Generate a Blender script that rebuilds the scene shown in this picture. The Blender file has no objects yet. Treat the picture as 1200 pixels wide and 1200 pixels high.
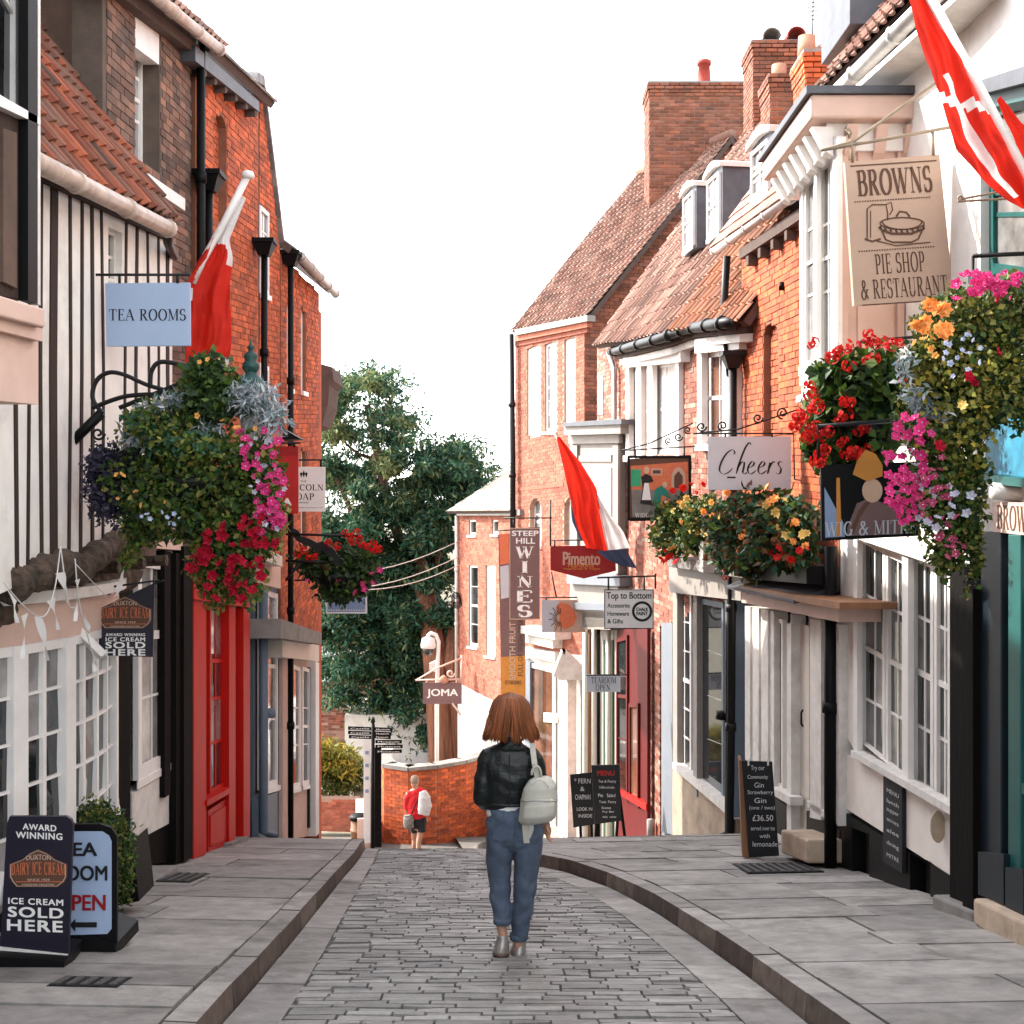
import bpy, bmesh, math, random
import numpy as np
from mathutils import Vector, Matrix
from mathutils.geometry import delaunay_2d_cdt
R = math.radians
rng = random.Random(7)
nrng = np.random.default_rng(11)
scene = bpy.context.scene
COL = scene.collection
F = 1400.0                                   # focal length in photo pixels (photo 1200 wide)

# ---------------------------------------------------------------- camera, sky, sun, exposure
cd = bpy.data.cameras.new('camera'); cam = bpy.data.objects.new('camera', cd); COL.objects.link(cam)
cd.sensor_width = 36; cd.lens = 36 * F / 1200; cd.clip_end = 3000; cd.clip_start = .05
cam.location = (0, 0, 0); cam.rotation_euler = (R(90), 0, 0)
scene.camera = cam
world = bpy.data.worlds.new('World'); scene.world = world; world.use_nodes = True
nt = world.node_tree; nt.nodes.clear()
SUN_TO = Vector((-.80, .40, .72)).normalized()
sun_el = math.asin(SUN_TO.z); sun_rot = math.atan2(SUN_TO.x, SUN_TO.y)
sky = nt.nodes.new('ShaderNodeTexSky'); sky.sky_type = 'NISHITA'; sky.sun_disc = False
sky.sun_elevation = sun_el; sky.sun_rotation = sun_rot; sky.dust_density = 1.2; sky.air_density = 1.0; sky.ozone_density = .6
bg = nt.nodes.new('ShaderNodeBackground'); bg.inputs[1].default_value = .15
wo = nt.nodes.new('ShaderNodeOutputWorld')
hs = nt.nodes.new('ShaderNodeHueSaturation'); hs.inputs['Saturation'].default_value = .22
nt.links.new(sky.outputs[0], hs.inputs['Color']); nt.links.new(hs.outputs[0], bg.inputs[0]); nt.links.new(bg.outputs[0], wo.inputs[0])
sl = bpy.data.lights.new('sun', 'SUN'); sl.energy = 2.0; sl.angle = R(.5); sl.color = (1, .93, .83)
so = bpy.data.objects.new('sun', sl); COL.objects.link(so); so.rotation_euler = SUN_TO.to_track_quat('Z', 'Y').to_euler()
vs = scene.view_settings; vs.view_transform = 'Standard'; vs.look = 'None'; vs.gamma = 1; vs.exposure = 2.5; vs.use_curve_mapping = False
scene.render.resolution_x = 1024; scene.render.resolution_y = 1024
scene.cycles.max_bounces = 6; scene.cycles.diffuse_bounces = 4; scene.cycles.transparent_max_bounces = 8

# ---------------------------------------------------------------- materials
def hexc(r, g, b):
    return tuple(((c / 255) / 12.92 if c / 255 <= .04045 else ((c / 255 + .055) / 1.055) ** 2.4) for c in (r, g, b))
MATS = {}
def M(name, col, rough=.8, var=.18, scale=6, bump=.15, bscale=60, rnd=0., col2=None, mix2=.5, metal=0, spec=.4, dirt=None, dirts=.5, stretch=(1, 1, 1), coat=0, trans=0, bd=.004):
    m = bpy.data.materials.new(name); m.use_nodes = True; t = m.node_tree; L = t.links
    p = t.nodes['Principled BSDF']; N = lambda k: t.nodes.new('ShaderNode' + k)
    tc = N('TexCoord'); mp = N('Mapping'); mp.inputs['Scale'].default_value = stretch; L.new(tc.outputs['Object'], mp.inputs[0])
    nz = N('TexNoise'); nz.inputs['Scale'].default_value = scale; nz.inputs['Detail'].default_value = 5; nz.inputs['Roughness'].default_value = .6
    L.new(mp.outputs[0], nz.inputs['Vector'])
    mr = N('MapRange'); mr.inputs[1].default_value = .3; mr.inputs[2].default_value = .7; mr.inputs[3].default_value = 1 - var; mr.inputs[4].default_value = 1 + var
    L.new(nz.outputs['Fac'], mr.inputs[0])
    val = mr.outputs[0]
    base = N('RGB'); base.outputs[0].default_value = (*col, 1); bc = base.outputs[0]
    at = N('Attribute'); at.attribute_name = 'rnd'
    if col2 is not None:
        fr = N('Math'); fr.operation = 'FRACT'; mu = N('Math'); mu.operation = 'MULTIPLY'; mu.inputs[1].default_value = 7.37
        L.new(at.outputs['Fac'], mu.inputs[0]); L.new(mu.outputs[0], fr.inputs[0])
        rr = N('MapRange'); rr.inputs[1].default_value = max(0, mix2 - .25); rr.inputs[2].default_value = min(1, mix2 + .25); L.new(fr.outputs[0], rr.inputs[0])
        mx = N('Mix'); mx.data_type = 'RGBA'; L.new(rr.outputs[0], mx.inputs[0]); L.new(bc, mx.inputs[6]); mx.inputs[7].default_value = (*col2, 1); bc = mx.outputs[2]
    if dirt is not None:
        n2 = N('TexNoise'); n2.inputs['Scale'].default_value = 1.7; n2.inputs['Detail'].default_value = 8; n2.inputs['Roughness'].default_value = .7; L.new(mp.outputs[0], n2.inputs['Vector'])
        r2 = N('MapRange'); r2.inputs[1].default_value = .5; r2.inputs[2].default_value = .68; r2.inputs[4].default_value = dirts; L.new(n2.outputs['Fac'], r2.inputs[0])
        m2 = N('Mix'); m2.data_type = 'RGBA'; L.new(r2.outputs[0], m2.inputs[0]); L.new(bc, m2.inputs[6]); m2.inputs[7].default_value = (*dirt, 1); bc = m2.outputs[2]
    if rnd:
        ra = N('MapRange'); ra.inputs[3].default_value = 1 - rnd; ra.inputs[4].default_value = 1 + rnd; L.new(at.outputs['Fac'], ra.inputs[0])
        mm = N('Math'); mm.operation = 'MULTIPLY'; L.new(ra.outputs[0], mm.inputs[0]); L.new(val, mm.inputs[1]); val = mm.outputs[0]
    vm = N('VectorMath'); vm.operation = 'SCALE'; L.new(bc, vm.inputs[0]); L.new(val, vm.inputs['Scale'])
    L.new(vm.outputs[0], p.inputs['Base Color'])
    p.inputs['Roughness'].default_value = rough; p.inputs['Metallic'].default_value = metal
    p.inputs['Specular IOR Level'].default_value = spec; p.inputs['Coat Weight'].default_value = coat
    if bump:
        n3 = N('TexNoise'); n3.inputs['Scale'].default_value = bscale; n3.inputs['Detail'].default_value = 4; L.new(mp.outputs[0], n3.inputs['Vector'])
        b = N('Bump'); b.inputs['Strength'].default_value = bump; b.inputs['Distance'].default_value = bd * 2.5; L.new(n3.outputs['Fac'], b.inputs['Height']); L.new(b.outputs[0], p.inputs['Normal'])
    if trans:
        tr = N('BsdfTranslucent'); L.new(vm.outputs[0], tr.inputs[0]); ms = N('MixShader'); ms.inputs[0].default_value = trans
        out = t.nodes['Material Output']; L.new(p.outputs[0], ms.inputs[1]); L.new(tr.outputs[0], ms.inputs[2]); L.new(ms.outputs[0], out.inputs[0])
    MATS[name] = m
    return m

# bricks / masonry
M('brick_dark', (.13, .075, .055), .85, rnd=.45, col2=(.20, .10, .065), mix2=.6, bump=.4, dirt=(.05, .045, .04), dirts=.7)
M('brick_orange', (.49, .100, .028), .85, rnd=.36, col2=(.36, .075, .03), mix2=.65, bump=.4, dirt=(.16, .06, .035), dirts=.6)
M('brick_red', (.31, .082, .048), .85, rnd=.22, col2=(.37, .115, .070), mix2=.5, bump=.4, dirt=(.35, .16, .11), dirts=.3)
M('brick_mixed', (.25, .075, .045), .85, rnd=.3, col2=(.36, .20, .15), mix2=.6, bump=.4, dirt=(.22, .15, .12), dirts=.4)
M('brick_brown', (.22, .07, .035), .85, rnd=.4, col2=(.22, .08, .05), mix2=.5, bump=.4, dirt=(.12, .08, .06), dirts=.6)
M('mortar_dark', (.10, .075, .06), .95, bump=.3)
M('mortar_orange', (.20, .085, .05), .95, bump=.3)
M('mortar_pale', (.36, .23, .17), .95, bump=.3)
M('mortar_grey', (.30, .25, .21), .95, bump=.3)
M('render_brown', (.10, .062, .045), .95, .3, 3, .4, 30, dirt=(.07, .05, .04), dirts=.7)
M('plaster_white', (.76, .715, .67), .85, .08, 4, .2, 25, dirt=(.42, .38, .34), dirts=.45)
M('plaster_pink', (.60, .42, .35), .85, .08, 4, .2, 25, dirt=(.50, .36, .30), dirts=.3)  # also used for the oriel side, where the pink is painted-in shade
M('render_cream', (.78, .72, .66), .85, .05, 4, .15, 25, dirt=(.6, .5, .45), dirts=.25)
M('stone_grey', (.22, .205, .19), .85, .2, 5, .4, 40, rnd=.15, dirt=(.15, .14, .12), dirts=.5)
M('stone_buff', (.40, .31, .23), .9, .2, 5, .5, 30, rnd=.2, dirt=(.15, .11, .08), dirts=.6)
M('paving', (.265, .247, .230), .75, .24, 6, .55, 22, rnd=.26, dirt=(.11, .10, .088), dirts=.85, bd=.006)
M('paving_joint', (.085, .078, .072), .95, bump=.3)
M('sett', (.205, .195, .182), .6, .2, 9, .6, 45, rnd=.30, col2=(.26, .25, .235), mix2=.6, dirt=(.09, .085, .08), dirts=.5, bd=.006)
M('kerb', (.085, .058, .045), .85, .35, 6, .7, 18, rnd=.3, col2=(.13, .10, .08), mix2=.6, dirt=(.10, .07, .055), dirts=.7)
M('asphalt', (.075, .072, .07), .9, .2, 8, .5, 150)
M('earth', (.14, .12, .08), .95, .3, 2, .5, 10)
# roofs
M('tile_orange', (.36, .135, .07), .85, rnd=.22, col2=(.34, .17, .11), mix2=.6, bump=.4, dirt=(.20, .14, .11), dirts=.6)
M('tile_brown', (.27, .14, .105), .85, rnd=.28, col2=(.36, .22, .17), mix2=.6, bump=.4, dirt=(.15, .12, .10), dirts=.6)
M('tile_rust', (.22, .055, .024), .85, rnd=.45, col2=(.13, .06, .04), mix2=.6, bump=.5, dirt=(.12, .06, .04), dirts=.6)
M('slate', (.17, .175, .19), .6, rnd=.25, col2=(.25, .22, .20), mix2=.7, bump=.3, dirt=(.28, .20, .15), dirts=.5)
M('stone_slate', (.36, .33, .28), .85, rnd=.25, col2=(.30, .2, .14), mix2=.85, bump=.4)
M('lead', (.085, .09, .105), .55, .2, 5, .2, 20, metal=.2)
M('roof_under', (.09, .06, .05), .95)
# paint, wood, metal
M('white_paint', (.75, .72, .69), .42, .05, 5, .06, 40, dirt=(.55, .52, .48), dirts=.35)
M('white_worn', (.66, .63, .59), .6, .12, 8, .2, 40, dirt=(.35, .31, .27), dirts=.5)
M('cream_paint', (.62, .57, .50), .5, .07, 5, .08, 40, dirt=(.42, .38, .32), dirts=.35)
M('pink_paint', (.60, .42, .35), .6, .07, 5, .08, 40, dirt=(.5, .36, .3), dirts=.25)  # also trims the oriel side, where the pink is painted-in shade
M('grey_paint', (.16, .18, .21), .5, .08, 5, .08, 40, dirt=(.2, .2, .2), dirts=.35)
M('blue_grey_paint', (.10, .135, .18), .5, .08, 5, .08, 40)
M('stone_paint', (.26, .235, .21), .6, .08, 5, .1, 40, dirt=(.24, .21, .18), dirts=.4)
M('red_paint', (.44, .006, .003), .5, .08, 5, .06, 40, spec=.2)
M('maroon_paint', (.085, .003, .003), .5, .08, 5, .06, 40, spec=.2)
M('black_paint', (.004, .004, .0045), .5, .2, 5, .08, 30, spec=.15)
M('black_wood', (.005, .004, .0035), .8, .3, 5, .4, 40, stretch=(1, 1, .15), spec=.1)
M('teal_dark', (.004, .012, .019), .5, .2, 5, .06, 40)
M('teal_green', (.006, .085, .078), .45, .12, 5, .06, 40)
M('turquoise_board', (.02, .17, .27), .5, .45, 9, .06, 40)
M('oak_dark', (.030, .014, .010), .85, .3, 5, .6, 30, stretch=(1, 1, .12), dirt=(.03, .02, .015), dirts=.5)
M('oak_grey', (.085, .058, .042), .95, .6, 9, 1.0, 14, dirt=(.02, .015, .012), dirts=.9, bd=.02)
M('wood_brown', (.20, .09, .04), .6, .25, 6, .3, 40, stretch=(1, 1, .12))
M('iron', (.008, .008, .009), .5, .2, 8, .15, 60, metal=.3)
M('iron_green', (.01, .05, .045), .4, .15, 8, .1, 60, metal=.2)
M('iron_tan', (.28, .22, .16), .6, .2, 8, .15, 60)
M('galvanised', (.42, .40, .38), .45, .2, 8, .15, 60, metal=.5)
M('copper_pipe', (.46, .36, .30), .5, .3, 8, .2, 30, metal=.2)
M('clay_pot', (.30, .035, .02), .7, .15, 8, .2, 40)
M('clay_buff', (.40, .20, .13), .8, .15, 8, .2, 40)
M('glass', (.022, .024, .026), .04, .7, 2.3, .05, 2.5, rnd=.5, spec=.9)  # strong patchy tone in the glass colour imitates reflections
M('glass_pale', (.20, .195, .19), .08, .6, 2.5, .05, 2.5, rnd=.3, spec=.8)
M('glass_warm', (.16, .075, .05), .06, .5, 1.7, .03, 1.5, rnd=.3, spec=.8)  # warm tint in the colour stands for brick reflected in the panes
M('blind_white', (.75, .73, .70), .7, .05, 3, .05)
M('interior_dark', (.02, .018, .016), .8)
M('print_white', (.78, .77, .74), .6, .04, bump=0)
M('print_black', (.006, .006, .007), .6, .1, bump=0)
M('print_navy', (.010, .008, .020), .45, .15, bump=.05)
M('print_blue', (.31, .40, .56), .55, .05, 3, .05)
M('print_lightgrey', (.48, .50, .54), .55, .06, 3, .05)
M('print_brown', (.10, .045, .025), .6, .1, bump=0)
M('print_red', (.40, .012, .010), .5, .08, bump=.03)
M('print_darkred', (.26, .005, .005), .5, .08, bump=.03)
M('print_orange', (.60, .16, .07), .6, .15, 20, bump=0)
M('print_mauve', (.17, .095, .09), .6, .08, bump=.03)
M('print_tan', (.50, .35, .265), .6, .06, 3, bump=.05)
M('print_green', (.03, .34, .16), .6, .1, bump=0)
M('print_teal', (.01, .19, .15), .6, .1, bump=0)
M('print_amber', (.55, .22, .035), .6, .1, bump=0)
M('print_skin', (.60, .38, .26), .6, .1, bump=0)
M('print_bluegrey', (.22, .30, .46), .6, .08, bump=0)
M('slateboard', (.007, .007, .009), .7, .4, 4, .05)
M('chalk', (.55, .55, .55), .9, .2, bump=0)
M('cloth_white', (.74, .73, .72), .8, .05, bump=.1, bscale=300, trans=.3)
M('cloth_red', (.60, .020, .008), .75, .1, bump=.1, bscale=300, trans=.35)
M('cloth_blue', (.045, .065, .12), .8, .1, bump=.1, bscale=300, trans=.2)
# plants
for n, c, c2 in (('leaf', (.035, .085, .014), (.085, .14, .022)), ('leaf_olive', (.13, .15, .03), (.22, .20, .05)), ('leaf_dark', (.022, .05, .022), (.04, .075, .03)),
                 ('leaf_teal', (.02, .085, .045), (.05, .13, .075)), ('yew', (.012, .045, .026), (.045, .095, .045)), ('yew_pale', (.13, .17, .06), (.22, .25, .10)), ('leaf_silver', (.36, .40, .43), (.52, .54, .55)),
                 ('leaf_purple', (.035, .035, .065), (.06, .05, .08)), ('grass_gold', (.42, .33, .05), (.25, .27, .05)), ('leaf_blue', (.16, .24, .26), (.25, .33, .34)),
                 ('leaf_brown', (.12, .045, .02), (.2, .08, .03))):
    M(n, c, .55, .15, 3, 0, rnd=.35, col2=c2, trans=.25, spec=.3)
for n, c, c2 in (('petal_red', (.62, .015, .006), (.50, .01, .01)), ('petal_crimson', (.25, .002, .012), (.36, .004, .025)), ('petal_pink', (.62, .03, .20), (.7, .10, .30)),
                 ('petal_orange', (.75, .24, .06), (.80, .42, .12)), ('petal_yellow', (.75, .50, .12), (.8, .62, .25)), ('petal_white', (.72, .72, .76), (.6, .62, .75)),
                 ('petal_blue', (.28, .36, .60), (.45, .5, .66)), ('petal_rose', (.45, .08, .16), (.65, .30, .36))):
    M(n, c, .6, .12, 20, 0, rnd=.22, col2=c2, trans=.25, spec=.25)
M('bark', (.14, .075, .05), .95, .4, 5, 1, 12, stretch=(1, 1, .2), bd=.03)
M('bark_red', (.19, .075, .040), .95, .4, 4, 1, 10, stretch=(1, 1, .15), bd=.04)
# people
M('skin', (.46, .25, .17), .55, .08, 8, .05)
M('hair_auburn', (.23, .070, .022), .42, .35, 14, .6, 90, stretch=(1, 1, .06), rnd=.5)
M('hair_grey', (.30, .22, .15), .6, .2, 14, .4, 90)
M('jacket_black', (.006, .009, .009), .38, .5, 9, .5, 60, bd=.003)
M('denim', (.070, .095, .140), .85, .3, 7, .5, 160, dirt=(.17, .20, .25), dirts=.7)
M('shoe_silver', (.36, .34, .32), .38, .2, 14, .15, metal=.5)
M('sole', (.16, .10, .08), .8)
M('bag_leather', (.47, .455, .395), .5, .12, 7, .15, 80)
M('shirt_white', (.75, .73, .71), .8)
M('jumper_red', (.62, .015, .02), .8, .1)
M('shorts_black', (.015, .015, .02), .8)
# ---------------------------------------------------------------- helpers
def P(px, py, d): return Vector(((px - 600) / F * d, d, (600 - py) / F * d))

def G(y, x=0.0):                              # ground height of the carriageway
    y = max(y, -8.0)
    if y < 14.6: z = -(1.36 + .192 * y)
    elif y < 15.8:
        a = (y - 14.6) / 1.2; z = -(1.36 + .192 * y) - .5 * .103 * a * a * 1.2
    elif y < 27: z = -(1.36 + .192 * 15.8) - .062 - .295 * (y - 15.8)
    elif y < 40: z = -7.76 - .19 * (y - 27)
    else: z = -10.23 - .05 * (y - 40) if y < 140 else -15.23
    return z

class MB:
    def __init__(s): s.v = []; s.f = []; s.m = []; s.r = []; s.sm = []
    def add(s, verts, faces, mi=0, r=None, smooth=False):
        o = len(s.v); s.v += [tuple(v) for v in verts]
        rr = rng.random() if r is None else r
        for f in faces: s.f.append(tuple(o + i for i in f)); s.m.append(mi); s.r.append(rr); s.sm.append(smooth)
        return s
    def box8(s, p, mi=0, r=None):             # p: 4 corners of one face, then 4 of the opposite one
        return s.add(p, [(0, 1, 2, 3), (7, 6, 5, 4), (0, 4, 5, 1), (1, 5, 6, 2), (2, 6, 7, 3), (3, 7, 4, 0)], mi, r)
    def box(s, x0, x1, y0, y1, z0, z1, mi=0, r=None):
        return s.box8([(x0, y0, z0), (x1, y0, z0), (x1, y0, z1), (x0, y0, z1), (x0, y1, z0), (x1, y1, z0), (x1, y1, z1), (x0, y1, z1)], mi, r)
    def tube(s, path, rad, n=8, mi=0, r=None, cap=True, smooth=True, flat=1.0):
        path = [Vector(p) for p in path]; rr = rng.random() if r is None else r
        V = []; up0 = None
        for i, p in enumerate(path):
            d = (path[min(i + 1, len(path) - 1)] - path[max(i - 1, 0)]).normalized()
            up = Vector((0, 0, 1)) if abs(d.z) < .9 else Vector((0, 1, 0))
            if up0 is not None and up0.cross(d).length > .2: up = up0
            a = d.cross(up).normalized(); b = a.cross(d).normalized(); up0 = b
            q = rad[i] if isinstance(rad, (list, tuple)) else rad
            for k in range(n):
                t = 2 * math.pi * k / n; V.append(p + a * (q * math.cos(t)) + b * (q * flat * math.sin(t)))
        fs = []
        for i in range(len(path) - 1):
            for k in range(n): fs.append((i * n + k, i * n + (k + 1) % n, (i + 1) * n + (k + 1) % n, (i + 1) * n + k))
        if cap: fs.append(tuple(range(n))[::-1]); fs.append(tuple((len(path) - 1) * n + k for k in range(n)))
        return s.add(V, fs, mi, rr, smooth)
    def lathe(s, c, prof, n=14, mi=0, axis='z', smooth=True):
        V = []; c = Vector(c)
        for (q, h) in prof:
            for k in range(n):
                t = 2 * math.pi * k / n
                V.append(c + (Vector((q * math.cos(t), q * math.sin(t), h)) if axis == 'z' else Vector((q * math.cos(t), h, q * math.sin(t)))))
        fs = [(i * n + k, i * n + (k + 1) % n, (i + 1) * n + (k + 1) % n, (i + 1) * n + k) for i in range(len(prof) - 1) for k in range(n)]
        fs.append(tuple(range(n))[::-1]); fs.append(tuple((len(prof) - 1) * n + k for k in range(n)))
        return s.add(V, fs, mi, None, smooth)
    def prism(s, poly, vec, mi=0, holes=()):  # planar polygon (3D points) pushed along vec, holes cut through
        loops = [[Vector(p) for p in poly]] + [[Vector(p) for p in h] for h in holes]
        flat = [p for l in loops for p in l]; n = len(flat); vec = Vector(vec); o = 0
        nn = Vector((0, 0, 0)); L0 = loops[0]
        for i in range(len(L0)): nn += L0[i].cross(L0[(i + 1) % len(L0)])
        ex = (nn.orthogonal()).normalized(); ey = nn.normalized().cross(ex); f2 = [(p.dot(ex), p.dot(ey)) for p in flat]; ed = []; l2 = []
        for l in loops: k = len(l); ed += [(o + i, o + (i + 1) % k) for i in range(k)]; l2.append(f2[o:o + k]); o += k
        if len(loops) == 1 and n <= 4: tri = [tuple(range(n))]
        else:
            vo, _, tf, _, _, _ = delaunay_2d_cdt([Vector(p) for p in f2], ed, [], 0, 1e-7); tri = []
            for t in tf:
                cx, cy = sum(vo[i].x for i in t) / 3, sum(vo[i].y for i in t) / 3
                if inpoly(cx, cy, l2[0]) and not any(inpoly(cx, cy, h) for h in l2[1:]): tri.append(tuple(min(range(n), key=lambda j: (f2[j][0] - vo[i].x) ** 2 + (f2[j][1] - vo[i].y) ** 2) for i in t))
        fs = [tuple(t) for t in tri] + [tuple(i + n for i in t[::-1]) for t in tri]; o = 0
        for l in loops:
            k = len(l); fs += [(o + i, o + (i + 1) % k, o + (i + 1) % k + n, o + i + n) for i in range(k)]; o += k
        return s.add(flat + [p + vec for p in flat], fs, mi)
    def build(s, name, mats, parent=None, label=None, cat=None, group=None, kind=None, bevel=0):
        if isinstance(mats, str): mats = [mats]
        org = wloc(parent) if parent is not None else Vector((0, 0, 0))
        own = Vector((0, 0, 0))
        if parent is None and cat and s.v:
            a = np.array(s.v); own = Vector(((a[:, 0].min() + a[:, 0].max()) / 2, (a[:, 1].min() + a[:, 1].max()) / 2, a[:, 2].min()))
        me = bpy.data.meshes.new(name); off = org + own
        me.from_pydata([(v[0] - off.x, v[1] - off.y, v[2] - off.z) for v in s.v], [], s.f)
        me.polygons.foreach_set('material_index', s.m); me.polygons.foreach_set('use_smooth', s.sm)
        a = me.attributes.new('rnd', 'FLOAT', 'FACE'); a.data.foreach_set('value', s.r)
        for m in mats: me.materials.append(MATS[m])
        o = bpy.data.objects.new(name, me); COL.objects.link(o); o.location = own
        if parent is not None: o.parent = parent
        fixn(me)
        tag(o, label, cat, group, kind)
        if bevel:
            b = o.modifiers.new('bevel', 'BEVEL'); b.width = bevel; b.segments = 2; b.limit_method = 'ANGLE'
        return o

def fixn(me):
    bm = bmesh.new(); bm.from_mesh(me); bmesh.ops.recalc_face_normals(bm, faces=bm.faces); bm.to_mesh(me); bm.free()

def wloc(o):
    v = Vector((0, 0, 0))
    while o is not None: v += o.location; o = o.parent
    return v

def tag(o, label=None, cat=None, group=None, kind=None):
    if label: o['label'] = label
    if cat: o['category'] = cat
    if group: o['group'] = group
    if kind: o['kind'] = kind
    return o

def thing(name, loc, label, cat, group=None):
    o = bpy.data.objects.new(name, None); COL.objects.link(o); o.location = loc; o.empty_display_size = .2
    return tag(o, label, cat, group)

def area_px(pts):                             # rough size in the picture of a piece
    q = [((p[0] / p[1]) * F, (p[2] / p[1]) * F) for p in pts if p[1] > .5]
    if len(q) < 3: return 0
    xs = [a[0] for a in q]; ys = [a[1] for a in q]
    if max(xs) < -600 or min(xs) > 600 or max(ys) < -600 or min(ys) > 600: return 0
    return (max(xs) - min(xs)) * (max(ys) - min(ys))

def pieces(name, parent, cells, mats, limit=300, minpx=0):
    """cells: list of (verts, faces, mat_index). The largest in the picture become objects, the rest one mesh."""
    sc = sorted(range(len(cells)), key=lambda i: -area_px(cells[i][0]))
    rest = MB(); n = 0
    for j in sc:
        v, f, mi = cells[j][:3]
        if n < limit and area_px(v) > minpx:
            MB().add(v, f, mi if False else 0).build(name, [mats[mi]] if isinstance(mats, list) else mats, parent); n += 1
        else: rest.add(v, f, mi)
    if rest.f: rest.build(name + '_rest' if False else name + 's', mats, parent, kind='stuff')

B5 = [(0, 1, 2, 3), (0, 4, 5, 1), (1, 5, 6, 2), (2, 6, 7, 3), (3, 7, 4, 0)]
B6 = B5 + [(7, 6, 5, 4)]

def inpoly(x, y, poly):
    c = False; j = len(poly) - 1
    for i in range(len(poly)):
        xi, yi = poly[i]; xj, yj = poly[j]
        if (yi > y) != (yj > y) and x < (xj - xi) * (y - yi) / (yj - yi) + xi: c = not c
        j = i
    return c

class Wall:
    """vertical plane through two plan points, u runs along it, n looks to the street"""
    def __init__(s, xa, da, xb, db, plan=False):
        s.A = Vector((xa, da)) if plan else Vector(((xa - 600) / F * da, da)); B = Vector((xb, db)) if plan else Vector(((xb - 600) / F * db, db))
        s.t = (B - s.A).normalized(); s.len = (B - s.A).length
        s.n = Vector((s.t.y, -s.t.x))
        if s.n.dot(-s.A) < 0: s.n = -s.n
    def hit(s, px, off=0):
        k = (px - 600) / F; o = s.A + s.n * off; dr = Vector((k, 1))
        den = dr.dot(s.n); y = o.dot(s.n) / den
        p = dr * y; return (p - o).dot(s.t), y
    def uz(s, px, py, off=0):
        u, y = s.hit(px, off); return (u, (600 - py) / F * y)
    def w(s, u, z, off=0):
        p = s.A + s.t * u + s.n * off; return Vector((p.x, p.y, z))
    def quad(s, x0, x1, t0, t1, b0, b1, off=0):        # image x range, y of top at x0,x1 and of bottom at x0,x1
        return [s.uz(x0, t0, off), s.uz(x1, t1, off), s.uz(x1, b1, off), s.uz(x0, b0, off)]
    def poly(s, pts, off=0): return [s.uz(x, y, off) for x, y in pts]
    def n3(s): return Vector((s.n.x, s.n.y, 0))

def bl(q, a, b):                              # bilinear: a left-right, b top-bottom
    f = lambda i: (q[0][i] * (1 - a) + q[1][i] * a) * (1 - b) + (q[3][i] * (1 - a) + q[2][i] * a) * b
    return (f(0), f(1))
def qbox(mb, w, q, a0, a1, b0, b1, o0, o1, mi=0):
    c = [bl(q, a0, b0), bl(q, a1, b0), bl(q, a1, b1), bl(q, a0, b1)]
    mb.box8([w.w(u, z, o1) for u, z in c] + [w.w(u, z, o0) for u, z in c], mi); return mb
def pbox(w, x0, x1, t0, t1, b0, b1, o0, o1, mb=None, mi=0):
    mb = mb or MB(); return qbox(mb, w, w.quad(x0, x1, t0, t1, b0, b1, o1), 0, 1, 0, 1, o0, o1, mi)

def wall_mesh(w, root, poly, holes, mat, thick=.22, name='wall', off=0):
    mb = MB(); P3 = [w.w(u, z, off) for u, z in poly]; H = [[w.w(u, z, off) for u, z in h] for h in holes]
    mb.prism(P3, w.n3() * -thick, 0, H); return mb.build(name, mat, root)

def bricks(w, root, poly, holes, mat, L=.225, H=.075, slant=0., u0=0., z0=0., limit=300, minpx=30, proud=.008, joint=.010, name='brick', depth=.03, off=0):
    us = [p[0] for p in poly]; zs = [p[1] - slant * p[0] for p in poly]
    cells = []; r0 = int((min(zs) - z0) / H) - 1; r1 = int((max(zs) - z0) / H) + 1
    for r in range(r0, r1):
        sh = .5 * L if r % 2 else 0
        for c in range(int((min(us) - u0) / L) - 1, int((max(us) - u0) / L) + 2):
            a = u0 + c * L + sh; zc = z0 + (r + .5) * H + slant * (a + L / 2)
            if not inpoly(a + L / 2, zc, poly): continue
            e0 = a; e1 = a + L
            if not inpoly(a + .02, zc, poly) or not inpoly(a + L - .02, zc, poly):
                if inpoly(a + .02, zc, poly): e1 = a + L * .55
                elif inpoly(a + L - .02, zc, poly): e0 = a + L * .45
            bad = False
            for h in holes:
                hu = [p[0] for p in h]; hz = [p[1] for p in h]
                if e1 < min(hu) or e0 > max(hu) or zc < min(hz) - H or zc > max(hz) + H: continue
                if inpoly((e0 + e1) / 2, zc, h): bad = True; break
                for k in range(5):                       # trim against the opening
                    if inpoly(e0 + .004, zc, h): e0 += L / 5
                    if inpoly(e1 - .004, zc, h): e1 -= L / 5
                if e1 - e0 < .03: bad = True; break
            if bad: continue
            j = joint / 2; pr = off + proud + rng.uniform(-.004, .005); dz = rng.uniform(-.002, .002)
            def q(u, t): return (u, z0 + r * H + t + slant * (u) + dz)
            c4 = [q(e0 + j, H - j), q(e1 - j, H - j), q(e1 - j, j), q(e0 + j, j)]
            V = [w.w(u, z, pr) for u, z in c4] + [w.w(u, z, off - depth) for u, z in c4]
            cells.append((V, B5, 0))
    pieces(name, root, cells, [mat], limit, minpx)

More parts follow.
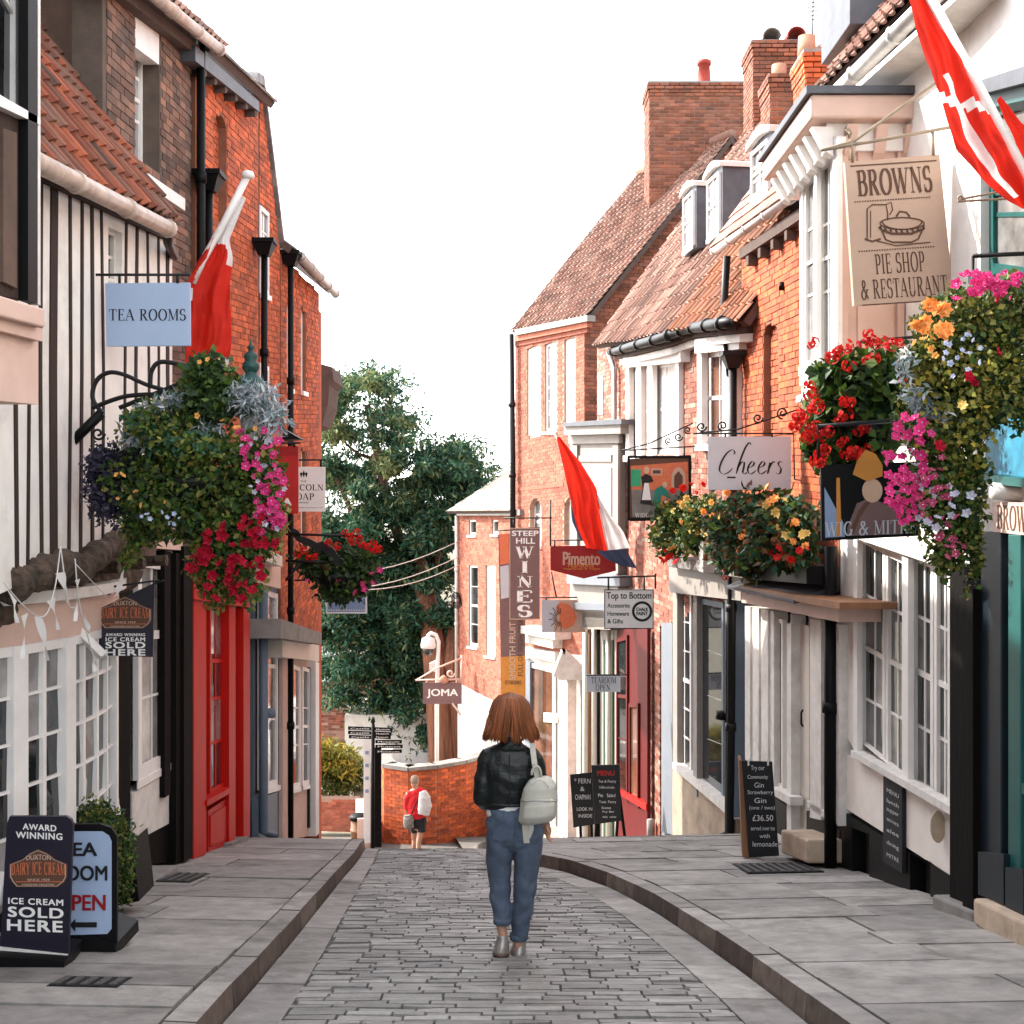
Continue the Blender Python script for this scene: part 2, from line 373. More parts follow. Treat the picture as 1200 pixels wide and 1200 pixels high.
def window(w, root, q, cols=2, rows=4, rec=.09, fm='white_paint', gm='glass', fr=.055, bar=.022, sill=True, sash=True, sm=None, name='window', hid=1, meet=.5, arch=False):
    """q: opening corners (u,z); frame object with pane and bar sub-parts"""
    mb = MB(); W = math.hypot(q[1][0] - q[0][0], 0) or .5; H = abs(q[0][1] - q[3][1])
    a = fr / W; b = fr / H; o0, o1 = -rec - .05, -rec + .0
    qbox(mb, w, q, 0, a, 0, 1, o0, o1); qbox(mb, w, q, 1 - a, 1, 0, 1, o0, o1)
    qbox(mb, w, q, a, 1 - a, 0, b, o0, o1); qbox(mb, w, q, a, 1 - a, 1 - b * 1.2, 1, o0, o1)
    if sash: qbox(mb, w, q, a, 1 - a, meet - b * .4, meet + b * .4, o0, o1 - .012)
    f = mb.build(name, fm, root)
    if sill:
        s = MB(); qbox(s, w, q, -.05, 1.05, 1.0, 1 + .07 / H, -rec, .05); s.build('window_sill', sm or fm, f)
    g = MB(); hb = bar / 2 / W; vb = bar / 2 / H
    xs = [a + (1 - 2 * a) * i / cols for i in range(cols + 1)]; ys = [b + (1 - 2.2 * b) * i / rows for i in range(rows + 1)]
    for x in xs[1:-1]: qbox(g, w, q, x - hb, x + hb, b, 1 - b * 1.2, o0 + .005, o1 - .02)
    for y in ys[1:-1]:
        if sash and abs(y - meet) < .04: continue
        qbox(g, w, q, a, 1 - a, y - vb, y + vb, o0 + .005, o1 - .0205)
    if g.f: g.build('glazing_bar', fm, f)
    for i in range(cols):
        for j in range(rows):
            c = [bl(q, xs[i], ys[j]), bl(q, xs[i + 1], ys[j]), bl(q, xs[i + 1], ys[j + 1]), bl(q, xs[i], ys[j + 1])]
            tl = rng.uniform(-.0025, .0025); oo = -rec - .03
            V = [w.w(c[0][0], c[0][1], oo + tl), w.w(c[1][0], c[1][1], oo - tl), w.w(c[2][0], c[2][1], oo), w.w(c[3][0], c[3][1], oo + tl * .5)]
            MB().add(V, [(0, 1, 2, 3)], 0).build('pane', gm if isinstance(gm, str) else gm[(i * rows + j) % len(gm)], f)
    return f

def panelbox(w, root, name, x0, x1, t0, t1, b0, b1, o0, o1, mat, label=None, bevel=0):
    return pbox(w, x0, x1, t0, t1, b0, b1, o0, o1).build(name, mat, root, label, bevel=bevel)

def mass(w, root, u0, u1, z0, z1, back, mat, name='back_wall', start=-.24):
    mb = MB(); c = [(u0, z1), (u1, z1), (u1, z0), (u0, z0)]
    mb.box8([w.w(u, z, start) for u, z in c] + [w.w(u, z, -back) for u, z in c]); return mb.build(name, mat, root)

def roof(root, ea, eb, tb, ta, rows, cols, mat, name='roof', tname='roof_tile', limit=300, kind='pan', th=.10, minpx=30, wave=.0):
    """ea,eb eave ends, tb,ta ridge ends (3D)"""
    ea, eb, tb, ta = map(Vector, (ea, eb, tb, ta)); nrm = (eb - ea).cross(ta - ea).normalized()
    if nrm.z < 0: nrm = -nrm
    mb = MB(); mb.box8([ea, eb, tb, ta] + [p - nrm * th for p in (ea, eb, tb, ta)]); rf = mb.build(name, 'roof_under', root)
    def q(a, b): return ((ea * (1 - a) + eb * a) * (1 - b) + (ta * (1 - a) + tb * a) * b) + nrm * (wave * math.sin(a * 9 + b * 3))
    cells = []
    for i in range(cols):
        for j in range(rows):
            ja = rng.uniform(-.006, .006); sh = (.5 / cols if (kind == 'flat' and j % 2) else 0)
            a0 = i / cols + sh + .003 / cols; a1 = (i + (1.06 if kind == 'pan' else .985)) / cols + sh; b0 = (j - .10) / rows; b1 = (j + 1) / rows
            if a1 > 1: a1 = 1
            if kind == 'pan':
                pf = [(0, .008), (.22, -.012), (.5, -.012), (.72, .030), (.9, .038), (1., .014)]
                V = []
                for (s, h) in pf: V.append(q(a0 + (a1 - a0) * s, b0) + nrm * (h + .048 + ja))
                for (s, h) in pf: V.append(q(a0 + (a1 - a0) * s, b1) + nrm * (h + .016))
                for (s, h) in pf: V.append(q(a0 + (a1 - a0) * s, b0) + nrm * (h + .024 + ja))
                n = len(pf); fs = [(k, k + 1, n + k + 1, n + k) for k in range(n - 1)] + [(2 * n + k, 2 * n + k + 1, k + 1, k) for k in range(n - 1)]
            else:
                V = [q(a0, b0) + nrm * (.030 + ja), q(a1, b0) + nrm * (.030 + ja * .5), q(a1, b1) + nrm * .010, q(a0, b1) + nrm * .010,
                     q(a0, b0) + nrm * .004, q(a1, b0) + nrm * .004, q(a1, b1) - nrm * .004, q(a0, b1) - nrm * .004]; fs = B5
            cells.append((V, fs, 0))
    pieces(tname, rf, cells, [mat], limit, minpx)
    return rf

def pipe(root, pts, r=.045, mat='black_paint', name='downpipe', hopper=False, n=10, collars=True):
    mb = MB(); mb.tube(pts, r, n)
    if collars:
        a, b = Vector(pts[0]), Vector(pts[-1]); Ln = (b - a).length; k = max(1, int(Ln / 1.8))
        for i in range(1, k + 1):
            c = a.lerp(b, i / (k + 1.)); d = (b - a).normalized() * .05; mb.tube([c - d, c + d], r * 1.35, n)
    if hopper:
        p = Vector(pts[0]); mb.box8([p + Vector(v) for v in ((-.07, -.07, 0), (.07, -.07, 0), (.13, -.13, .16), (-.13, -.13, .16), (-.07, .07, 0), (.07, .07, 0), (.13, .13, .16), (-.13, .13, .16))])
        mb.box(p.x - .15, p.x + .15, p.y - .15, p.y + .15, p.z + .16, p.z + .21)
    return mb.build(name, mat, root)

def gutter(root, a, b, r=.06, mat='black_paint', name='gutter'):
    a, b = Vector(a), Vector(b); mb = MB(); mb.tube([a, b], r, 10); L = (b - a).length; k = max(2, int(L / .8))
    for i in range(k + 1):
        c = a.lerp(b, (i + .02) / (k + .04)); d = (b - a).normalized() * .03; mb.tube([c - d, c + d], r * 1.18, 10)
    return mb.build(name, mat, root)

# ---------------------------------------------------------------- lettering
_tc = {}
def sans(s, bold=.0, sp=1.0):
    k = (s, bold, sp)
    if k not in _tc:
        cu = bpy.data.curves.new('t', 'FONT'); cu.body = s; cu.offset = 0; cu.space_character = sp; cu.resolution_u = 4
        o = bpy.data.objects.new('t', cu); COL.objects.link(o); bpy.context.view_layer.update()
        me = bpy.data.meshes.new_from_object(o.evaluated_get(bpy.context.evaluated_depsgraph_get()))
        v = [(p.co.x, p.co.y) for p in me.vertices]; f = [tuple(p.vertices) for p in me.polygons]
        bpy.data.objects.remove(o); bpy.data.curves.remove(cu); bpy.data.meshes.remove(me); _tc[k] = (v, f)
    return (*_tc[k], bold)

def arc(cx, cy, rx, ry, a0, a1, n=12): return [(cx + rx * math.cos(R(a0 + (a1 - a0) * i / n)), cy + ry * math.sin(R(a0 + (a1 - a0) * i / n))) for i in range(n + 1)]
# each glyph: width, strokes [(points, weight)], weight 'T' thick 't' thin 'n' nib; serifs [(x, y)] as small slabs
def glyphs():
    g = {}
    S = lambda *p: list(p)
    g['A'] = (.9, [(S((.08, 0), (.42, 1)), 't'), (S((.42, 1), (.78, 0)), 'T'), (S((.2, .35), (.64, .35)), 't')], [(.08, 0), (.78, 0)])
    g['B'] = (.75, [(S((.18, 0), (.18, 1)), 'T'), (S((.18, .98), (.4, .98)) + arc(.4, .76, .2, .22, 90, -90) + S((.18, .54)), 'n'), (S((.18, .54), (.42, .54)) + arc(.42, .28, .24, .26, 90, -90) + S((.18, .02)), 'n')], [(.14, 0), (.14, 1)])
    g['C'] = (.85, [(arc(.45, .5, .34, .49, 48, 312, 18), 'n'), (S((.7, .68), (.7, 1)), 't')], [])
    g['D'] = (.9, [(S((.2, 0), (.2, 1)), 'T'), (S((.2, .98), (.38, .98)) + arc(.38, .5, .36, .48, 90, -90, 16) + S((.2, .02)), 'n')], [(.16, 0), (.16, 1)])
    g['E'] = (.75, [(S((.2, 0), (.2, 1)), 'T'), (S((.1, .98), (.64, .98)), 't'), (S((.2, .52), (.5, .52)), 't'), (S((.1, .02), (.66, .02)), 't'), (S((.64, .98), (.64, .78)), 't'), (S((.66, .02), (.66, .24)), 't'), (S((.5, .4), (.5, .64)), 't')], [])
    g['G'] = (.95, [(arc(.45, .5, .34, .49, 48, 350, 18), 'n'), (S((.72, 0), (.72, .42)), 'T'), (S((.7, .7), (.7, 1)), 't')], [(.74, .44)])
    g['H'] = (.95, [(S((.2, 0), (.2, 1)), 'T'), (S((.74, 0), (.74, 1)), 'T'), (S((.2, .5), (.74, .5)), 't')], [(.2, 0), (.2, 1), (.74, 0), (.74, 1)])
    g['I'] = (.4, [(S((.2, 0), (.2, 1)), 'T')], [(.2, 0), (.2, 1)])
    g['L'] = (.72, [(S((.2, 0), (.2, 1)), 'T'), (S((.1, .02), (.64, .02)), 't'), (S((.64, .02), (.64, .28)), 't')], [(.2, 1)])
    g['M'] = (1.1, [(S((.16, 0), (.16, 1)), 't'), (S((.18, 1), (.54, .05)), 'T'), (S((.54, .05), (.9, 1)), 't'), (S((.92, 0), (.92, 1)), 'T')], [(.16, 0), (.14, 1), (.92, 0), (.94, 1)])
    g['N'] = (.95, [(S((.18, 0), (.18, 1)), 't'), (S((.18, 1), (.76, 0)), 'T'), (S((.76, 0), (.76, 1)), 't')], [(.18, 0), (.14, 1), (.76, 1)])
    g['O'] = (.92, [(arc(.46, .5, .36, .49, 0, 360, 24), 'n')], [])
    g['P'] = (.72, [(S((.2, 0), (.2, 1)), 'T'), (S((.2, .98), (.38, .98)) + arc(.38, .72, .24, .26, 90, -90) + S((.2, .46)), 'n')], [(.2, 0), (.16, 1)])
    g['R'] = (.85, [(S((.2, 0), (.2, 1)), 'T'), (S((.2, .98), (.38, .98)) + arc(.38, .75, .23, .23, 90, -90) + S((.2, .52)), 'n'), (S((.4, .5), (.72, .02)), 'T')], [(.2, 0), (.16, 1), (.76, 0)])
    g['S'] = (.68, [(arc(.34, .74, .23, .25, 40, 250, 12) + arc(.33, .27, .25, .26, 70, -150, 12), 'n'), (S((.53, .72), (.53, .98)), 't'), (S((.1, .02), (.1, .3)), 't')], [])
    g['T'] = (.8, [(S((.4, 0), (.4, 1)), 'T'), (S((.06, .98), (.74, .98)), 't'), (S((.06, .98), (.06, .74)), 't'), (S((.74, .98), (.74, .74)), 't')], [(.4, 0)])
    g['U'] = (.95, [(S((.2, 1), (.2, .35)), 'T'), (arc(.47, .3, .27, .29, 180, 360), 'n'), (S((.74, .3), (.74, 1)), 't')], [(.2, 1), (.74, 1)])
    g['W'] = (1.25, [(S((.1, 1), (.38, 0)), 'T'), (S((.38, 0), (.62, .95)), 't'), (S((.6, .95), (.86, 0)), 'T'), (S((.86, 0), (1.12, 1)), 't')], [(.1, 1), (1.12, 1), (.6, 1)])
    g['Y'] = (.85, [(S((.1, 1), (.42, .5)), 'T'), (S((.42, .5), (.74, 1)), 't'), (S((.42, 0), (.42, .5)), 'T')], [(.42, 0), (.1, 1), (.74, 1)])
    g['&'] = (.95, [(S((.85, .02), (.3, .66)) + arc(.42, .8, .15, .18, 220, -40, 12) + S((.2, .42)) + arc(.36, .24, .24, .24, 150, 300, 10) + S((.78, .5)), 'n')], [(.8, .5)])
    g[' '] = (.4, [], [])
    return g
GL = glyphs(); NB = [1.0]
def stroke(pts, w, V, Fs, asp=1):
    pts = [Vector((p[0], p[1])) for p in pts]
    if w == 'n': hw = lambda d: (.024 + .058 * abs(d.y)) * NB[0]
    elif w == 'T': hw = lambda d: .078 * NB[0]
    elif w == 't': hw = lambda d: .026 * NB[0]
    else: hw = lambda d: w
    n = len(pts); o = len(V)
    for i in range(n):
        d = (pts[min(i + 1, n - 1)] - pts[max(i - 1, 0)]).normalized(); q = Vector((-d.y, d.x)) * hw(d)
        V.append(tuple(pts[i] + q)); V.append(tuple(pts[i] - q))
    for i in range(n - 1): Fs.append((o + 2 * i, o + 2 * i + 1, o + 2 * i + 3, o + 2 * i + 2))
def serif(s, gap=.04, bold=1.0):
    NB[0] = bold
    V = []; Fs = []; x = 0
    for ch in s:
        wd, st, se = GL[ch]; o = len(V); v2 = []; f2 = []
        for p, w in st: stroke(p, w, v2, f2)
        for (a, b) in se:
            y0, y1 = (0, .045) if b < .2 else ((.955, 1) if b > .8 else (b - .02, b + .02)); k = len(v2)
            v2 += [(a - .15, y0), (a + .15, y0), (a + .15, y1), (a - .15, y1)]; f2.append((k, k + 1, k + 2, k + 3))
        V += [(x + a, b) for a, b in v2]; Fs += [tuple(o + i for i in f) for f in f2]; x += wd + gap
    return V, Fs
def script_cheers():
    V = []; Fs = []
    def st(p, w=None): stroke([(a, b) for a, b in p], w if w else 'k', V, Fs)
    def sm(pts, n=8):
        out = []; P_ = [pts[0]] + pts + [pts[-1]]
        for i in range(1, len(P_) - 2):
            for k in range(n):
                t = k / n; a, b, c, d = [np.array(P_[j]) for j in (i - 1, i, i + 1, i + 2)]
                out.append(tuple(.5 * (2 * b + (c - a) * t + (2 * a - 5 * b + 4 * c - d) * t * t + (3 * b - a - 3 * c + d) * t ** 3)))
        return out + [pts[-1]]
    def nib(pts, w0=.012, w1=.045):
        ps = [Vector(p) for p in sm(pts)]; o = len(V); n = len(ps)
        for i in range(n):
            d = (ps[min(i + 1, n - 1)] - ps[max(i - 1, 0)]); d.normalize(); h = w0 + w1 * abs(d.dot(Vector((.25, .97)))) ** 2
            e = min(i, n - 1 - i) / (n * .2); h *= min(1, .35 + e); q = Vector((-d.y, d.x)) * h; V.append(tuple(ps[i] + q)); V.append(tuple(ps[i] - q))
        for i in range(n - 1): Fs.append((o + 2 * i, o + 2 * i + 1, o + 2 * i + 3, o + 2 * i + 2))
    nib([(.86, 1.0), (.92, 1.12), (.78, 1.25), (.45, 1.05), (.15, .6), (.05, .2), (.25, 0), (.55, .08), (.8, .3)])      # C
    nib([(1.85, 1.5), (1.75, 1.62), (1.5, 1.3), (1.2, .6), (1.0, 0)]); nib([(1.05, .2), (1.25, .55), (1.45, .62), (1.45, .4), (1.38, .1), (1.5, 0), (1.62, .1)])
    for x in (1.65, 2.25): nib([(x + .02, .3), (x + .3, .42), (x + .38, .58), (x + .25, .64), (x + .06, .4), (x + .02, .15), (x + .15, 0), (x + .35, .08), (x + .5, .2)])
    nib([(2.95, .6), (2.9, .4), (2.8, 0)]); nib([(2.86, .25), (3.0, .5), (3.15, .64), (3.22, .58)])
    nib([(3.65, .58), (3.55, .65), (3.42, .56), (3.46, .42), (3.56, .28), (3.52, .06), (3.38, .0), (3.28, .08)])
    return V, Fs

class Board:
    """flat panel facing the camera at depth d, laid out in photo pixels; fr(px,py,off) gives the 3D point"""
    def __init__(s, d, yaw=0, cx=600): s.d = d; s.k = math.tan(R(yaw)); s.cx = cx
    def p(s, px, py, off=0):
        d0 = s.d; kx = (px - 600) / F; X0 = (s.cx - 600) / F * d0
        y = (d0 - X0 * s.k) / (1 - kx * s.k)             # plane y = d0 + k (x - X0)
        return Vector((kx * y, y, (600 - py) / F * y)) + Vector((s.k, -1, 0)).normalized() * off
    def slab(s, poly, th=.03, off=0, mi=0, mb=None):
        mb = mb or MB(); f = [s.p(x, y, off) for x, y in poly]; mb.prism(f, Vector((-s.k, 1, 0)).normalized() * th, mi); return mb
    def text(s, root, geo, x0, x1, y0, y1, mat, off=.002, rot=0, skew=(0, 0), name='lettering', label=None, arch=0, mb=None):
        bo = geo[2] if len(geo) > 2 else 0; V, Fs = geo[:2]; xs = [v[0] for v in V]; ys = [v[1] for v in V]; a, b, c, e = min(xs), max(xs), min(ys), max(ys)
        out = []
        for x, y in V:
            u = (x - a) / (b - a); v = (y - c) / (e - c)
            if rot == 90: u, v = 1 - v, u
            px = x0 + (x1 - x0) * u; py = y1 + (y0 - y1) * v + skew[0] * (u - .5) * 2 - arch * (1 - (2 * u - 1) ** 2) * (1 if v > .5 else .3)
            out.append((px, py))
        m = mb or MB(); w = bo * (x1 - x0) / (b - a) if rot == 0 else bo * (x1 - x0) / (e - c)
        for i, (dx, dy) in enumerate(((0, 0),) if not bo else ((-1, -.6), (1, -.6), (-1, .6), (1, .6))): m.add([s.p(px + dx * w, py + dy * w, off + .0004 * i) for px, py in out], Fs, 0, .5)
        if mb is None: return m.build(name, mat, root, label)
def smooth(pts, n=6):
    q = [np.array(p, float) for p in pts]; q = [q[0]] + q + [q[-1]]; o = []
    for i in range(1, len(q) - 2):
        a, b, c, d = q[i - 1:i + 3]
        for k in range(n): t = k / n; o.append(tuple(.5 * (2 * b + (c - a) * t + (2 * a - 5 * b + 4 * c - d) * t * t + (3 * b - a - 3 * c + d) * t ** 3)))
    return o + [tuple(q[-2])]
def rr(x0, x1, y0, y1, r=4, n=4):
    o = []
    for cx, cy, a in ((x1 - r, y0 + r, -90), (x1 - r, y1 - r, 0), (x0 + r, y1 - r, 90), (x0 + r, y0 + r, 180)):
        o += [(cx + r * math.cos(R(a + 90 * i / n)), cy + r * math.sin(R(a + 90 * i / n))) for i in range(n + 1)]
    return o
def rc(x0, x1, y0, y1): return [(x0, y0), (x1, y0), (x1, y1), (x0, y1)]
def circ(x, y, rx, ry=None, n=20): ry = ry or rx; return [(x + rx * math.cos(6.28318 * i / n), y + ry * math.sin(6.28318 * i / n)) for i in range(n)]

# ---------------------------------------------------------------- foliage
def leaves(name, root, C, size, mats, asp=.6, droop=.0, kind='stuff', mi=None, n_dir=None, fold=True):
    """C: (n,3) world points; one leaf (two folded triangles pairs) each"""
    n = len(C)
    if n == 0: return None
    C = np.asarray(C, float); a = nrng.normal(size=(n, 3)); a[:, 2] -= droop; a /= np.linalg.norm(a, axis=1)[:, None]
    b = nrng.normal(size=(n, 3)); b -= (b * a).sum(1)[:, None] * a; b /= np.linalg.norm(b, axis=1)[:, None]; c = np.cross(a, b)
    s = (size * nrng.uniform(.45, 1.5, n))[:, None]
    V = np.stack([C, C + a * s * .5 + b * s * asp * .5 + c * s * .12, C + a * s, C + a * s * .5 - b * s * asp * .5 + c * s * .12], 1).reshape(-1, 3)
    org = np.array(wloc(root)) if root is not None else np.zeros(3)
    me = bpy.data.meshes.new(name); nv = 4 * n
    me.vertices.add(nv); me.vertices.foreach_set('co', (V - org).ravel())
    i0 = np.arange(n) * 4; T = np.stack([i0, i0 + 1, i0 + 2, i0, i0 + 2, i0 + 3], 1).ravel()
    me.loops.add(6 * n); me.loops.foreach_set('vertex_index', T.astype(np.int32)); me.polygons.add(2 * n)
    me.polygons.foreach_set('loop_start', np.arange(2 * n, dtype=np.int32) * 3); me.polygons.foreach_set('loop_total', np.full(2 * n, 3, np.int32))
    if isinstance(mats, str): mats = [mats]
    for m in mats: me.materials.append(MATS[m])
    if mi is None: mi = nrng.integers(0, len(mats), n)
    me.polygons.foreach_set('material_index', np.repeat(mi, 2).astype(np.int32))
    at = me.attributes.new('rnd', 'FLOAT', 'FACE'); at.data.foreach_set('value', np.repeat(nrng.random(n), 2))
    me.update(); me.validate()
    o = bpy.data.objects.new(name, me); COL.objects.link(o); o.parent = root
    if kind: o['kind'] = kind
    return o

def blob(c, r, n, shell=.55):
    """points in an ellipsoid, denser towards the skin"""
    d = nrng.normal(size=(n, 3)); d /= np.linalg.norm(d, axis=1)[:, None]; t = shell + (1 - shell) * nrng.random(n) ** .6
    bump = 1 + .18 * np.sin(d[:, 0] * 7 + c[0] * 3) * np.sin(d[:, 2] * 6 + c[1]) + .1 * nrng.normal(size=n)
    return np.array(c)[None] + d * (t * bump)[:, None] * np.array(r)[None]

def flower_mesh(kind, mat, size, mat2=None):
    mb = MB()
    if kind == 'petunia':                      # five joined lobes round a throat
        n = 20; V = [(0, 0, -.25 * size)]
        for i in range(n):
            a = 2 * math.pi * i / n; q = size * (.42 + .08 * math.cos(5 * a)); V.append((q * math.cos(a), q * math.sin(a), .06 * size * math.cos(10 * a)))
        mb.add(V, [(0, 1 + i, 1 + (i + 1) % n) for i in range(n)], 0, smooth=True); mb.lathe((0, 0, -.12 * size), [(.02 * size, 0), (.07 * size, .05 * size), (.02 * size, .07 * size)], 6, 1)
    elif kind == 'cluster':                    # ball of small florets (geranium)
        for i in range(26):
            d = Vector(nrng.normal(size=3)).normalized(); c = d * size * .42; t = d.orthogonal().normalized(); b = d.cross(t)
            V = [c]; 
            for k in range(10):
                a = 2 * math.pi * k / 10 + i; q = size * (.17 if k % 2 else .10); V.append(c + d * .03 * size + t * q * math.cos(a) + b * q * math.sin(a))
            mb.add(V, [(0, 1 + k, 1 + (k + 1) % 10) for k in range(10)], 0)
    else:                                      # begonia: layered petals
        for ring, (q, h, m) in enumerate(((.5, 0, 7), (.36, .1, 6), (.2, .18, 5))):
            for k in range(m):
                a = 2 * math.pi * (k + ring * .5) / m; w = q * .62
                c, s = math.cos(a), math.sin(a)
                V = [(0, 0, h * size), ((q * .6 * c - w * .5 * s) * size, (q * .6 * s + w * .5 * c) * size, (h + .1) * size), (q * c * size, q * s * size, (h + .14) * size), ((q * .6 * c + w * .5 * s) * size, (q * .6 * s - w * .5 * c) * size, (h + .1) * size)]
                mb.add(V, [(0, 1, 2, 3)], 0)
    me = bpy.data.meshes.new('flower'); me.from_pydata(mb.v, [], mb.f); me.materials.append(MATS[mat]); me.materials.append(MATS[mat2 or mat])
    me.polygons.foreach_set('material_index', mb.m); a = me.attributes.new('rnd', 'FLOAT', 'FACE'); a.data.foreach_set('value', mb.r)
    return me
def flowers(root, pts, meshes, name='flower', smin=.6, smax=1.25, face=Vector((0, -1, .3))):
    org = wloc(root)
    for p in pts:
        o = bpy.data.objects.new(name, meshes[rng.randrange(len(meshes))]); COL.objects.link(o); o.parent = root
        o.location = Vector(p) - org; d = (face.normalized() + Vector([rng.uniform(-.95, .95) for _ in range(3)])).normalized()
        o.rotation_euler = d.to_track_quat('Z', 'Y').to_euler(); s = rng.uniform(smin, smax); o.scale = (s, s, s)
# ---------------------------------------------------------------- ground, road, pavements
def lerp_tab(tab, y):
    if y <= tab[0][0]: return tab[0][1]
    for (a, b), (c, d) in zip(tab, tab[1:]):
        if y <= c: return b + (d - b) * (y - a) / (c - a)
    return tab[-1][1]
KL = [(-4, -1.0), (3, -1.22), (5.78, -1.41), (6.8, -1.44), (8.7, -1.53), (11.5, -1.67), (13.6, -1.76), (15.5, -1.9), (20, -2.7), (27, -3.9), (31, -4.6)]
KR = [(-4, 1.8), (3, 1.58), (5.3, 1.46), (6.4, 1.41), (7.9, 1.31), (9.7, 1.14), (11, .95), (12, .74), (12.8, .42), (13.4, .10), (14.2, -.12), (16, -.3), (20, -.6), (26, -1.0), (31, -1.5)]
WLX = [(-4, -3.4), (31, -3.4)]
WRX = [(-4, 3.1), (6, 3.16), (8.5, 3.24), (11.2, 3.13), (15.6, 2.99), (24.5, 1.76), (30, .1), (31, -.1)]
def kl(y): return lerp_tab(KL, y)
def kr(y): return lerp_tab(KR, y)
def gp(x, y):                                  # pavement surface
    if x < 0: return G(y) + .13 + .02 * max(0, kl(y) - x)
    return G(y) + .13 + .02 * max(0, x - kr(y))

mb = MB(); ys = list(np.arange(-8, 48, 1.0)) + [60, 90, 140, 250, 500, 1200]; xs = [-900, -200, -60, -20, -8, -4, 0, 4, 8, 20, 60, 200, 900]
V = [(x, y, G(y) - .06) for y in ys for x in xs]; n = len(xs)
mb.add(V, [(j * n + i, j * n + i + 1, (j + 1) * n + i + 1, (j + 1) * n + i) for j in range(len(ys) - 1) for i in range(n - 1)])
mb.build('ground', 'earth', kind='structure')

def strip(name, mat, fa, fb, y0, y1, dz, st=.5, za=None):
    mb = MB(); yy = list(np.arange(y0, y1 + .01, st)); V = []
    for y in yy:
        a, b = fa(y), fb(y); z = (za(a, y), za(b, y)) if za else (G(y), G(y)); V += [(a, y, z[0] + dz), (b, y, z[1] + dz)]
    mb.add(V, [(2 * i, 2 * i + 1, 2 * i + 3, 2 * i + 2) for i in range(len(yy) - 1)]); return mb
road = strip('road', 'paving_joint', kl, kr, -4, 31, -.022, .4).build('road', 'paving_joint', kind='structure')
paveL = strip('x', 'x', lambda y: -3.6, lambda y: kl(y) - .02, -4, 31, -.03, .4, gp).build('pavement', 'paving_joint', kind='structure')
paveR = strip('x', 'x', lambda y: kr(y) + .02, lambda y: lerp_tab(WRX, y) + .4, -4, 31, -.03, .4, gp).build('pavement', 'paving_joint', kind='structure')

# setts: long stones laid in rows across the road
def il(y): return kl(y) + .05 + lerp_tab([(3, .22), (6, .24), (14, .14)], y)
def ir(y): return kr(y) - .05 - lerp_tab([(3, .28), (6, .27), (11, .26), (14, .2)], y)
cells = []; y = 3.9; row = 0
while y < 16.8:
    h = rng.uniform(.075, .105); x = il(y) + rng.uniform(-.02, .02); xe = ir(y)
    while x < xe - .04:
        L = min(rng.choice((.16, .2, .24, .26, .3, .34)) * rng.uniform(.85, 1.15), xe - x)
        if xe - x - L < .08: L = xe - x
        g = .0038; sk = .03 * (x) + .012 * math.sin(x * 3 + y * 2); dz = rng.uniform(-.005, .004); t1, t2, t3, t4 = [rng.uniform(-.0045, .0045) for _ in range(4)]; e = .0035
        def q(X, Y, z): return (X, Y + sk, G(Y + sk) + z)
        x0, x1, y0, y1 = x + g, x + L - g, y + g, y + h - g
        V = [q(x0 + e, y0 + e, dz + t1), q(x1 - e, y0 + e, dz + t2), q(x1 - e, y1 - e, dz + t3), q(x0 + e, y1 - e, dz + t4), q(x0, y0, -.022), q(x1, y0, -.022), q(x1, y1, -.022), q(x0, y1, -.022)]
        cells.append((V, B5, 0)); x += L
    y += h; row += 1
pieces('sett', road, cells, ['sett'], 300)
# smooth stone channel on each side
cells = []
for (fa, fb) in ((lambda y: kl(y) + .01, il), (ir, lambda y: kr(y) - .01)):
    y = 3.5
    while y < 17:
        L = rng.uniform(.7, 1.3); y1 = y + L - .012; zz = rng.uniform(-.003, .003)
        V = []; 
        for (yy) in (y, y1):
            V += [(fa(yy) + .004, yy, G(yy) + .004 + zz), (fb(yy) - .006, yy, G(yy) + zz)]
        V = [V[0], V[1], V[3], V[2]] + [(p[0], p[1], p[2] - .02) for p in (V[0], V[1], V[3], V[2])]
        cells.append((V, B5, 0)); y += L
pieces('channel_stone', road, cells, ['paving'], 60)
# kerbs
def kerb(par, f, sgn, y0, y1):
    cells = []; y = y0
    while y < y1:
        L = rng.uniform(.65, 1.15) if abs(f(y + .5) - f(y)) < .12 else .4; ye = y + L - .008; dz = rng.uniform(-.004, .004); V = []
        for (off, z) in ((0.012, .128), (.155, .134)):
            for yy in (y, ye): V.append((f(yy) + sgn * off, yy, G(yy) + z + dz))
        a, b, c, d = V; top = [a, b, d, c]; bot = [(f(p[1]) + sgn * (0 if i in (0, 1) else .155), p[1], G(p[1]) - .05) for i, p in enumerate(top)]
        cells.append((top + bot, B5, 0)); y += L
    for v_, f_, _ in cells: mb = MB(); mb.add(v_, B5[:1], 0); mb.add(v_, B5[1:], 1, mb.r[0]); mb.build('kerbstone', ['paving', 'kerb'], par)
kerb(paveL, kl, -1, -2, 24); kerb(paveR, kr, 1, -2, 24)
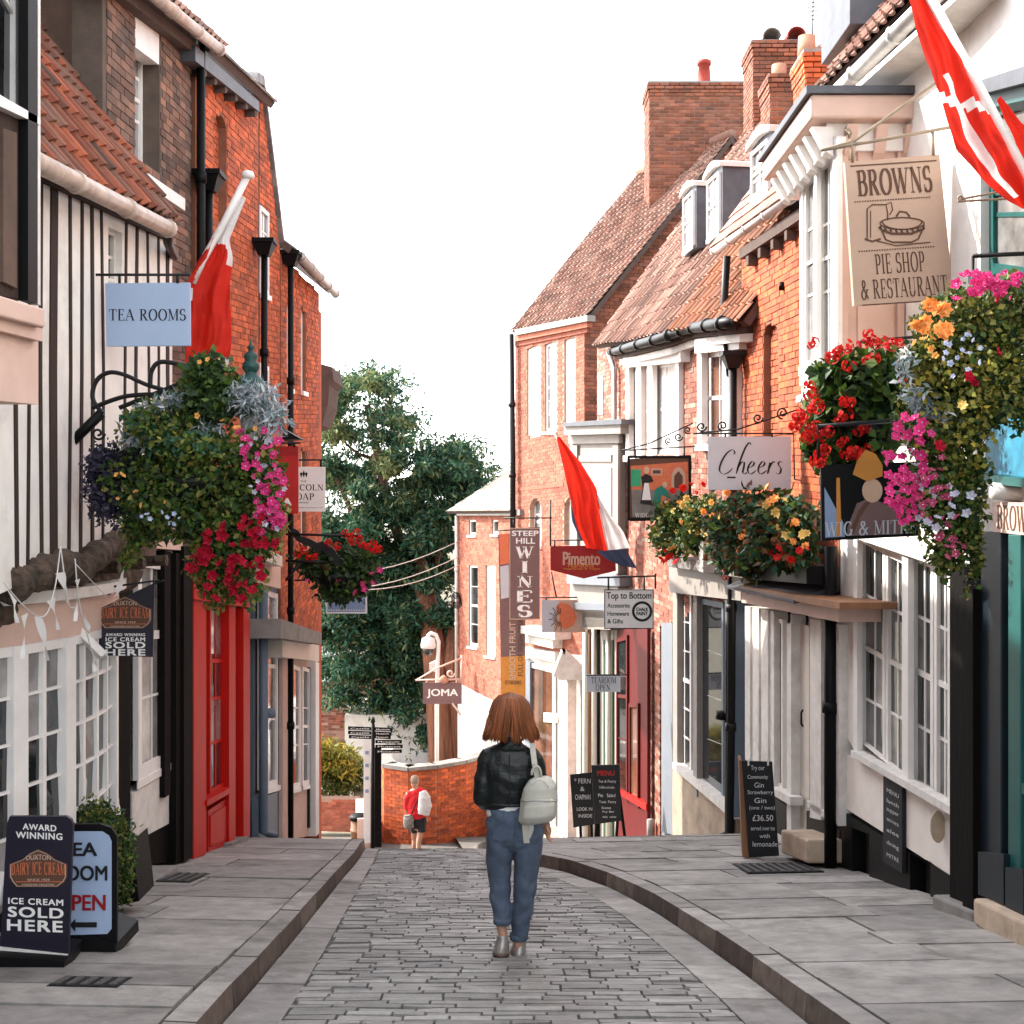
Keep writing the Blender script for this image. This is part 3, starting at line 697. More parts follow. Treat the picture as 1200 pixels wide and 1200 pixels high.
# flagstones
def flags(par, side, y0, y1):
    cells = []; y = y0
    while y < y1:
        h = rng.uniform(.42, .72)
        if side < 0: xa, xb = (lambda yy: -3.42), (lambda yy: kl(yy) - .165)
        else: xa, xb = (lambda yy: kr(yy) + .165), (lambda yy: lerp_tab(WRX, yy) + .05)
        wdt = xb(y) - xa(y); n = max(1, int(wdt / rng.uniform(.62, 1.05))); cuts = [0] + sorted([(i + rng.uniform(-.22, .22)) / n for i in range(1, n)]) + [1]
        if rng.random() < .12: cuts = [0, 1] if n < 3 else cuts
        for a, b in zip(cuts, cuts[1:]):
            g = rng.uniform(.004, .012); dz = rng.uniform(-.008, .005); V = []
            tl = rng.uniform(-.006, .006)
            for (s, yy) in ((a, y + g), (b, y + g), (b, y + h - g), (a, y + h - g)):
                X = xa(yy) + (xb(yy) - xa(yy)) * s + (g if s == a else -g); X += rng.uniform(-.006, .006); yj = yy + rng.uniform(-.006, .006); V.append((X, yj, gp(X, yj) + dz + tl * (s - .5) + rng.uniform(-.002, .002)))
            V += [(p[0], p[1], p[2] - .035) for p in V]
            cells.append((V, B5, 0))
        y += h
    pieces('flagstone', par, cells, ['paving'], 150)
flags(paveL, -1, 2.5, 24); flags(paveR, 1, 2.5, 24)
# iron grates and covers let into the flags
def grate(x0, x1, y0, y1, name, par, n=7):
    mb = MB(); z = lambda x, y: gp(x, y) + .004
    mb.box8([(x, y, z(x, y) + .002) for x, y in ((x0, y0), (x1, y0), (x1, y1), (x0, y1))] + [(x, y, z(x, y) - .02) for x, y in ((x0, y0), (x1, y0), (x1, y1), (x0, y1))])
    for i in range(n):
        a = x0 + (x1 - x0) * (i + .2) / n; b = x0 + (x1 - x0) * (i + .7) / n
        c = [(a, y0 + .03), (b, y0 + .03), (b, y1 - .03), (a, y1 - .03)]; mb.box8([(x, y, z(x, y) + .010) for x, y in c] + [(x, y, z(x, y)) for x, y in c], 1)
    mb.build(name, ['black_paint', 'asphalt'], par)
grate(-3.3, -2.75, 10.2, 10.9, 'cellar_grate', paveL); grate(-2.3, -1.95, 5.9, 6.15, 'drain_cover', paveL, 5)
grate(2.15, 2.85, 10.9, 11.7, 'cellar_grate', paveR, 9)
# ================================================================ LEFT SIDE
XL = -3.35
LW = Wall(XL, 3, XL, 22, plan=True)
# ---- near shop with oriel window at the left edge
t = thing('shop_building', (-2.9, 5, G(5)), 'shop at the left edge with a dark sash oriel over a pink plaster base', 'building')
W0 = Wall(-2.5, 2.2, -2.5, 6.35, plan=True)
wq = [W0.uz(-60, -400), W0.uz(32, -90), W0.uz(32, 136), W0.uz(-60, 84)]
wall_mesh(W0, t, W0.poly([(-300, -1300), (46, -300), (46, 352), (-300, 310)]), [wq], 'oak_dark', .12)
window(W0, t, wq, 3, 2, .04, fr=.05, sash=True, sill=True)
panelbox(W0, t, 'corner_post', 33, 44, -300, -300, 352, 356, 0, .05, 'black_paint')
panelbox(W0, t, 'frame_post', 44.5, 47.5, -300, -300, 356, 358, 0, .04, 'white_worn')
panelbox(W0, t, 'panel', 4, 20, 150, 156, 330, 338, .0, .02, 'render_brown')
panelbox(W0, t, 'cornice', -320, 53, 250, 362, 288, 384, -.7, .10, 'pink_paint', bevel=.01)
panelbox(W0, t, 'cornice_lower', -320, 50, 290, 385, 306, 400, -.7, .05, 'pink_paint')
panelbox(W0, t, 'oriel_base', -320, 45, 308, 401, 440, 474, -.7, .0, 'plaster_pink')
W0b = Wall(-3.28, 2.2, -3.28, 8.2, plan=True)
W0b_b = MB(); W0b_b.box(-3.6, -3.28, 2.2, 7.62, G(7.8), 1.0); W0b_b.build('shop_wall', 'black_paint', t)
mb = MB(); mb.box(-8, -3.3, -3, 6.35, -3, 6.5); mb.box(-3.3, -2.62, 2.2, 6.34, 1.2, 6.5); mb.build('back_wall', 'render_brown', t)

# ---- timber framed tea room
t = thing('tea_room', (-3.2, 8.5, gp(-3.2, 8.5)), 'black and white timber framed tea room with rust tiled roof and white bow window', 'building')
WT = Wall(-2.9, 4, -2.9, 10.25, plan=True)
top = lambda x: 174 + .5 * x
bot = lambda x: 696 - .46 * x
wq = WT.quad(127, 143, 266, 273, 330, 333)
wall_mesh(WT, t, WT.poly([(-250, top(-250)), (201, top(201)), (201, bot(201)), (-250, bot(-250))]), [wq], 'plaster_white', .15)
window(WT, t, wq, 1, 2, .05, fr=.03, fm='white_worn')
for i, (x, w) in enumerate(((22, 3.5), (36, 2.5), (50, 3), (63, 8), (84, 2.6), (97, 2.6), (109, 3), (122, 2), (149, 2), (163, 2.6), (176, 1.8), (187, 1.8), (198, 3))):
    mb = MB(); a = x; j = [rng.uniform(-2, 2) for _ in range(4)]; y0, y1 = top(a) + 2, bot(a) - 2; ym = (y0 + y1) / 2
    for (u, v, p, q2) in ((y0, ym, j[0], j[1]), (ym, y1, j[1], j[2])):
        f = [WT.uz(a + p, u, .025), WT.uz(a + w + p, u, .025), WT.uz(a + w + q2, v, .025), WT.uz(a + q2, v, .025)]
        mb.box8([WT.w(c[0], c[1], .010) for c in f] + [WT.w(c[0], c[1], -.02) for c in f])
    mb.build('timber_stud', 'oak_dark', t)
panelbox(WT, t, 'wall_plate', 14, 200, top(14) + 2, top(200) + 1, top(14) + 14, top(200) + 9, 0, .035, 'oak_dark')
# gnarled jetty beam, in two crooked lengths
def gnarled(name, pts, r, mat='oak_grey', n=12, amp=.25):
    mb = MB(); P_ = []
    P_ = [Vector(q_) for q_ in smooth(pts, 22)]; mb.tube(P_, [r * (1 + .16 * math.sin(i * .55) + .10 * math.sin(i * 1.7) + .05 * rng.uniform(-1, 1)) for i in range(len(P_))], 18, smooth=True)
    mb.v = [tuple(Vector(v) + Vector((rng.uniform(-1, 1), rng.uniform(-1, 1), rng.uniform(-1, 1))) * r * .07) for v in mb.v]
    return mb.build(name, mat, t)
gnarled('jetty_beam', [WT.w(*WT.uz(14, 688), -.02), WT.w(*WT.uz(60, 664), .03), WT.w(*WT.uz(92, 668), .0)], .095)
gnarled('jetty_beam', [WT.w(*WT.uz(82, 672), .04), WT.w(*WT.uz(120, 640), .05), WT.w(*WT.uz(186, 615), .0)], .085)
gnarled('jetty_beam', [Vector((-3.25, 7.3, -.62)), Vector((-3.12, 8.6, -.58)), Vector((-3.15, 9.9, -.5))], .11)
for y in (7.5, 8.1, 8.7, 9.3, 9.9):
    mb = MB(); mb.tube([(-3.3, y, -.42), (-2.86, y, -.40)], .05, 6, smooth=False); mb.build('joist_end', 'oak_grey', t)
mb = MB(); mb.box(-7.5, -3.05, 3.2, 10.24, -.45, 2.3); mb.build('back_wall', 'render_brown', t)
mb = MB(); mb.box(-7.5, -3.42, 6.3, 10.24, -4.2, -.45); mb.build('back_wall', 'render_brown', t)
# corbel board
B = Board(8.55); B.slab([(50, 262), (74, 254), (89, 260), (62, 322), (50, 326)], .10).build('corbel', 'stone_buff', t, bevel=.008)
# lower floor: bow window
def bow(y0, y1, x0, bulge, cols, rows, zt, zb, root, posts=()):
    pt = lambda s, off=0: Vector((x0 + (bulge + off) * math.sin(math.pi * (.06 + .88 * s)) ** .8 - bulge * .35, y0 + (y1 - y0) * s, 0))
    f = MB(); z = lambda s, r: zt(s) + (zb(s) - zt(s)) * r
    def bar(s0, s1, r0, r1, th, o=0.):
        f.box8([pt(s0, th) + Vector((0, 0, z(s0, r0))), pt(s1, th) + Vector((0, 0, z(s1, r0))), pt(s1, th) + Vector((0, 0, z(s1, r1))), pt(s0, th) + Vector((0, 0, z(s0, r1))),
                pt(s0, -.05) + Vector((0, 0, z(s0, r0))), pt(s1, -.05) + Vector((0, 0, z(s1, r0))), pt(s1, -.05) + Vector((0, 0, z(s1, r1))), pt(s0, -.05) + Vector((0, 0, z(s0, r1)))])
    for c in range(cols + 1):
        w = .022 if c in posts or c in (0, cols) else .0062; bar(max(0, c / cols - w), min(1, c / cols + w), -.02, 1.02, .05 if w > .01 else .018)
    for r in range(rows + 1):
        w = .022 if r in (0, rows) else .0065
        for c in range(cols * 2): bar(c / cols / 2, (c + 1) / cols / 2, r / rows - w, r / rows + w, .012 if w < .01 else .03)
    fr_ = f.build('window', 'white_paint', root)
    for c in range(cols):
        for r in range(rows):
            V = [pt(s, -.012) + Vector((0, rng.uniform(-.001, .001), z(s, q))) for s, q in ((c / cols, r / rows), ((c + 1) / cols, r / rows), ((c + 1) / cols, (r + 1) / rows), (c / cols, (r + 1) / rows))]
            V[0].x += rng.uniform(-.012, .012); V[2].x += rng.uniform(-.012, .012)
            MB().add(V, [(0, 1, 2, 3)]).build('pane', rng.choice(('glass', 'glass', 'glass_pale')), fr_)
    for nm, r0, r1, o, m in (('window_sill', 1.02, 1.06, .05, 'white_paint'), ('stall_riser', 1.08, 1.45, -.12, 'black_paint'), ('fascia', -.20, -.02, .03, 'pink_paint'), ('cornice', -.25, -.20, .12, 'white_worn')):
        f = MB()
        for c in range(cols * 2):
            s0, s1 = c / cols / 2, (c + 1) / cols / 2
            f.box8([pt(s0, o) + Vector((0, 0, z(s0, r0))), pt(s1, o) + Vector((0, 0, z(s1, r0))), pt(s1, o) + Vector((0, 0, z(s1, r1))), pt(s0, o) + Vector((0, 0, z(s0, r1))),
                    pt(s0, -.2) + Vector((0, 0, z(s0, r0))), pt(s1, -.2) + Vector((0, 0, z(s1, r0))), pt(s1, -.2) + Vector((0, 0, z(s1, r1))), pt(s0, -.2) + Vector((0, 0, z(s0, r1)))])
        f.build(nm, m, root)
    return fr_
bow(7.0, 10.0, -3.28, .42, 11, 5, lambda s: -.87 - .02 * s, lambda s: -2.33 - .05 * s, t, posts=(2, 4, 8))
mb = MB(); mb.lathe((-2.85, 6.55, -2.05), [(.0, -.16), (.05, -.15), (.06, -.10), (.13, -.08), (.14, .02), (.10, .05), (.02, .06)], 18); mb.build('sill_bracket', 'white_paint', t)
mb = MB(); mb.box(-3.1, -2.95, 6.4, 6.75, -3.2, -2.0); mb.build('bow_corner', 'white_worn', t)
B = Board(9.35)
B.slab(rc(95.5, 107, 804, 822), .004).build('window_sticker', 'print_teal', t); B.slab(rc(95.5, 109, 829, 843), .004).build('window_sticker', 'print_green', t)
B.slab(rc(95, 108, 852, 890), .004).build('notice', 'print_white', t)
panelbox(LW, t, 'corner_post', 133, 153, 655, 668, 985, 978, -.15, .05, 'black_wood')
# bracket plank by the sign
B = Board(8.3); mb = MB(); mb.tube([B.p(80, 728), B.p(121, 769)], .038, 4, smooth=False); mb.build('awning_pole', 'white_worn', t)
# roof and gutter
ea = Vector((-2.78, 4, 0)); 
def zt_(x, y, off=.12):
    u, z = WT.uz(x, y, off); return WT.w(u, z, off)
g0, g1 = zt_(-150, 92), zt_(203, 262)
v = Vector((-1.9, 0, 2.75)); roof(t, g0, g1, g1 + v, g0 + v, 14, 26, 'tile_rust', limit=200, wave=.02)
gutter(t, zt_(-100, 118, .2), zt_(197, 268, .2), .062, 'copper_pipe')
mb = MB(); mb.tube([zt_(196, 268, .2), zt_(197, 285, .12), WT.w(*WT.uz(200, 300), .03)], .04, 8); mb.build('gutter_outlet', 'iron', t)
# louvred white vent ladder
B = Board(10.6)
for y0, y1 in ((275, 333), (405, 452)):
    mb = MB()
    for i in range(int((y1 - y0) / 5)): B.slab([(190, y0 + i * 5 + 1), (199, y0 + i * 5), (199, y0 + i * 5 + 2.6), (190, y0 + i * 5 + 3.6)], .03, mb=mb)
    B.slab(rc(188.6, 190, y0, y1), .05, mb=mb); B.slab(rc(198.6, 200, y0, y1), .05, mb=mb); mb.build('louvre', 'white_worn', t)

# ---- dark brick house
t = thing('brick_house', (-3.4, 11.2, gp(-3.3, 11.2)), 'dark brick house above the tea room with white sill band and brown gable', 'building')
q = LW.quad(158, 187, 18, 38, 187, 203)
eav = lambda x: -115 + .775 * x
P_ = LW.poly([(120, eav(120)), (223, eav(223)), (223, 640), (120, 640)])
wall_mesh(LW, t, P_, [q], 'mortar_dark', .25)
bricks(LW, t, P_, [q], 'brick_dark', slant=.07, limit=300)
window(LW, t, q, 1, 3, .16, fr=.05, gm='glass_pale', bar=.03, sill=False)
panelbox(LW, t, 'lintel_panel', 158.5, 186.5, 19, 38.5, 55, 76, -.15, .004, 'white_paint')
panelbox(LW, t, 'sill_band', 127, 217, 171, 233, 187, 247, -.02, .07, 'white_paint')
panelbox(LW, t, 'eaves_board', 118, 236, eav(118) - 16, eav(236) - 12, eav(118), eav(236), -.1, .12, 'roof_under')
WG2 = Wall(XL, 10.26, -8.5, 10.26, plan=True)
MB().box8([Vector(p) for p in ((-8.5, 10.26, 1.5), (XL - .001, 10.26, 1.5), (XL - .001, 10.26, 7.2), (-8.5, 10.26, 7.2), (-8.5, 10.5, 1.5), (XL - .001, 10.5, 1.5), (XL - .001, 10.5, 7.2), (-8.5, 10.5, 7.2))]).build('gable_wall', 'render_brown', t)
mb = MB(); mb.box(-8.5, XL - .26, 10.5, 12.55, -4.4, 5.0); mb.build('back_wall', 'render_brown', t)
e0 = LW.w(*LW.uz(110, eav(110) - 14), .22); e1 = LW.w(*LW.uz(238, eav(238) - 12), .22); v = Vector((-3, 0, 2.6)); roof(t, e0, e1, e1 + v, e0 + v, 16, 20, 'tile_brown', limit=40)
gutter(t, LW.w(*LW.uz(130, eav(130) - 2), .26), LW.w(*LW.uz(228, eav(228) - 4), .26), .06, 'copper_pipe')
pipe(t, [LW.w(*LW.uz(222, 48), .12), LW.w(*LW.uz(222, 325), .12), LW.w(*LW.uz(222, 690), .12)], .045)
# ground floor shopfront of the dark brick house
panelbox(LW, t, 'fascia', 154, 214, 592, 612, 640, 645, -.1, .10, 'plaster_pink')
panelbox(LW, t, 'shopfront_wall', 154, 226, 641, 646, 915, 900, -.14, -.08, 'white_worn')
q = LW.quad(157, 193, 650, 657, 915, 895)
window(LW, t, q, 2, 3, -.04, fr=.10, gm='glass_pale', meet=.36)
panelbox(LW, t, 'stall_riser', 155, 200, 930, 903, 988, 964, -.1, .03, 'white_worn')
panelbox(LW, t, 'plinth', 155, 226, 989, 945, 1015, 1008, -.1, .02, 'black_wood')
panelbox(LW, t, 'pilaster', 200, 206, 645, 648, 958, 952, -.1, .02, 'white_worn')
panelbox(LW, t, 'black_post', 193, 200, 645, 647, 935, 930, -.1, .08, 'black_wood')
panelbox(LW, t, 'black_post', 206.5, 215, 648, 650, 1012, 1008, -.1, .10, 'black_wood')
panelbox(LW, t, 'black_post', 215.5, 226, 640, 640, 1010, 1005, -.1, .13, 'black_wood')
mb = MB(); mb.box8([Vector(p) for p in ((-3.35, 9.9, -3.1), (-3.05, 9.9, -3.1), (-3.05, 10.9, -3.22), (-3.35, 10.9, -3.22), (-3.4, 9.8, -3.35), (-3.0, 9.8, -3.35), (-3.0, 11.0, -3.6), (-3.4, 11.0, -3.6))]); mb.build('step', 'stone_grey', t, bevel=.02)

# ---- orange brick house with red shopfront
t = thing('brick_house', (-3.4, 13.8, gp(-3.3, 13.8)), 'orange brick house with narrow bricked-up niche over a bright red shopfront', 'building')
eav = lambda x: -112 + .80 * x
niche = LW.poly([(250.5, 258), (250.5, 144), (253, 136), (258, 134), (262, 139), (265, 150), (265, 262)])
P_ = LW.poly([(229, eav(229)), (303, eav(303)), (303, 690), (229, 690)])
wall_mesh(LW, t, P_, [niche], 'mortar_orange', .25); bricks(LW, t, P_, [niche], 'brick_orange', slant=.09, limit=300, z0=.03)
NP = LW.poly([(248, 268), (248, 128), (268, 128), (268, 268)]); bricks(LW, t, NP, [], 'brick_orange', slant=.09, limit=0, off=-.10)
wall_mesh(LW, t, NP, [], 'mortar_orange', .05, 'niche_back', -.11)
panelbox(LW, t, 'eaves_board', 229, 304, eav(229) - 18, eav(304) - 12, eav(229), eav(304), -.1, .16, 'lead')
for x in (240, 252, 264, 276, 288, 299): panelbox(LW, t, 'eaves_bracket', x, x + 2.5, eav(x) + .5, eav(x) + 2, eav(x) + 10, eav(x) + 9, 0, .14, 'roof_under')
e0 = LW.w(*LW.uz(228, eav(228) - 18), .2); e1 = LW.w(*LW.uz(305, eav(305) - 12), .2); v = Vector((-3, 0, 2.2)); roof(t, e0, e1, e1 + v, e0 + v, 14, 16, 'slate', limit=20, kind='flat')
mb = MB(); mb.box(-8.5, XL - .26, 12.56, 15.75, -5, 5.0); mb.build('back_wall', 'render_brown', t)
pipe(t, [LW.w(*LW.uz(229.5, 225), .14), LW.w(*LW.uz(229.5, 330), .14), LW.w(*LW.uz(229.5, 690), .14)], .04, hopper=True)
pipe(t, [LW.w(*LW.uz(297, 300), .14), LW.w(*LW.uz(297, 640), .14)], .043, hopper=True); 
# red shopfront
panelbox(LW, t, 'fascia', 227, 293, 672, 690, 702, 712, -.1, .14, 'red_paint')
panelbox(LW, t, 'pilaster', 227, 242, 700, 704, 1008, 1001, -.1, .10, 'red_paint', bevel=.01)
q = LW.quad(244, 268, 706, 712, 934, 920)
window(LW, t, q, 3, 4, -.02, fr=.06, fm='red_paint', gm=['glass_pale', 'glass', 'glass_pale', 'glass'], meet=.30, bar=.035)
panelbox(LW, t, 'stall_riser', 244, 268, 950, 934, 1000, 992, -.1, .04, 'red_paint')
panelbox(LW, t, 'riser_panel', 247, 265, 956, 944, 992, 984, .04, .055, 'red_paint')
panelbox(LW, t, 'window_sill', 243, 272, 938, 922, 945, 928, -.1, .12, 'red_paint')
panelbox(LW, t, 'pilaster', 268.5, 276, 708, 712, 992, 987, -.1, .08, 'red_paint')
panelbox(LW, t, 'door', 277, 285, 712, 716, 986, 982, -.12, -.02, 'red_paint'); panelbox(LW, t, 'door_glass', 278.2, 284, 740, 742, 880, 878, -.02, -.012, 'glass')
panelbox(LW, t, 'pilaster', 285.5, 293, 712, 716, 984, 980, -.1, .10, 'red_paint')
panelbox(LW, t, 'step', 272, 290, 988, 980, 994, 986, -.1, .14, 'stone_grey')

# ---- red brick gabled house with grey-blue shopfront
t = thing('brick_house', (-3.4, 16.4, gp(-3.3, 16.4)), 'red brick house with steep street gable over a pale blue-grey shopfront', 'building')
q = LW.quad(303.5, 314, 240, 250, 343, 347)
P_ = LW.poly([(303.6, 300), (303.6, 92), (306.5, 108), (328, 292), (328, 662), (303.6, 662)])
P_[0] = (P_[1][0], P_[0][1])
P_ = LW.poly([(303.6, 92), (306.5, 108), (328, 292), (328, 662), (303.6, 662)])
wall_mesh(LW, t, P_, [q], 'mortar_orange', .25); bricks(LW, t, P_, [q], 'brick_orange', slant=.09, limit=260, z0=.02, minpx=16)
window(LW, t, q, 2, 4, -.02, fr=.06, gm='glass_pale', bar=.03)
q = LW.quad(302.5, 313, 425, 430, 500, 503); window(LW, t, q, 2, 3, -.03, fr=.06, gm='glass_pale')
cop = MB(); cc = [LW.uz(289, 120), LW.uz(297, 93), LW.uz(305, 98), LW.uz(329, 290)]
cells = []
for a, b in zip(cc, cc[1:]):
    n = 10
    for i in range(n):
        p = (a[0] + (b[0] - a[0]) * i / n, a[1] + (b[1] - a[1]) * i / n); p2 = (a[0] + (b[0] - a[0]) * (i + .93) / n, a[1] + (b[1] - a[1]) * (i + .93) / n)
        cells.append(([LW.w(p[0], p[1] + .1, .06), LW.w(p2[0], p2[1] + .1, .06), LW.w(p2[0], p2[1] - .03, .06), LW.w(p[0], p[1] - .03, .06), LW.w(p[0], p[1] + .1, -.3), LW.w(p2[0], p2[1] + .1, -.3), LW.w(p2[0], p2[1] - .03, -.3), LW.w(p[0], p[1] - .03, -.3)], B6, 0))
pieces('coping_stone', t, cells, ['slate'], 30)
# near side of the gable above the neighbour's roof
mb = MB(); mb.box(-6.5, XL, 15.9, 15.98, 3.5, 5.05); mb.build('gable_side', 'slate', t)
mb = MB(); mb.box(-8.5, XL - .26, 15.98, 17.35, -5.5, 4.0); mb.build('back_wall', 'render_brown', t)
e0 = LW.w(*LW.uz(297, 96), -.1); e1 = LW.w(*LW.uz(329, 288), -.1); v = Vector((-4, 0, 0)); roof(t, e1, e0, e0 + v, e1 + v, 10, 10, 'slate', limit=0, kind='flat')
panelbox(LW, t, 'cornice', 297, 331, 636, 652, 652, 664, -.1, .22, 'cream_paint'); panelbox(LW, t, 'fascia', 297, 329, 652, 664, 682, 690, -.1, .08, 'pink_paint')
panelbox(LW, t, 'shopfront_wall', 297, 329, 683, 690, 985, 980, -.14, -.05, 'blue_grey_paint')
q = LW.quad(304, 324, 690, 696, 926, 920); window(LW, t, q, 2, 3, -.02, fr=.07, gm='glass_pale', meet=.38)
panelbox(LW, t, 'stall_riser', 303, 325, 936, 928, 984, 979, -.05, .04, 'blue_grey_paint')
pipe(t, [LW.w(*LW.uz(300, 690), .10), LW.w(*LW.uz(300, 975), .10), LW.w(*LW.uz(303, 980), .22)], .06, 'blue_grey_paint')
pipe(t, [LW.w(*LW.uz(331, 312), .12), LW.w(*LW.uz(331, 640), .12), LW.w(*LW.uz(331, 985), .12)], .043, hopper=True)

# ---- far orange brick house, end of the left row
t = thing('brick_house', (-3.4, 19.3, gp(-3.3, 19.3)), 'last orange brick house of the left row with white rendered shop bay', 'building')
eav = lambda x: -30 + 1.0 * x
q1 = LW.quad(336, 341.5, 352, 357, 455, 456); q2 = LW.quad(352.5, 358, 360, 365, 458, 460); q3 = LW.quad(352.5, 357.5, 525, 528, 640, 640)
P_ = LW.poly([(328.5, eav(328.5)), (374, eav(374)), (374, 745), (328.5, 745)])
wall_mesh(LW, t, P_, [q1, q2, q3], 'mortar_orange', .25); bricks(LW, t, P_, [q1, q2, q3], 'brick_orange', slant=.08, limit=200, z0=.05, minpx=14)
for q in (q1, q2, q3): window(LW, t, q, 1, 3, .05, fr=.06, gm='blind_white' if q is not q1 else 'glass_pale', bar=.03)
e0 = LW.w(*LW.uz(328, eav(328) - 8), .18); e1 = LW.w(*LW.uz(377, eav(377) - 8), .18); v = Vector((-3, 0, 2.4)); roof(t, e0, e1, e1 + v, e0 + v, 12, 18, 'slate', limit=20, kind='flat')
gutter(t, LW.w(*LW.uz(333, eav(333) - 2), .24), LW.w(*LW.uz(377, eav(377) - 3), .24), .07, 'galvanised')
mb = MB(); mb.box(-8.5, XL - .26, 17.36, 21.0, -6.5, 3.6); mb.build('back_wall', 'brick_brown', t)
mb = MB(); mb.box(-3.61, XL, 20.75, 21.0, -6.0, 3.5); mb.build('end_wall', 'brick_orange', t)
B = Board(22.5); B.slab([(368, 424), (389, 430), (391, 446), (386, 452), (384, 474), (377, 498), (368, 500)], 1.2).build('far_eaves', 'roof_under', t)
panelbox(LW, t, 'shop_roof', 329, 377, 725, 742, 748, 755, -.1, .38, 'stone_grey'); panelbox(LW, t, 'fascia', 331, 374, 750, 756, 770, 775, -.1, .2, 'cream_paint')
panelbox(LW, t, 'shopfront_wall', 331, 373, 768, 774, 985, 978, -.14, .0, 'plaster_pink')
q = LW.quad(338, 349, 778, 782, 925, 922); window(LW, t, q, 1, 3, -.04, fr=.06, gm='glass_warm'); q = LW.quad(352, 360, 781, 784, 921, 919); window(LW, t, q, 1, 3, -.04, fr=.06, gm='glass')
panelbox(LW, t, 'door', 362, 369, 782, 784, 970, 968, 0, .03, 'black_paint')
panelbox(LW, t, 'pilaster', 370, 374, 775, 777, 980, 977, 0, .12, 'white_paint')
# ================================================================ RIGHT SIDE
def scroll(B, cx, cy, r, turns=1.4, a0=0, sg=1):
    return [B.p(cx + sg * r * (1 - k / 40) * math.cos(R(a0 + 360 * turns * k / 32)), cy + r * (1 - k / 40) * math.sin(R(a0 + 360 * turns * k / 32))) for k in range(33)]
# ---- teal fronted shop, nearest on the right
t = thing('shop_building', (3.3, 7, gp(3.2, 7)), 'teal painted shop at the right edge with green cornice and dark columns', 'building')
W0 = Wall(3.24, 8.5, 3.14, 3, plan=True)
qw = W0.quad(1149, 1260, 236, 215, 322, 330)
q = [W0.uz(1149, 128), W0.uz(1300, 70), W0.uz(1300, 350), W0.uz(1149, 322)]
wall_mesh(W0, t, W0.poly([(1135, -260), (2000, -900), (2000, 700), (1135, 700)]), [q], 'plaster_white', .25)
window(W0, t, q, 3, 3, .06, fr=.07, fm='teal_green', gm='glass_pale', bar=.03)
panelbox(W0, t, 'cornice', 1142, 1500, 96, -20, 112, 20, -.1, .30, 'lead'); panelbox(W0, t, 'cornice_lower', 1144, 1500, 113, 22, 130, 50, -.1, .22, 'teal_green')
panelbox(W0, t, 'turquoise_panel', 1154, 1500, 420, 420, 556, 590, 0, .06, 'turquoise_board', bevel=.01); panelbox(W0, t, 'panel_rail', 1152, 1500, 556, 590, 566, 602, 0, .12, 'teal_green')
panelbox(W0, t, 'fascia', 1163, 1500, 588, 600, 623, 660, -.1, .10, 'pink_paint')
Vg, Fg = serif('BROWNS RESTAURANT'); mb = MB(); xs = [v[0] for v in Vg]; mx = max(xs); fq = W0.quad(1168, 1330, 592, 600, 619, 642, .103)
mb.add([W0.w(*bl(fq, x / mx, 1 - y), .103) for x, y in Vg], Fg); mb.build('lettering', 'print_brown', t)
panelbox(W0, t, 'shop_wall', 1137, 2000, 640, 700, 1080, 1700, -.3, -.12, 'teal_dark')
for x0, x1, y0, y1, bw in ((1149, 1173, 622, 1046, 5), (1181, 1196, 626, 1064, 6), (1250, 1275, 640, 1110, 5)):
    f = panelbox(W0, t, 'pilaster', x0, x1, y0, y0, y1, y1 + (x1 - x0) * .55, -.12, .10, 'teal_dark' if bw == 5 else 'teal_green', bevel=.008)
    panelbox(W0, f, 'plinth_block', x0 - 3, x1 + 3, y1 - 48, y1 - 45, y1 + 2, y1 + (x1 - x0) * .6, .10, .14, 'teal_dark')
panelbox(W0, t, 'door', 1197, 1250, 640, 640, 1080, 1110, -.12, -.04, 'black_paint'); panelbox(W0, t, 'rail', 1197, 1250, 918, 935, 930, 948, -.04, .10, 'teal_green')
panelbox(W0, t, 'step', 1140, 1230, 1052, 1095, 1082, 1150, -.1, .22, 'stone_buff', bevel=.02); panelbox(W0, t, 'step', 1212, 1300, 1080, 1110, 1130, 1180, -.1, .30, 'stone_grey', bevel=.02)
mb = MB(); mb.box(3.5, 9, 2.6, 8.45, -3.8, 4.6); mb.build('back_wall', 'plaster_white', t)
B = Board(7.6); mb = MB(); mb.tube([B.p(1163, 575), B.p(1200, 580)], .055, 14); mb.build('fascia_lamp', 'white_paint', t)

# ---- white restaurant with the projecting oriel
t = thing('white_building', (3.3, 10, gp(3.2, 10)), 'white plastered restaurant with projecting cream oriel and white sash shop windows', 'building')
W1 = Wall(990, 11.2, 1135, 8.5)
qa = W1.quad(1005, 1057, 628, 655, 886, 917); qb = W1.quad(1064, 1110, 648, 668, 921, 950)
vent1 = W1.quad(1000, 1020, 970, 978, 1030, 1040); vent2 = W1.quad(1068, 1092, 1000, 1010, 1056, 1068)
wall_mesh(W1, t, W1.poly([(985, 125), (1136, 0), (1136, 975), (985, 850)]), [qa, qb], 'plaster_white', .25)
wall_mesh(W1, t, W1.poly([(985, 948), (1136, 1042), (1136, 1090), (985, 1040)]), [vent1, vent2], 'black_paint', .2, 'plinth', .012)
panelbox(W1, t, 'render_panel', 992, 1136, 884, 966, 948, 1040, -.1, .006, 'render_cream')
for vq in (vent1, vent2): qbox(MB(), W1, vq, 0, 1, 0, 1, -.2, -.12).build('vent', 'interior_dark', t)
def sashpair(q):
    for a0, a1, c in ((.0, .56, 2), (.58, 1., 2)):
        qq = [bl(q, a0, 0), bl(q, a1, 0), bl(q, a1, 1), bl(q, a0, 1)]; window(W1, t, qq, c, 4, .03, fr=.055, gm=['glass', 'glass_pale', 'glass', 'glass_pale', 'glass'], bar=.024, sill=False, meet=.5)
sashpair(qa); sashpair(qb)
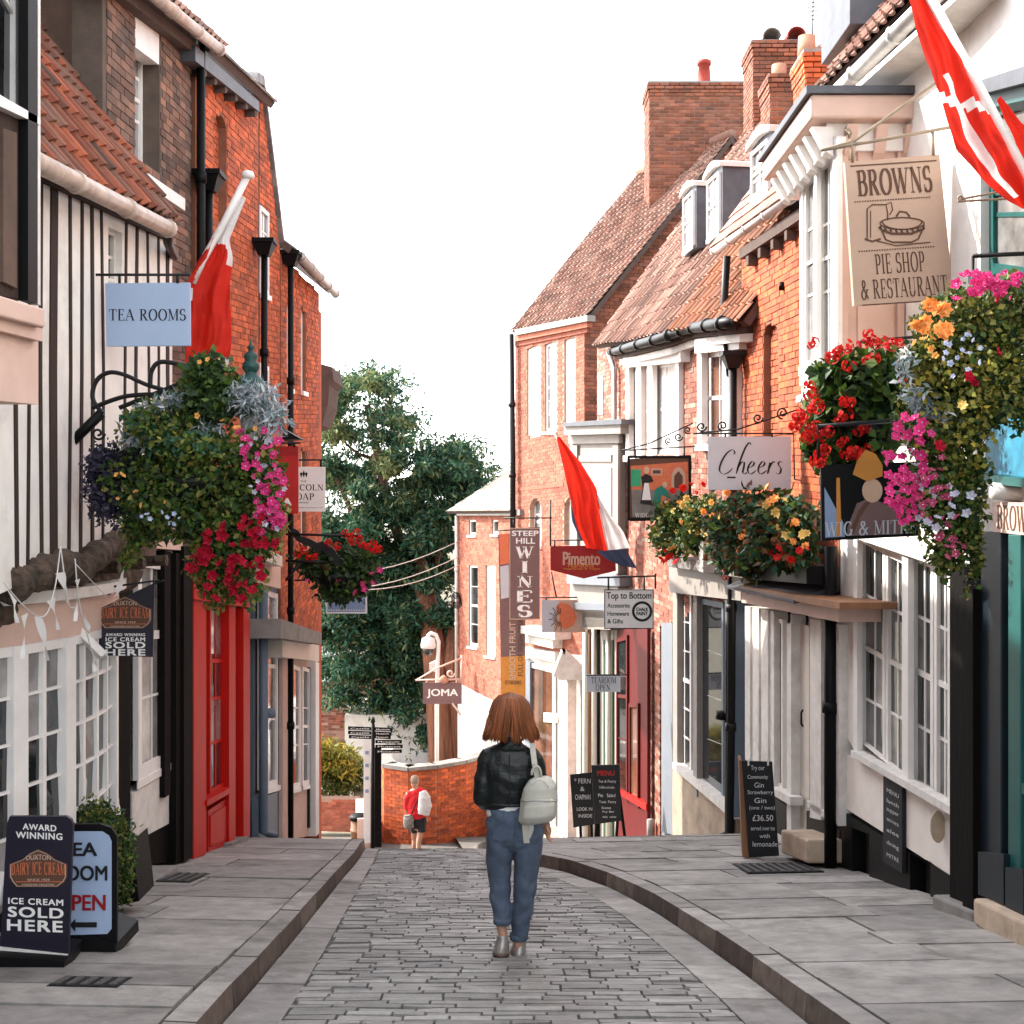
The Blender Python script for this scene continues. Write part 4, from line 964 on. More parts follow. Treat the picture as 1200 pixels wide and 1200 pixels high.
panelbox(W1, t, 'mullion', 1057, 1064, 652, 655, 918, 922, 0, .05, 'white_paint')
panelbox(W1, t, 'window_sill', 997, 1113, 879, 945, 886, 955, 0, .10, 'white_worn'); panelbox(W1, t, 'window_head', 1000, 1112, 622, 660, 630, 668, 0, .08, 'white_paint')
for x0, x1 in ((1000, 1004.5), (1110, 1114)): panelbox(W1, t, 'pilaster', x0, x1, 630 + (x0 - 1000) * .35, 632 + (x0 - 1000) * .35, 884 + (x0 - 1000) * .58, 888 + (x0 - 1000) * .58, 0, .05, 'white_paint')
panelbox(W1, t, 'black_post', 1113, 1135, 660, 665, 1062, 1075, 0, .14, 'black_wood'); panelbox(W1, t, 'black_post', 1128, 1140, 680, 690, 1075, 1098, .0, .2, 'black_wood')
panelbox(W1, t, 'door_recess', 1136, 1150, 640, 650, 1060, 1075, 0, .06, 'black_paint')
B = Board(8.9); B.slab(circ(1099.5, 969, 8.5, 19, 24), .02).build('round_plaque', 'stone_buff', t)
B = Board(8.75, -10, 1100); 
panelbox(W1, t, 'step', 1092, 1140, 1048, 1068, 1075, 1100, -.1, .22, 'stone_grey', bevel=.02)
# eaves
e = lambda x: 112 - .90 * (x - 1004)
panelbox(W1, t, 'fascia', 985, 1136, 128, -8, 140, 6, -.05, .10, 'white_paint'); gutter(t, W1.w(*W1.uz(990, 126), .22), W1.w(*W1.uz(1145, -18), .22), .07, 'galvanised')
panelbox(W1, t, 'soffit', 985, 1136, 116, -22, 122, -14, -.05, .30, 'white_worn')
e0, e1 = W1.w(*W1.uz(985, 118), .28), W1.w(*W1.uz(1138, -24), .28); v = Vector((2.6, .6, 3.3)); roof(t, e0, e1, e1 + v, e0 + v, 14, 16, 'tile_brown', limit=80)
mb = MB(); mb.box(3.45, 9, 8.5, 11.3, -4.0, 3.6); mb.build('back_wall', 'plaster_white', t)
# oriel
xa, xb, ya, yb = 2.60, 3.22, 9.7, 11.15
WF = Wall(xa, yb, xa + .04, ya, plan=True); WS = Wall(xa + .04, ya, xb, ya + .02, plan=True)
q1 = WF.quad(940, 953, 190, 178, 430, 428); q2 = WF.quad(958, 973, 182, 170, 428, 426)
wall_mesh(WF, t, WF.poly([(937.2, 150), (981.8, 120), (981.8, 452), (937.2, 452)]), [q1, q2], 'white_paint', .06, 'oriel_front')
window(WF, t, q1, 1, 3, .02, fr=.04, gm='glass_pale', sill=False); window(WF, t, q2, 2, 3, .02, fr=.04, gm='glass_pale', sill=False)
wall_mesh(WS, t, WS.poly([(983, 120), (1062, 120), (1062, 455), (983, 455)]), [], 'plaster_pink', .06, 'oriel_side')  # pink puts the shade of this side into its colour; the front stays white
panelbox(WF, t, 'oriel_sill', 936, 984, 430, 426, 441, 440, -.02, .08, 'white_paint')
panelbox(WS, t, 'side_panel', 1005, 1048, 150, 152, 330, 332, 0, .015, 'pink_paint', bevel=.004); panelbox(WS, t, 'side_panel', 1005, 1048, 345, 345, 440, 440, 0, .015, 'pink_paint', bevel=.004)
for x0, x1, w_ in ((954, 957, WF), (976, 981.5, WF), (984, 994, WS), (1052, 1060, WS)):
    panelbox(w_, t, 'pilaster', x0, x1, 168, 168, 450, 450, 0, .04, 'white_paint' if w_ is WF else 'pink_paint'); panelbox(w_, t, 'capital', x0 - 1, x1 + 1, 160, 160, 170, 170, 0, .06, 'white_paint' if w_ is WF else 'pink_paint')  # white on the lit front, pink as painted shade on the side
mb = MB(); mb.box(xa - .22, 3.3, ya - .18, yb + .2, 3.14, 3.33); mb.build('cornice', 'pink_paint', t, bevel=.02)
mb = MB(); mb.box(xa - .26, 3.3, ya - .21, yb + .24, 3.331, 3.39); mb.build('cornice_top', 'lead', t)
mb = MB(); mb.box(xa - .06, 3.3, ya - .05, yb + .04, 2.92, 3.139); mb.build('frieze', 'white_paint', t)
for i in range(7):
    y = ya - .1 + i * .245; mb = MB(); mb.prism([(xa - .19, y, 3.098), (xa - .02, y, 3.098), (xa - .02, y, 2.86), (xa - .08, y, 2.9)], (0, .09, 0)); mb.build('cornice_bracket', 'white_paint', t)
for i in range(3):
    x = xa + .08 + i * .24; mb = MB(); mb.prism([(x, ya - .16, 3.098), (x, ya - .01, 3.098), (x, ya - .01, 2.86), (x, ya - .06, 2.9)], (.09, 0, 0)); mb.build('cornice_bracket', 'pink_paint', t)  # side brackets pink: shade put into the colour, street ones white
mb = MB(); mb.box(xa + .1, 3.3, ya + .06, yb, 1.0, 2.98); mb.box(xa + .05, 3.3, ya + .02, yb, 1.02, 1.08); mb.build('oriel_core', 'plaster_white', t)
# lead clad dormer over the eaves
mb = MB(); mb.box(3.08, 3.9, 10.9, 11.9, 4.45, 5.8); mb.build('dormer', 'lead', t, bevel=.01)

# ---- orange brick building with weathered shopfront
t = thing('brick_house', (3.1, 13, gp(3.1, 13)), 'orange brick building with arched bricked-up niche over a pale weathered shopfront', 'building')
W2 = Wall(868, 15.6, 990, 11.2)
niche = W2.poly([(895, 520), (895, 392), (898, 382), (904, 378), (910, 383), (912.5, 396), (912.5, 520)])
P_ = W2.poly([(869, 292), (950, 236), (984, 215), (984, 690), (869, 690)])
wall_mesh(W2, t, P_, [niche], 'mortar_orange', .25); bricks(W2, t, P_, [niche], 'brick_orange', slant=-.05, limit=300)
NP = W2.poly([(893, 524), (893, 374), (915, 374), (915, 524)]); bricks(W2, t, NP, [], 'brick_orange', slant=-.05, limit=0, off=-.09); wall_mesh(W2, t, NP, [], 'mortar_orange', .05, 'niche_back', -.1)
gutter(t, W2.w(*W2.uz(855, 293), .2), W2.w(*W2.uz(948, 232), .2), .06, 'white_worn')
panelbox(W2, t, 'eaves_board', 866, 984, 292, 212, 304, 226, -.02, .12, 'roof_under')
for x in (874, 888, 903, 919, 936): panelbox(W2, t, 'rafter_end', x, x + 3, 305 - (x - 868) * .66, 303 - (x - 868) * .66, 316 - (x - 868) * .66, 314 - (x - 868) * .66, 0, .12, 'roof_under')
e0, e1 = W2.w(*W2.uz(852, 292), .24), W2.w(*W2.uz(1000, 196), .24); v = Vector((2.7, .6, 4.0)); roof(t, e0, e1, e1 + v, e0 + v, 18, 20, 'tile_brown', limit=120, kind='flat')
mb = MB(); mb.box(3.45, 9, 11.31, 15.6, -5, 3.0); mb.build('back_wall', 'brick_brown', t)
pipe(t, [W2.w(*W2.uz(866, 300), .16), W2.w(*W2.uz(862, 366), .16), W2.w(*W2.uz(870, 440), .16)], .05, 'iron', collars=False)
f = pipe(t, [W2.w(*W2.uz(873, 432), .16), W2.w(*W2.uz(873, 560), .16), W2.w(*W2.uz(870, 990), .16)], .055, 'iron', hopper=True)
mb = MB(); B = Board(13.4); mb.add([B.p(x, y, 0) for x, y in circ(931, 337, 3.2, 16, 20)], [tuple(range(20))]); mb.tube([B.p(929, 337), B.p(916, 336)], .025, 8); mb.tube([B.p(916, 331), B.p(916, 340)], .035, 8); mb.tube([B.p(931, 340), B.p(938, 342)], .02, 6); mb.build('satellite_dish', 'black_paint', t)
# dormer on this roof
def dormer(root, px0, px1, py0, py1, d, depth, cols=2, rows=3):
    X0, X1 = P(px0, 0, d).x, P(px1, 0, d).x; z0, z1 = P(0, py1, d).z, P(0, py0, d).z
    w = (py1 - py0) / F * d; yw = .72                     # faces the street (-x), seen edge on
    W = Wall(X0, d + yw, X0 + .10, d, plan=True); L = W.len
    f = MB(); f.box8([W.w(0, z1 - .12), W.w(L, z1 - .12), W.w(L, z0), W.w(0, z0), W.w(0, z1 - .12, -depth), W.w(L, z1 - .12, -depth), W.w(L, z0, -depth), W.w(0, z0, -depth)])
    dm = f.build('dormer', 'lead', root)
    q = [(.07, z1 - .22), (L - .07, z1 - .22), (L - .07, z0 + .06), (.07, z0 + .06)]; window(W, root, q, cols, rows, -.05, fr=.05, gm='glass_pale', bar=.03)
    f = MB(); 
    for i in range(6):
        a0, a1 = i / 6, (i + 1) / 6; h = lambda a: .10 * math.sin(math.pi * a)
        f.box8([W.w((L + .1) * a0 - .05, z1 - .1 + h(a0), .07), W.w((L + .1) * a1 - .05, z1 - .1 + h(a1), .07), W.w((L + .1) * a1 - .05, z1 - .17 + h(a1) * .6, .07), W.w((L + .1) * a0 - .05, z1 - .17 + h(a0) * .6, .07),
                W.w((L + .1) * a0 - .05, z1 - .1 + h(a0), -depth), W.w((L + .1) * a1 - .05, z1 - .1 + h(a1), -depth), W.w((L + .1) * a1 - .05, z1 - .17 + h(a1) * .6, -depth), W.w((L + .1) * a0 - .05, z1 - .17 + h(a0) * .6, -depth)])
    f.build('dormer_roof', 'white_worn', root)
dormer(t, 896, 915, 138, 226, 14.0, 1.2)

# ---- brick house with bays, dormers and blue-grey shopfront
t = thing('brick_house', (2.5, 20, gp(2.5, 20)), 'mottled brick house with twin upper bays and two dormers over a blue-grey shopfront', 'building')
W3 = Wall(700, 24.5, 868, 15.6)
e3 = lambda x: 404 - .155 * (x - 700)
qs = [W3.quad(737, 745, 432, 431, 534, 534), W3.quad(751, 758, 430, 429, 534, 534), W3.quad(764, 791, 427, 424, 534, 534), W3.quad(822, 858, 414, 410, 520, 520)]
P_ = W3.poly([(700, e3(700)), (868, e3(868)), (868, 700), (700, 760)])
wall_mesh(W3, t, P_, qs, 'mortar_pale', .25); bricks(W3, t, P_, qs, 'brick_mixed', slant=-.04, limit=300, z0=.02, minpx=20)
for q, g, c in ((qs[0], 'glass_pale', 1), (qs[1], 'glass_pale', 1), (qs[2], 'blind_white', 2), (qs[3], 'glass_warm', 2)): window(W3, t, q, c, 2, .03, fr=.07, gm=g, bar=.03)
for (a, b, c, d_) in ((733, 737, 428, 536), (745, 751, 428, 536), (758, 764, 427, 536), (791, 795, 424, 536), (817, 822, 412, 525), (858, 863, 408, 520)):
    panelbox(W3, t, 'window_post', a, b, c - 3, c - 3, d_, d_, 0, .09, 'white_paint')
panelbox(W3, t, 'window_head', 730, 797, 413, 405, 431, 424, 0, .16, 'white_paint'); panelbox(W3, t, 'window_head', 814, 866, 398, 392, 414, 409, 0, .16, 'white_paint')
panelbox(W3, t, 'window_sill', 730, 797, 534, 534, 541, 541, 0, .16, 'white_paint'); panelbox(W3, t, 'window_sill', 814, 866, 521, 520, 528, 528, 0, .16, 'white_paint')
panelbox(W3, t, 'blind_window', 701, 706, 440, 440, 486, 486, 0, .03, 'white_worn')
gp_ = []
for x, y, o in ((716, 412, .12), (724, 411, .26), (740, 406, .38), (758, 401, .42), (776, 396, .38), (792, 390, .26), (806, 385, .22), (820, 383, .32), (838, 380, .42), (854, 378, .38), (868, 377, .25)): gp_.append(W3.w(*W3.uz(x, y, o), o))
mb = MB(); mb.tube(gp_, .075, 10)
for p_, p2 in zip(gp_, gp_[1:]):
    d_ = (p2 - p_).normalized() * .03; m_ = (p_ + p2) / 2; mb.tube([m_ - d_, m_ + d_], .10, 10)
mb.build('gutter', 'iron', t)
for dz, o_, m_ in ((-.13, -.08, 'roof_under'), (-.24, -.14, 'white_worn')):
    mb = MB()
    for p_, p2 in zip(gp_, gp_[1:]):
        n_ = W3.n3() * .35; a, b = p_ + Vector((0, 0, dz)) + W3.n3() * o_, p2 + Vector((0, 0, dz)) + W3.n3() * o_; h_ = Vector((0, 0, .10)); mb.box8([a + h_, b + h_, b, a, a + h_ - n_, b + h_ - n_, b - n_, a - n_])
    mb.build('eaves_moulding', m_, t)
# roof with two colours of tile
e0, e1 = W3.w(*W3.uz(697, 405, .3), .3), W3.w(*W3.uz(872, 376, .3), .3); u = Vector((4.3, 1.5, 6.1)); m = e0.lerp(e1, .62)
roof(t, e0, m, m + u, e0 + u, 28, 22, 'tile_brown', limit=150, wave=.02); roof(t, m + Vector((0, 0, .02)), e1, e1 + u, m + u + Vector((0, 0, .02)), 28, 14, 'tile_orange', limit=150, wave=.02)
dormer(t, 809, 836, 206, 290, 19.6, 1.1); dormer(t, 839, 894, 182, 274, 17.9, 1.9)
mb = MB(); mb.box8([W3.w(a, b, c) for c, (a, b) in [(-.26, q_) for q_ in ((0, 2.4), (W3.len, 2.4), (W3.len, -6.4), (0, -7.5))]] + [W3.w(a, b, -5) for a, b in ((0, 2.4), (W3.len, 2.4), (W3.len, -6.4), (0, -7.5))]); mb.build('back_wall', 'brick_brown', t)
pipe(t, [W3.w(*W3.uz(719, 414), .1), W3.w(*W3.uz(726, 432), .1), W3.w(*W3.uz(726, 560), .1), W3.w(*W3.uz(726, 690), .1)], .05, 'galvanised')
# shopfronts of that house
panelbox(W3, t, 'brick_base', 762, 772, 690, 690, 985, 985, -.2, .0, 'brick_mixed')
P_ = W3.poly([(757, 690), (775, 690), (775, 990), (757, 990)]); bricks(W3, t, P_, [], 'brick_mixed', slant=-.04, limit=60, z0=.02, off=.0)
panelbox(W3, t, 'shopfront_wall', 772, 869, 668, 664, 986, 992, -.2, -.02, 'grey_paint')
panelbox(W3, t, 'cornice', 782, 871, 652, 664, 664, 678, -.1, .34, 'stone_grey', bevel=.01); panelbox(W3, t, 'fascia', 784, 868, 664, 678, 694, 704, -.1, .20, 'stone_paint')
q = W3.quad(794, 812, 690, 690, 895, 912); window(W3, t, q, 2, 6, -.03, fr=.07, gm='glass', meet=.5)
q = W3.quad(817, 851, 700, 706, 928, 946)
window(W3, t, q, 1, 1, -.04, fr=.08, fm='blue_grey_paint', gm='glass', sash=False, sill=False)
for i, y in enumerate((762, 815, 866)):
    mb = MB(); a, b = W3.w(*W3.uz(826, y, .05), -.005), W3.w(*W3.uz(852, y + 10, .05), -.005); mb.tube([a, b], .018, 6)
    for k in range(8): c_ = a.lerp(b, k / 7); mb.tube([c_, c_ + Vector((0, 0, .05))], .012, 5)
    mb.build('plate_shelf', 'galvanised', t)
panelbox(W3, t, 'display_strip', 846, 851, 705, 708, 925, 935, .005, .012, 'print_amber')
panelbox(W3, t, 'door', 775, 788, 730, 730, 975, 978, -.02, .03, 'grey_paint'); panelbox(W3, t, 'pilaster', 788.5, 793.5, 694, 694, 900, 905, -.02, .10, 'stone_paint'); panelbox(W3, t, 'pilaster', 812.5, 816.5, 694, 696, 930, 934, -.02, .10, 'stone_paint'); panelbox(W3, t, 'pilaster', 852, 860, 700, 702, 950, 958, -.02, .14, 'blue_grey_paint')
panelbox(W3, t, 'window_sill', 788, 858, 893, 950, 900, 960, 0, .16, 'white_worn'); panelbox(W3, t, 'stall_riser', 788, 862, 900, 958, 984, 992, 0, .08, 'stone_buff')
mb = MB(); mb.tube([W3.w(*W3.uz(769, 960), .1), W3.w(*W3.uz(769, 985), .1)], .06, 8); mb.build('drain_pipe', 'stone_grey', t)
# red shopfront
panelbox(W3, t, 'red_shopfront', 724, 757, 738, 728, 985, 986, -.2, .06, 'maroon_paint')
q = W3.quad(728, 741, 748, 744, 925, 935); window(W3, t, q, 1, 3, -.10, fr=.08, fm='maroon_paint', gm='glass', meet=.38); q = W3.quad(743, 754, 824, 824, 935, 942); window(W3, t, q, 1, 1, -.10, fr=.07, fm='maroon_paint', gm='glass_warm', sash=False)
panelbox(W3, t, 'red_pilaster', 755, 758.5, 738, 736, 985, 986, .06, .12, 'maroon_paint'); panelbox(W3, t, 'red_sill', 727, 757, 926, 942, 932, 950, .06, .14, 'red_paint')
panelbox(W3, t, 'shop_passage', 700, 723, 740, 738, 985, 985, -.2, .02, 'stone_paint'); panelbox(W3, t, 'dark_door', 707, 718, 750, 750, 984, 984, .02, .04, 'leaf_dark')
for x in (703, 720): mb = MB(); mb.tube([W3.w(*W3.uz(x, 735), .12), W3.w(*W3.uz(x, 984), .12)], .05, 8); mb.build('column', 'cream_paint', t)

# ---- weathered shop front of the orange brick building
t = [o for o in bpy.data.objects if o.get('label', '').startswith('orange brick building')][0]
u0_, u1_ = W2.uz(893, 680)[0], W2.uz(983, 690)[0]
for i in range(9):
    a, b = u0_ + (u1_ - u0_) * i / 9, u0_ + (u1_ - u0_) * (i + .96) / 9; zt = lambda u: -.82 + .015 * u; mb = MB()
    mb.box8([W2.w(a, zt(a) + .24, .03), W2.w(b, zt(b) + .24, .03), W2.w(b, zt(b) + .06, .12), W2.w(a, zt(a) + .06, .12), W2.w(a, zt(a) + .24, 0), W2.w(b, zt(b) + .24, 0), W2.w(b, zt(b) + .04, 0), W2.w(a, zt(a) + .04, 0)]); mb.build('slate', 'slate', t)
mb = MB(); a, b = u0_, u1_; mb.box8([W2.w(a, zt(a) + .07, .0), W2.w(b, zt(b) + .07, .0), W2.w(b, zt(b) - .09, .44), W2.w(a, zt(a) - .09, .44), W2.w(a, zt(a) + .0, .0), W2.w(b, zt(b) + .0, .0), W2.w(b, zt(b) - .12, .43), W2.w(a, zt(a) - .12, .43)]); mb.build('lead_flashing', 'lead', t)
panelbox(W2, t, 'cornice', 866, 984, 686, 706, 693, 714, -.1, .42, 'wood_brown'); panelbox(W2, t, 'fascia', 869, 983, 693, 713, 706, 729, -.1, .30, 'pink_paint')
panelbox(W2, t, 'shopfront_wall', 872, 984, 706, 728, 985, 1010, -.2, -.10, 'white_worn')
for x0, x1, y1 in ((873, 879, 890), (882, 889, 895), (892, 900, 900), (903, 907, 925), (922, 927, 972), (949, 962, 958), (979, 983, 965)):
    panelbox(W2, t, 'shopfront_post', x0, x1, 710 + (x0 - 873) * .2, 711 + (x0 - 873) * .2, y1, y1 + 3, -.1, .08, 'white_worn')
q = W2.quad(908, 921, 722, 726, 920, 926); window(W2, t, q, 1, 1, -.04, fr=.05, gm='glass_warm', sash=False)
q = W2.quad(963, 979, 732, 738, 940, 950); window(W2, t, q, 1, 1, -.04, fr=.05, gm='glass_warm', sash=False)
f = panelbox(W2, t, 'door', 928, 948, 728, 734, 972, 976, -.1, -.02, 'cream_paint'); mb = MB(); a = W2.w(*W2.uz(944, 832), .03); mb.tube([a, a + Vector((-.02, -.02, -.03)), a + Vector((-.02, -.02, -.14)), a + Vector((0, 0, -.17))], .012, 6); mb.build('handle', 'black_paint', f)
panelbox(W2, t, 'stall_riser', 904, 926, 932, 948, 972, 985, -.1, .02, 'black_paint'); panelbox(W2, t, 'stall_riser', 945, 984, 950, 972, 1003, 1012, -.1, .02, 'black_paint')
panelbox(W2, t, 'window_sill', 903, 926, 922, 934, 930, 944, 0, .14, 'white_worn'); panelbox(W2, t, 'window_sill', 946, 979, 938, 960, 945, 968, 0, .08, 'white_worn')
panelbox(W2, t, 'step', 915, 946, 972, 984, 1000, 1012, -.1, .34, 'stone_buff', bevel=.02)
pipe(t, [W2.w(*W2.uz(988, 640), .12), W2.w(*W2.uz(988, 1018), .12)], .06, 'black_paint')
pipe(t, [W2.w(*W2.uz(867, 690), .14), W2.w(*W2.uz(867, 975), .14), W2.w(*W2.uz(864, 985), .3)], .06, 'black_paint')
mb = MB(); B = Board(12.3); mb.tube([B.p(924, 722), B.p(927, 714), B.p(940, 712), B.p(945, 722)], .015, 6); mb.tube([B.p(923, 724), B.p(925, 724)], .06, 10); mb.tube([B.p(944, 726), B.p(946, 726)], .06, 10); mb.build('shop_light', 'black_paint', t)

# ---- tall red brick house with the great tiled roof
t = thing('brick_house', (1.0, 28, G(28)), 'tall red brick corner house with big tiled roof, blind windows and grey oriel', 'building')
W4 = Wall(604, 30, 685, 26.3)
e4 = lambda x: 390 - .20 * (x - 604)
bl1 = W4.quad(617, 633, 407, 404, 512, 512); wn = W4.quad(638, 652, 403, 400, 506, 506); bl2 = W4.quad(661, 674, 398, 395, 502, 502)
def archq(x0, x1, yt, yb, r): return W4.poly([(x0, yb)] + [(x0, yt + r)] + [((x0 + x1) / 2 + (x1 - x0) / 2 * math.cos(R(a)), yt + r - r * math.sin(R(a))) for a in (150, 120, 90, 60, 30)] + [(x1, yt + r), (x1, yb)])
a1 = archq(621, 634, 583, 640, 14); a2 = archq(661, 674, 583, 640, 14)
door_h = W4.quad(619, 656, 760, 768, 985, 986)
P_ = W4.poly([(604, e4(604)), (685, e4(685)), (685, 990), (604, 990)])
wall_mesh(W4, t, P_, [bl1, wn, bl2, a1, a2], 'mortar_pale', .25); bricks(W4, t, P_, [bl1, wn, bl2, a1, a2], 'brick_red', slant=.04, limit=300, z0=.03, minpx=10, L=.235, H=.082)
for q in (bl1, bl2): qbox(MB(), W4, q, 0, 1, 0, 1, -.1, -.05).build('blind_window', 'plaster_white', t)
window(W4, t, wn, 2, 6, .05, fr=.07, gm='glass_pale', bar=.03)
for a in ((621, 634), (661, 674)): q = W4.quad(a[0] - 1, a[1] + 1, 583, 583, 640, 640); window(W4, t, q, 2, 3, .12, fr=.08, gm='glass_pale', bar=.04)
for (a, b, o, m_) in ((0, 7, .20, 'stone_paint'), (7, 14, .12, 'brick_red'), (14, 20, .05, 'brick_red')): panelbox(W4, t, 'cornice', 603, 688, e4(603) + a - 4, e4(688) + a - 4, e4(603) + b - 4, e4(688) + b - 4, 0, o, m_)
panelbox(W4, t, 'string_course', 604, 660, 572, 566, 576, 570, 0, .02, 'brick_red')
WGb = Wall(W4.w(W4.len, 0).x, W4.w(W4.len, 0).y, 5.4, 27.55, plan=True); g_end = WGb.A + WGb.t * 3.4
zE = 4.30
P_ = [(0, zE), (3.5, 8.55), (7, 4.3), (7, -7.5), (0, -7.5)]
wall_mesh(WGb, t, P_, [], 'mortar_dark', .25, 'gable_wall', -.002); bricks(WGb, t, [(0, zE), (3.5, 8.55), (4.2, 7.7), (1.6, 1.0), (1.6, -7.5), (0, -7.5)], [], 'brick_brown', limit=160, minpx=10, L=.235, H=.082)
mb = MB(); c = [W4.w(0, 4.3, -.26), W4.w(W4.len - .3, 4.1, -.26)]; back = Vector((3.0, 1.2, 0))
mb.prism([c[0] - Vector((0, 0, 12)), c[0], c[0] + back + Vector((0, 0, 3.4)), c[0] + back * 2, c[0] + back * 2 - Vector((0, 0, 12))], c[1] - c[0]); mb.build('back_wall', 'brick_brown', t)
eA = P(600, 388, 30.1); eB = P(691, 370, 26.1); vv = Vector((3.33, 1.2, 4.3)); roof(t, eA, eB, eB + vv, eA + vv, 30, 22, 'tile_brown', limit=220, wave=.03, minpx=20)
roof(t, eA + vv + vv - Vector((0, 0, 8.6)), eB + vv + vv - Vector((0, 0, 8.6)), eB + vv, eA + vv, 6, 6, 'tile_brown', limit=0)
mb = MB(); mb.tube([eA + vv + Vector((0, 0, .05)), eB + vv + Vector((0, 0, .05))], .12, 8); mb.build('ridge_tile', 'tile_brown', t)
panelbox(WGb, t, 'verge_board', 686, 700, 376, 354, 384, 362, 0, .06, 'brick_brown')
pipe(t, [W4.w(*W4.uz(606, 392), .16), W4.w(*W4.uz(607, 540), .14), W4.w(*W4.uz(607, 640), .14)], .07, 'iron')
def chimney(root, x0, x1, y0, y1, z0, z1, mat, mort='mortar_grey', pots=(), L=.235, H=.08, limit=150):
    mb = MB(); mb.box(x0 + .01, x1 - .01, y0 + .01, y1 - .01, z0, z1); ch = mb.build('chimney', mort, root)
    Wf = Wall(x0, y0, x1, y0, plan=True); Wl = Wall(x0, y1, x0, y0, plan=True)
    cells = []
    for Wq, Ln in ((Wf, x1 - x0), (Wl, y1 - y0)):
        r = 0; z = z0
        while z < z1 - .02:
            o = .045 if z > z1 - .16 else (.02 if z > z1 - .34 else 0); u = -L * .5 * (r % 2)
            while u < Ln:
                a, b = max(u, -o) + .009, min(u + L, Ln + o) - .009
                if b - a > .03:
                    q_ = [(a, z + H - .009), (b, z + H - .009), (b, z + .009), (a, z + .009)]; p_ = o + .006 + rng.uniform(-.004, .004)
                    cells.append(([Wq.w(i, j, p_) for i, j in q_] + [Wq.w(i, j, -.02) for i, j in q_], B5, 0))
                u += L
            z += H; r += 1
    pieces('brick', ch, cells, [mat], limit, 10)
    mb = MB(); mb.box(x0 - .04, x1 + .04, y0 - .04, y1 + .04, z1, z1 + .05); mb.build('chimney_cap', 'stone_grey', ch)
    for (x, r_, h_, kind, m_) in pots:
        mb = MB(); c_ = (x, (y0 + y1) / 2, z1 + .05)
        if kind == 'tall': pr = [(r_ * 1.25, 0), (r_ * 1.2, .08), (r_, .12), (r_ * .8, h_ * .85), (r_ * 1.0, h_ * .86), (r_ * 1.0, h_), (r_ * .7, h_), (r_ * .6, h_ * .8)]
        elif kind == 'bowl': pr = [(r_ * .6, 0), (r_ * .7, h_ * .4), (r_ * 1.1, h_ * .7), (r_ * 1.15, h_), (r_ * .9, h_ * .9), (r_ * .3, h_ * .7)]
        else: pr = [(r_, 0), (r_ * .9, h_), (r_ * .65, h_), (r_ * .6, h_ * .7)]
        mb.lathe(c_, pr, 16)
        if kind == 'cowl': 
            for k in range(9): a_ = R(20 * k + 10); b_ = R(20 * k + 30); mb.box8([(x + r_ * 1.35 * math.cos(a_), y0, z1 + h_ + .02 + r_ * 1.35 * math.sin(a_)), (x + r_ * 1.35 * math.cos(b_), y0, z1 + h_ + .02 + r_ * 1.35 * math.sin(b_)), (x + r_ * 1.2 * math.cos(b_), y0, z1 + h_ + .02 + r_ * 1.2 * math.sin(b_)), (x + r_ * 1.2 * math.cos(a_), y0, z1 + h_ + .02 + r_ * 1.2 * math.sin(a_)), (x + r_ * 1.35 * math.cos(a_), y1, z1 + h_ + .02 + r_ * 1.35 * math.sin(a_)), (x + r_ * 1.35 * math.cos(b_), y1, z1 + h_ + .02 + r_ * 1.35 * math.sin(b_)), (x + r_ * 1.2 * math.cos(b_), y1, z1 + h_ + .02 + r_ * 1.2 * math.sin(b_)), (x + r_ * 1.2 * math.cos(a_), y1, z1 + h_ + .02 + r_ * 1.2 * math.sin(a_))])
        mb.build('chimney_pot', m_, ch)
d = 28.0; k = F / d
chimney(t, (761 - 600) / k, (876 - 600) / k, d, d + 1.1, 6.3, (600 - 98) / k, 'brick_brown', 'mortar_pale', [((800 - 600) / k, .15, .12, 'bowl', 'stone_grey'), ((829.5 - 600) / k, .17, .68, 'tall', 'clay_pot'), ((857 - 600) / k, .15, .12, 'bowl', 'stone_grey')], limit=300)
d = 23.5; k = F / d
chimney(t, (883 - 600) / k, (946 - 600) / k, d, d + 1.0, 5.2, (600 - 50) / k, 'brick_brown', 'mortar_dark', [((905 - 600) / k, .14, .10, 'cowl', 'stone_grey'), ((934 - 600) / k, .14, .12, 'cowl', 'clay_pot')], limit=200)
d = 20.5; k = F / d
tt = [o for o in bpy.data.objects if o.get('label', '').startswith('mottled brick house')][0]
chimney(tt, (903 - 600) / k, (935 - 600) / k, d, d + .8, 4.8, (600 - 90) / k, 'brick_brown', 'stone_buff', [((919 - 600) / k, .14, .30, 'plain', 'clay_buff')], limit=20)
d = 18.5; k = F / d
chimney(tt, (944 - 600) / k, (972 - 600) / k, d, d + .8, 5.2, (600 - 62) / k, 'brick_orange', 'mortar_orange', [((953 - 600) / k, .15, .36, 'plain', 'clay_buff')], limit=20)
mb = MB(); B = Board(19); mb.tube([B.p(952, 60), B.p(953, -10)], .012, 5)
for i in range(5): mb.tube([B.p(946, 4 + i * 5), B.p(958, 2 + i * 5)], .008, 4)
mb.build('aerial', 'iron', tt)
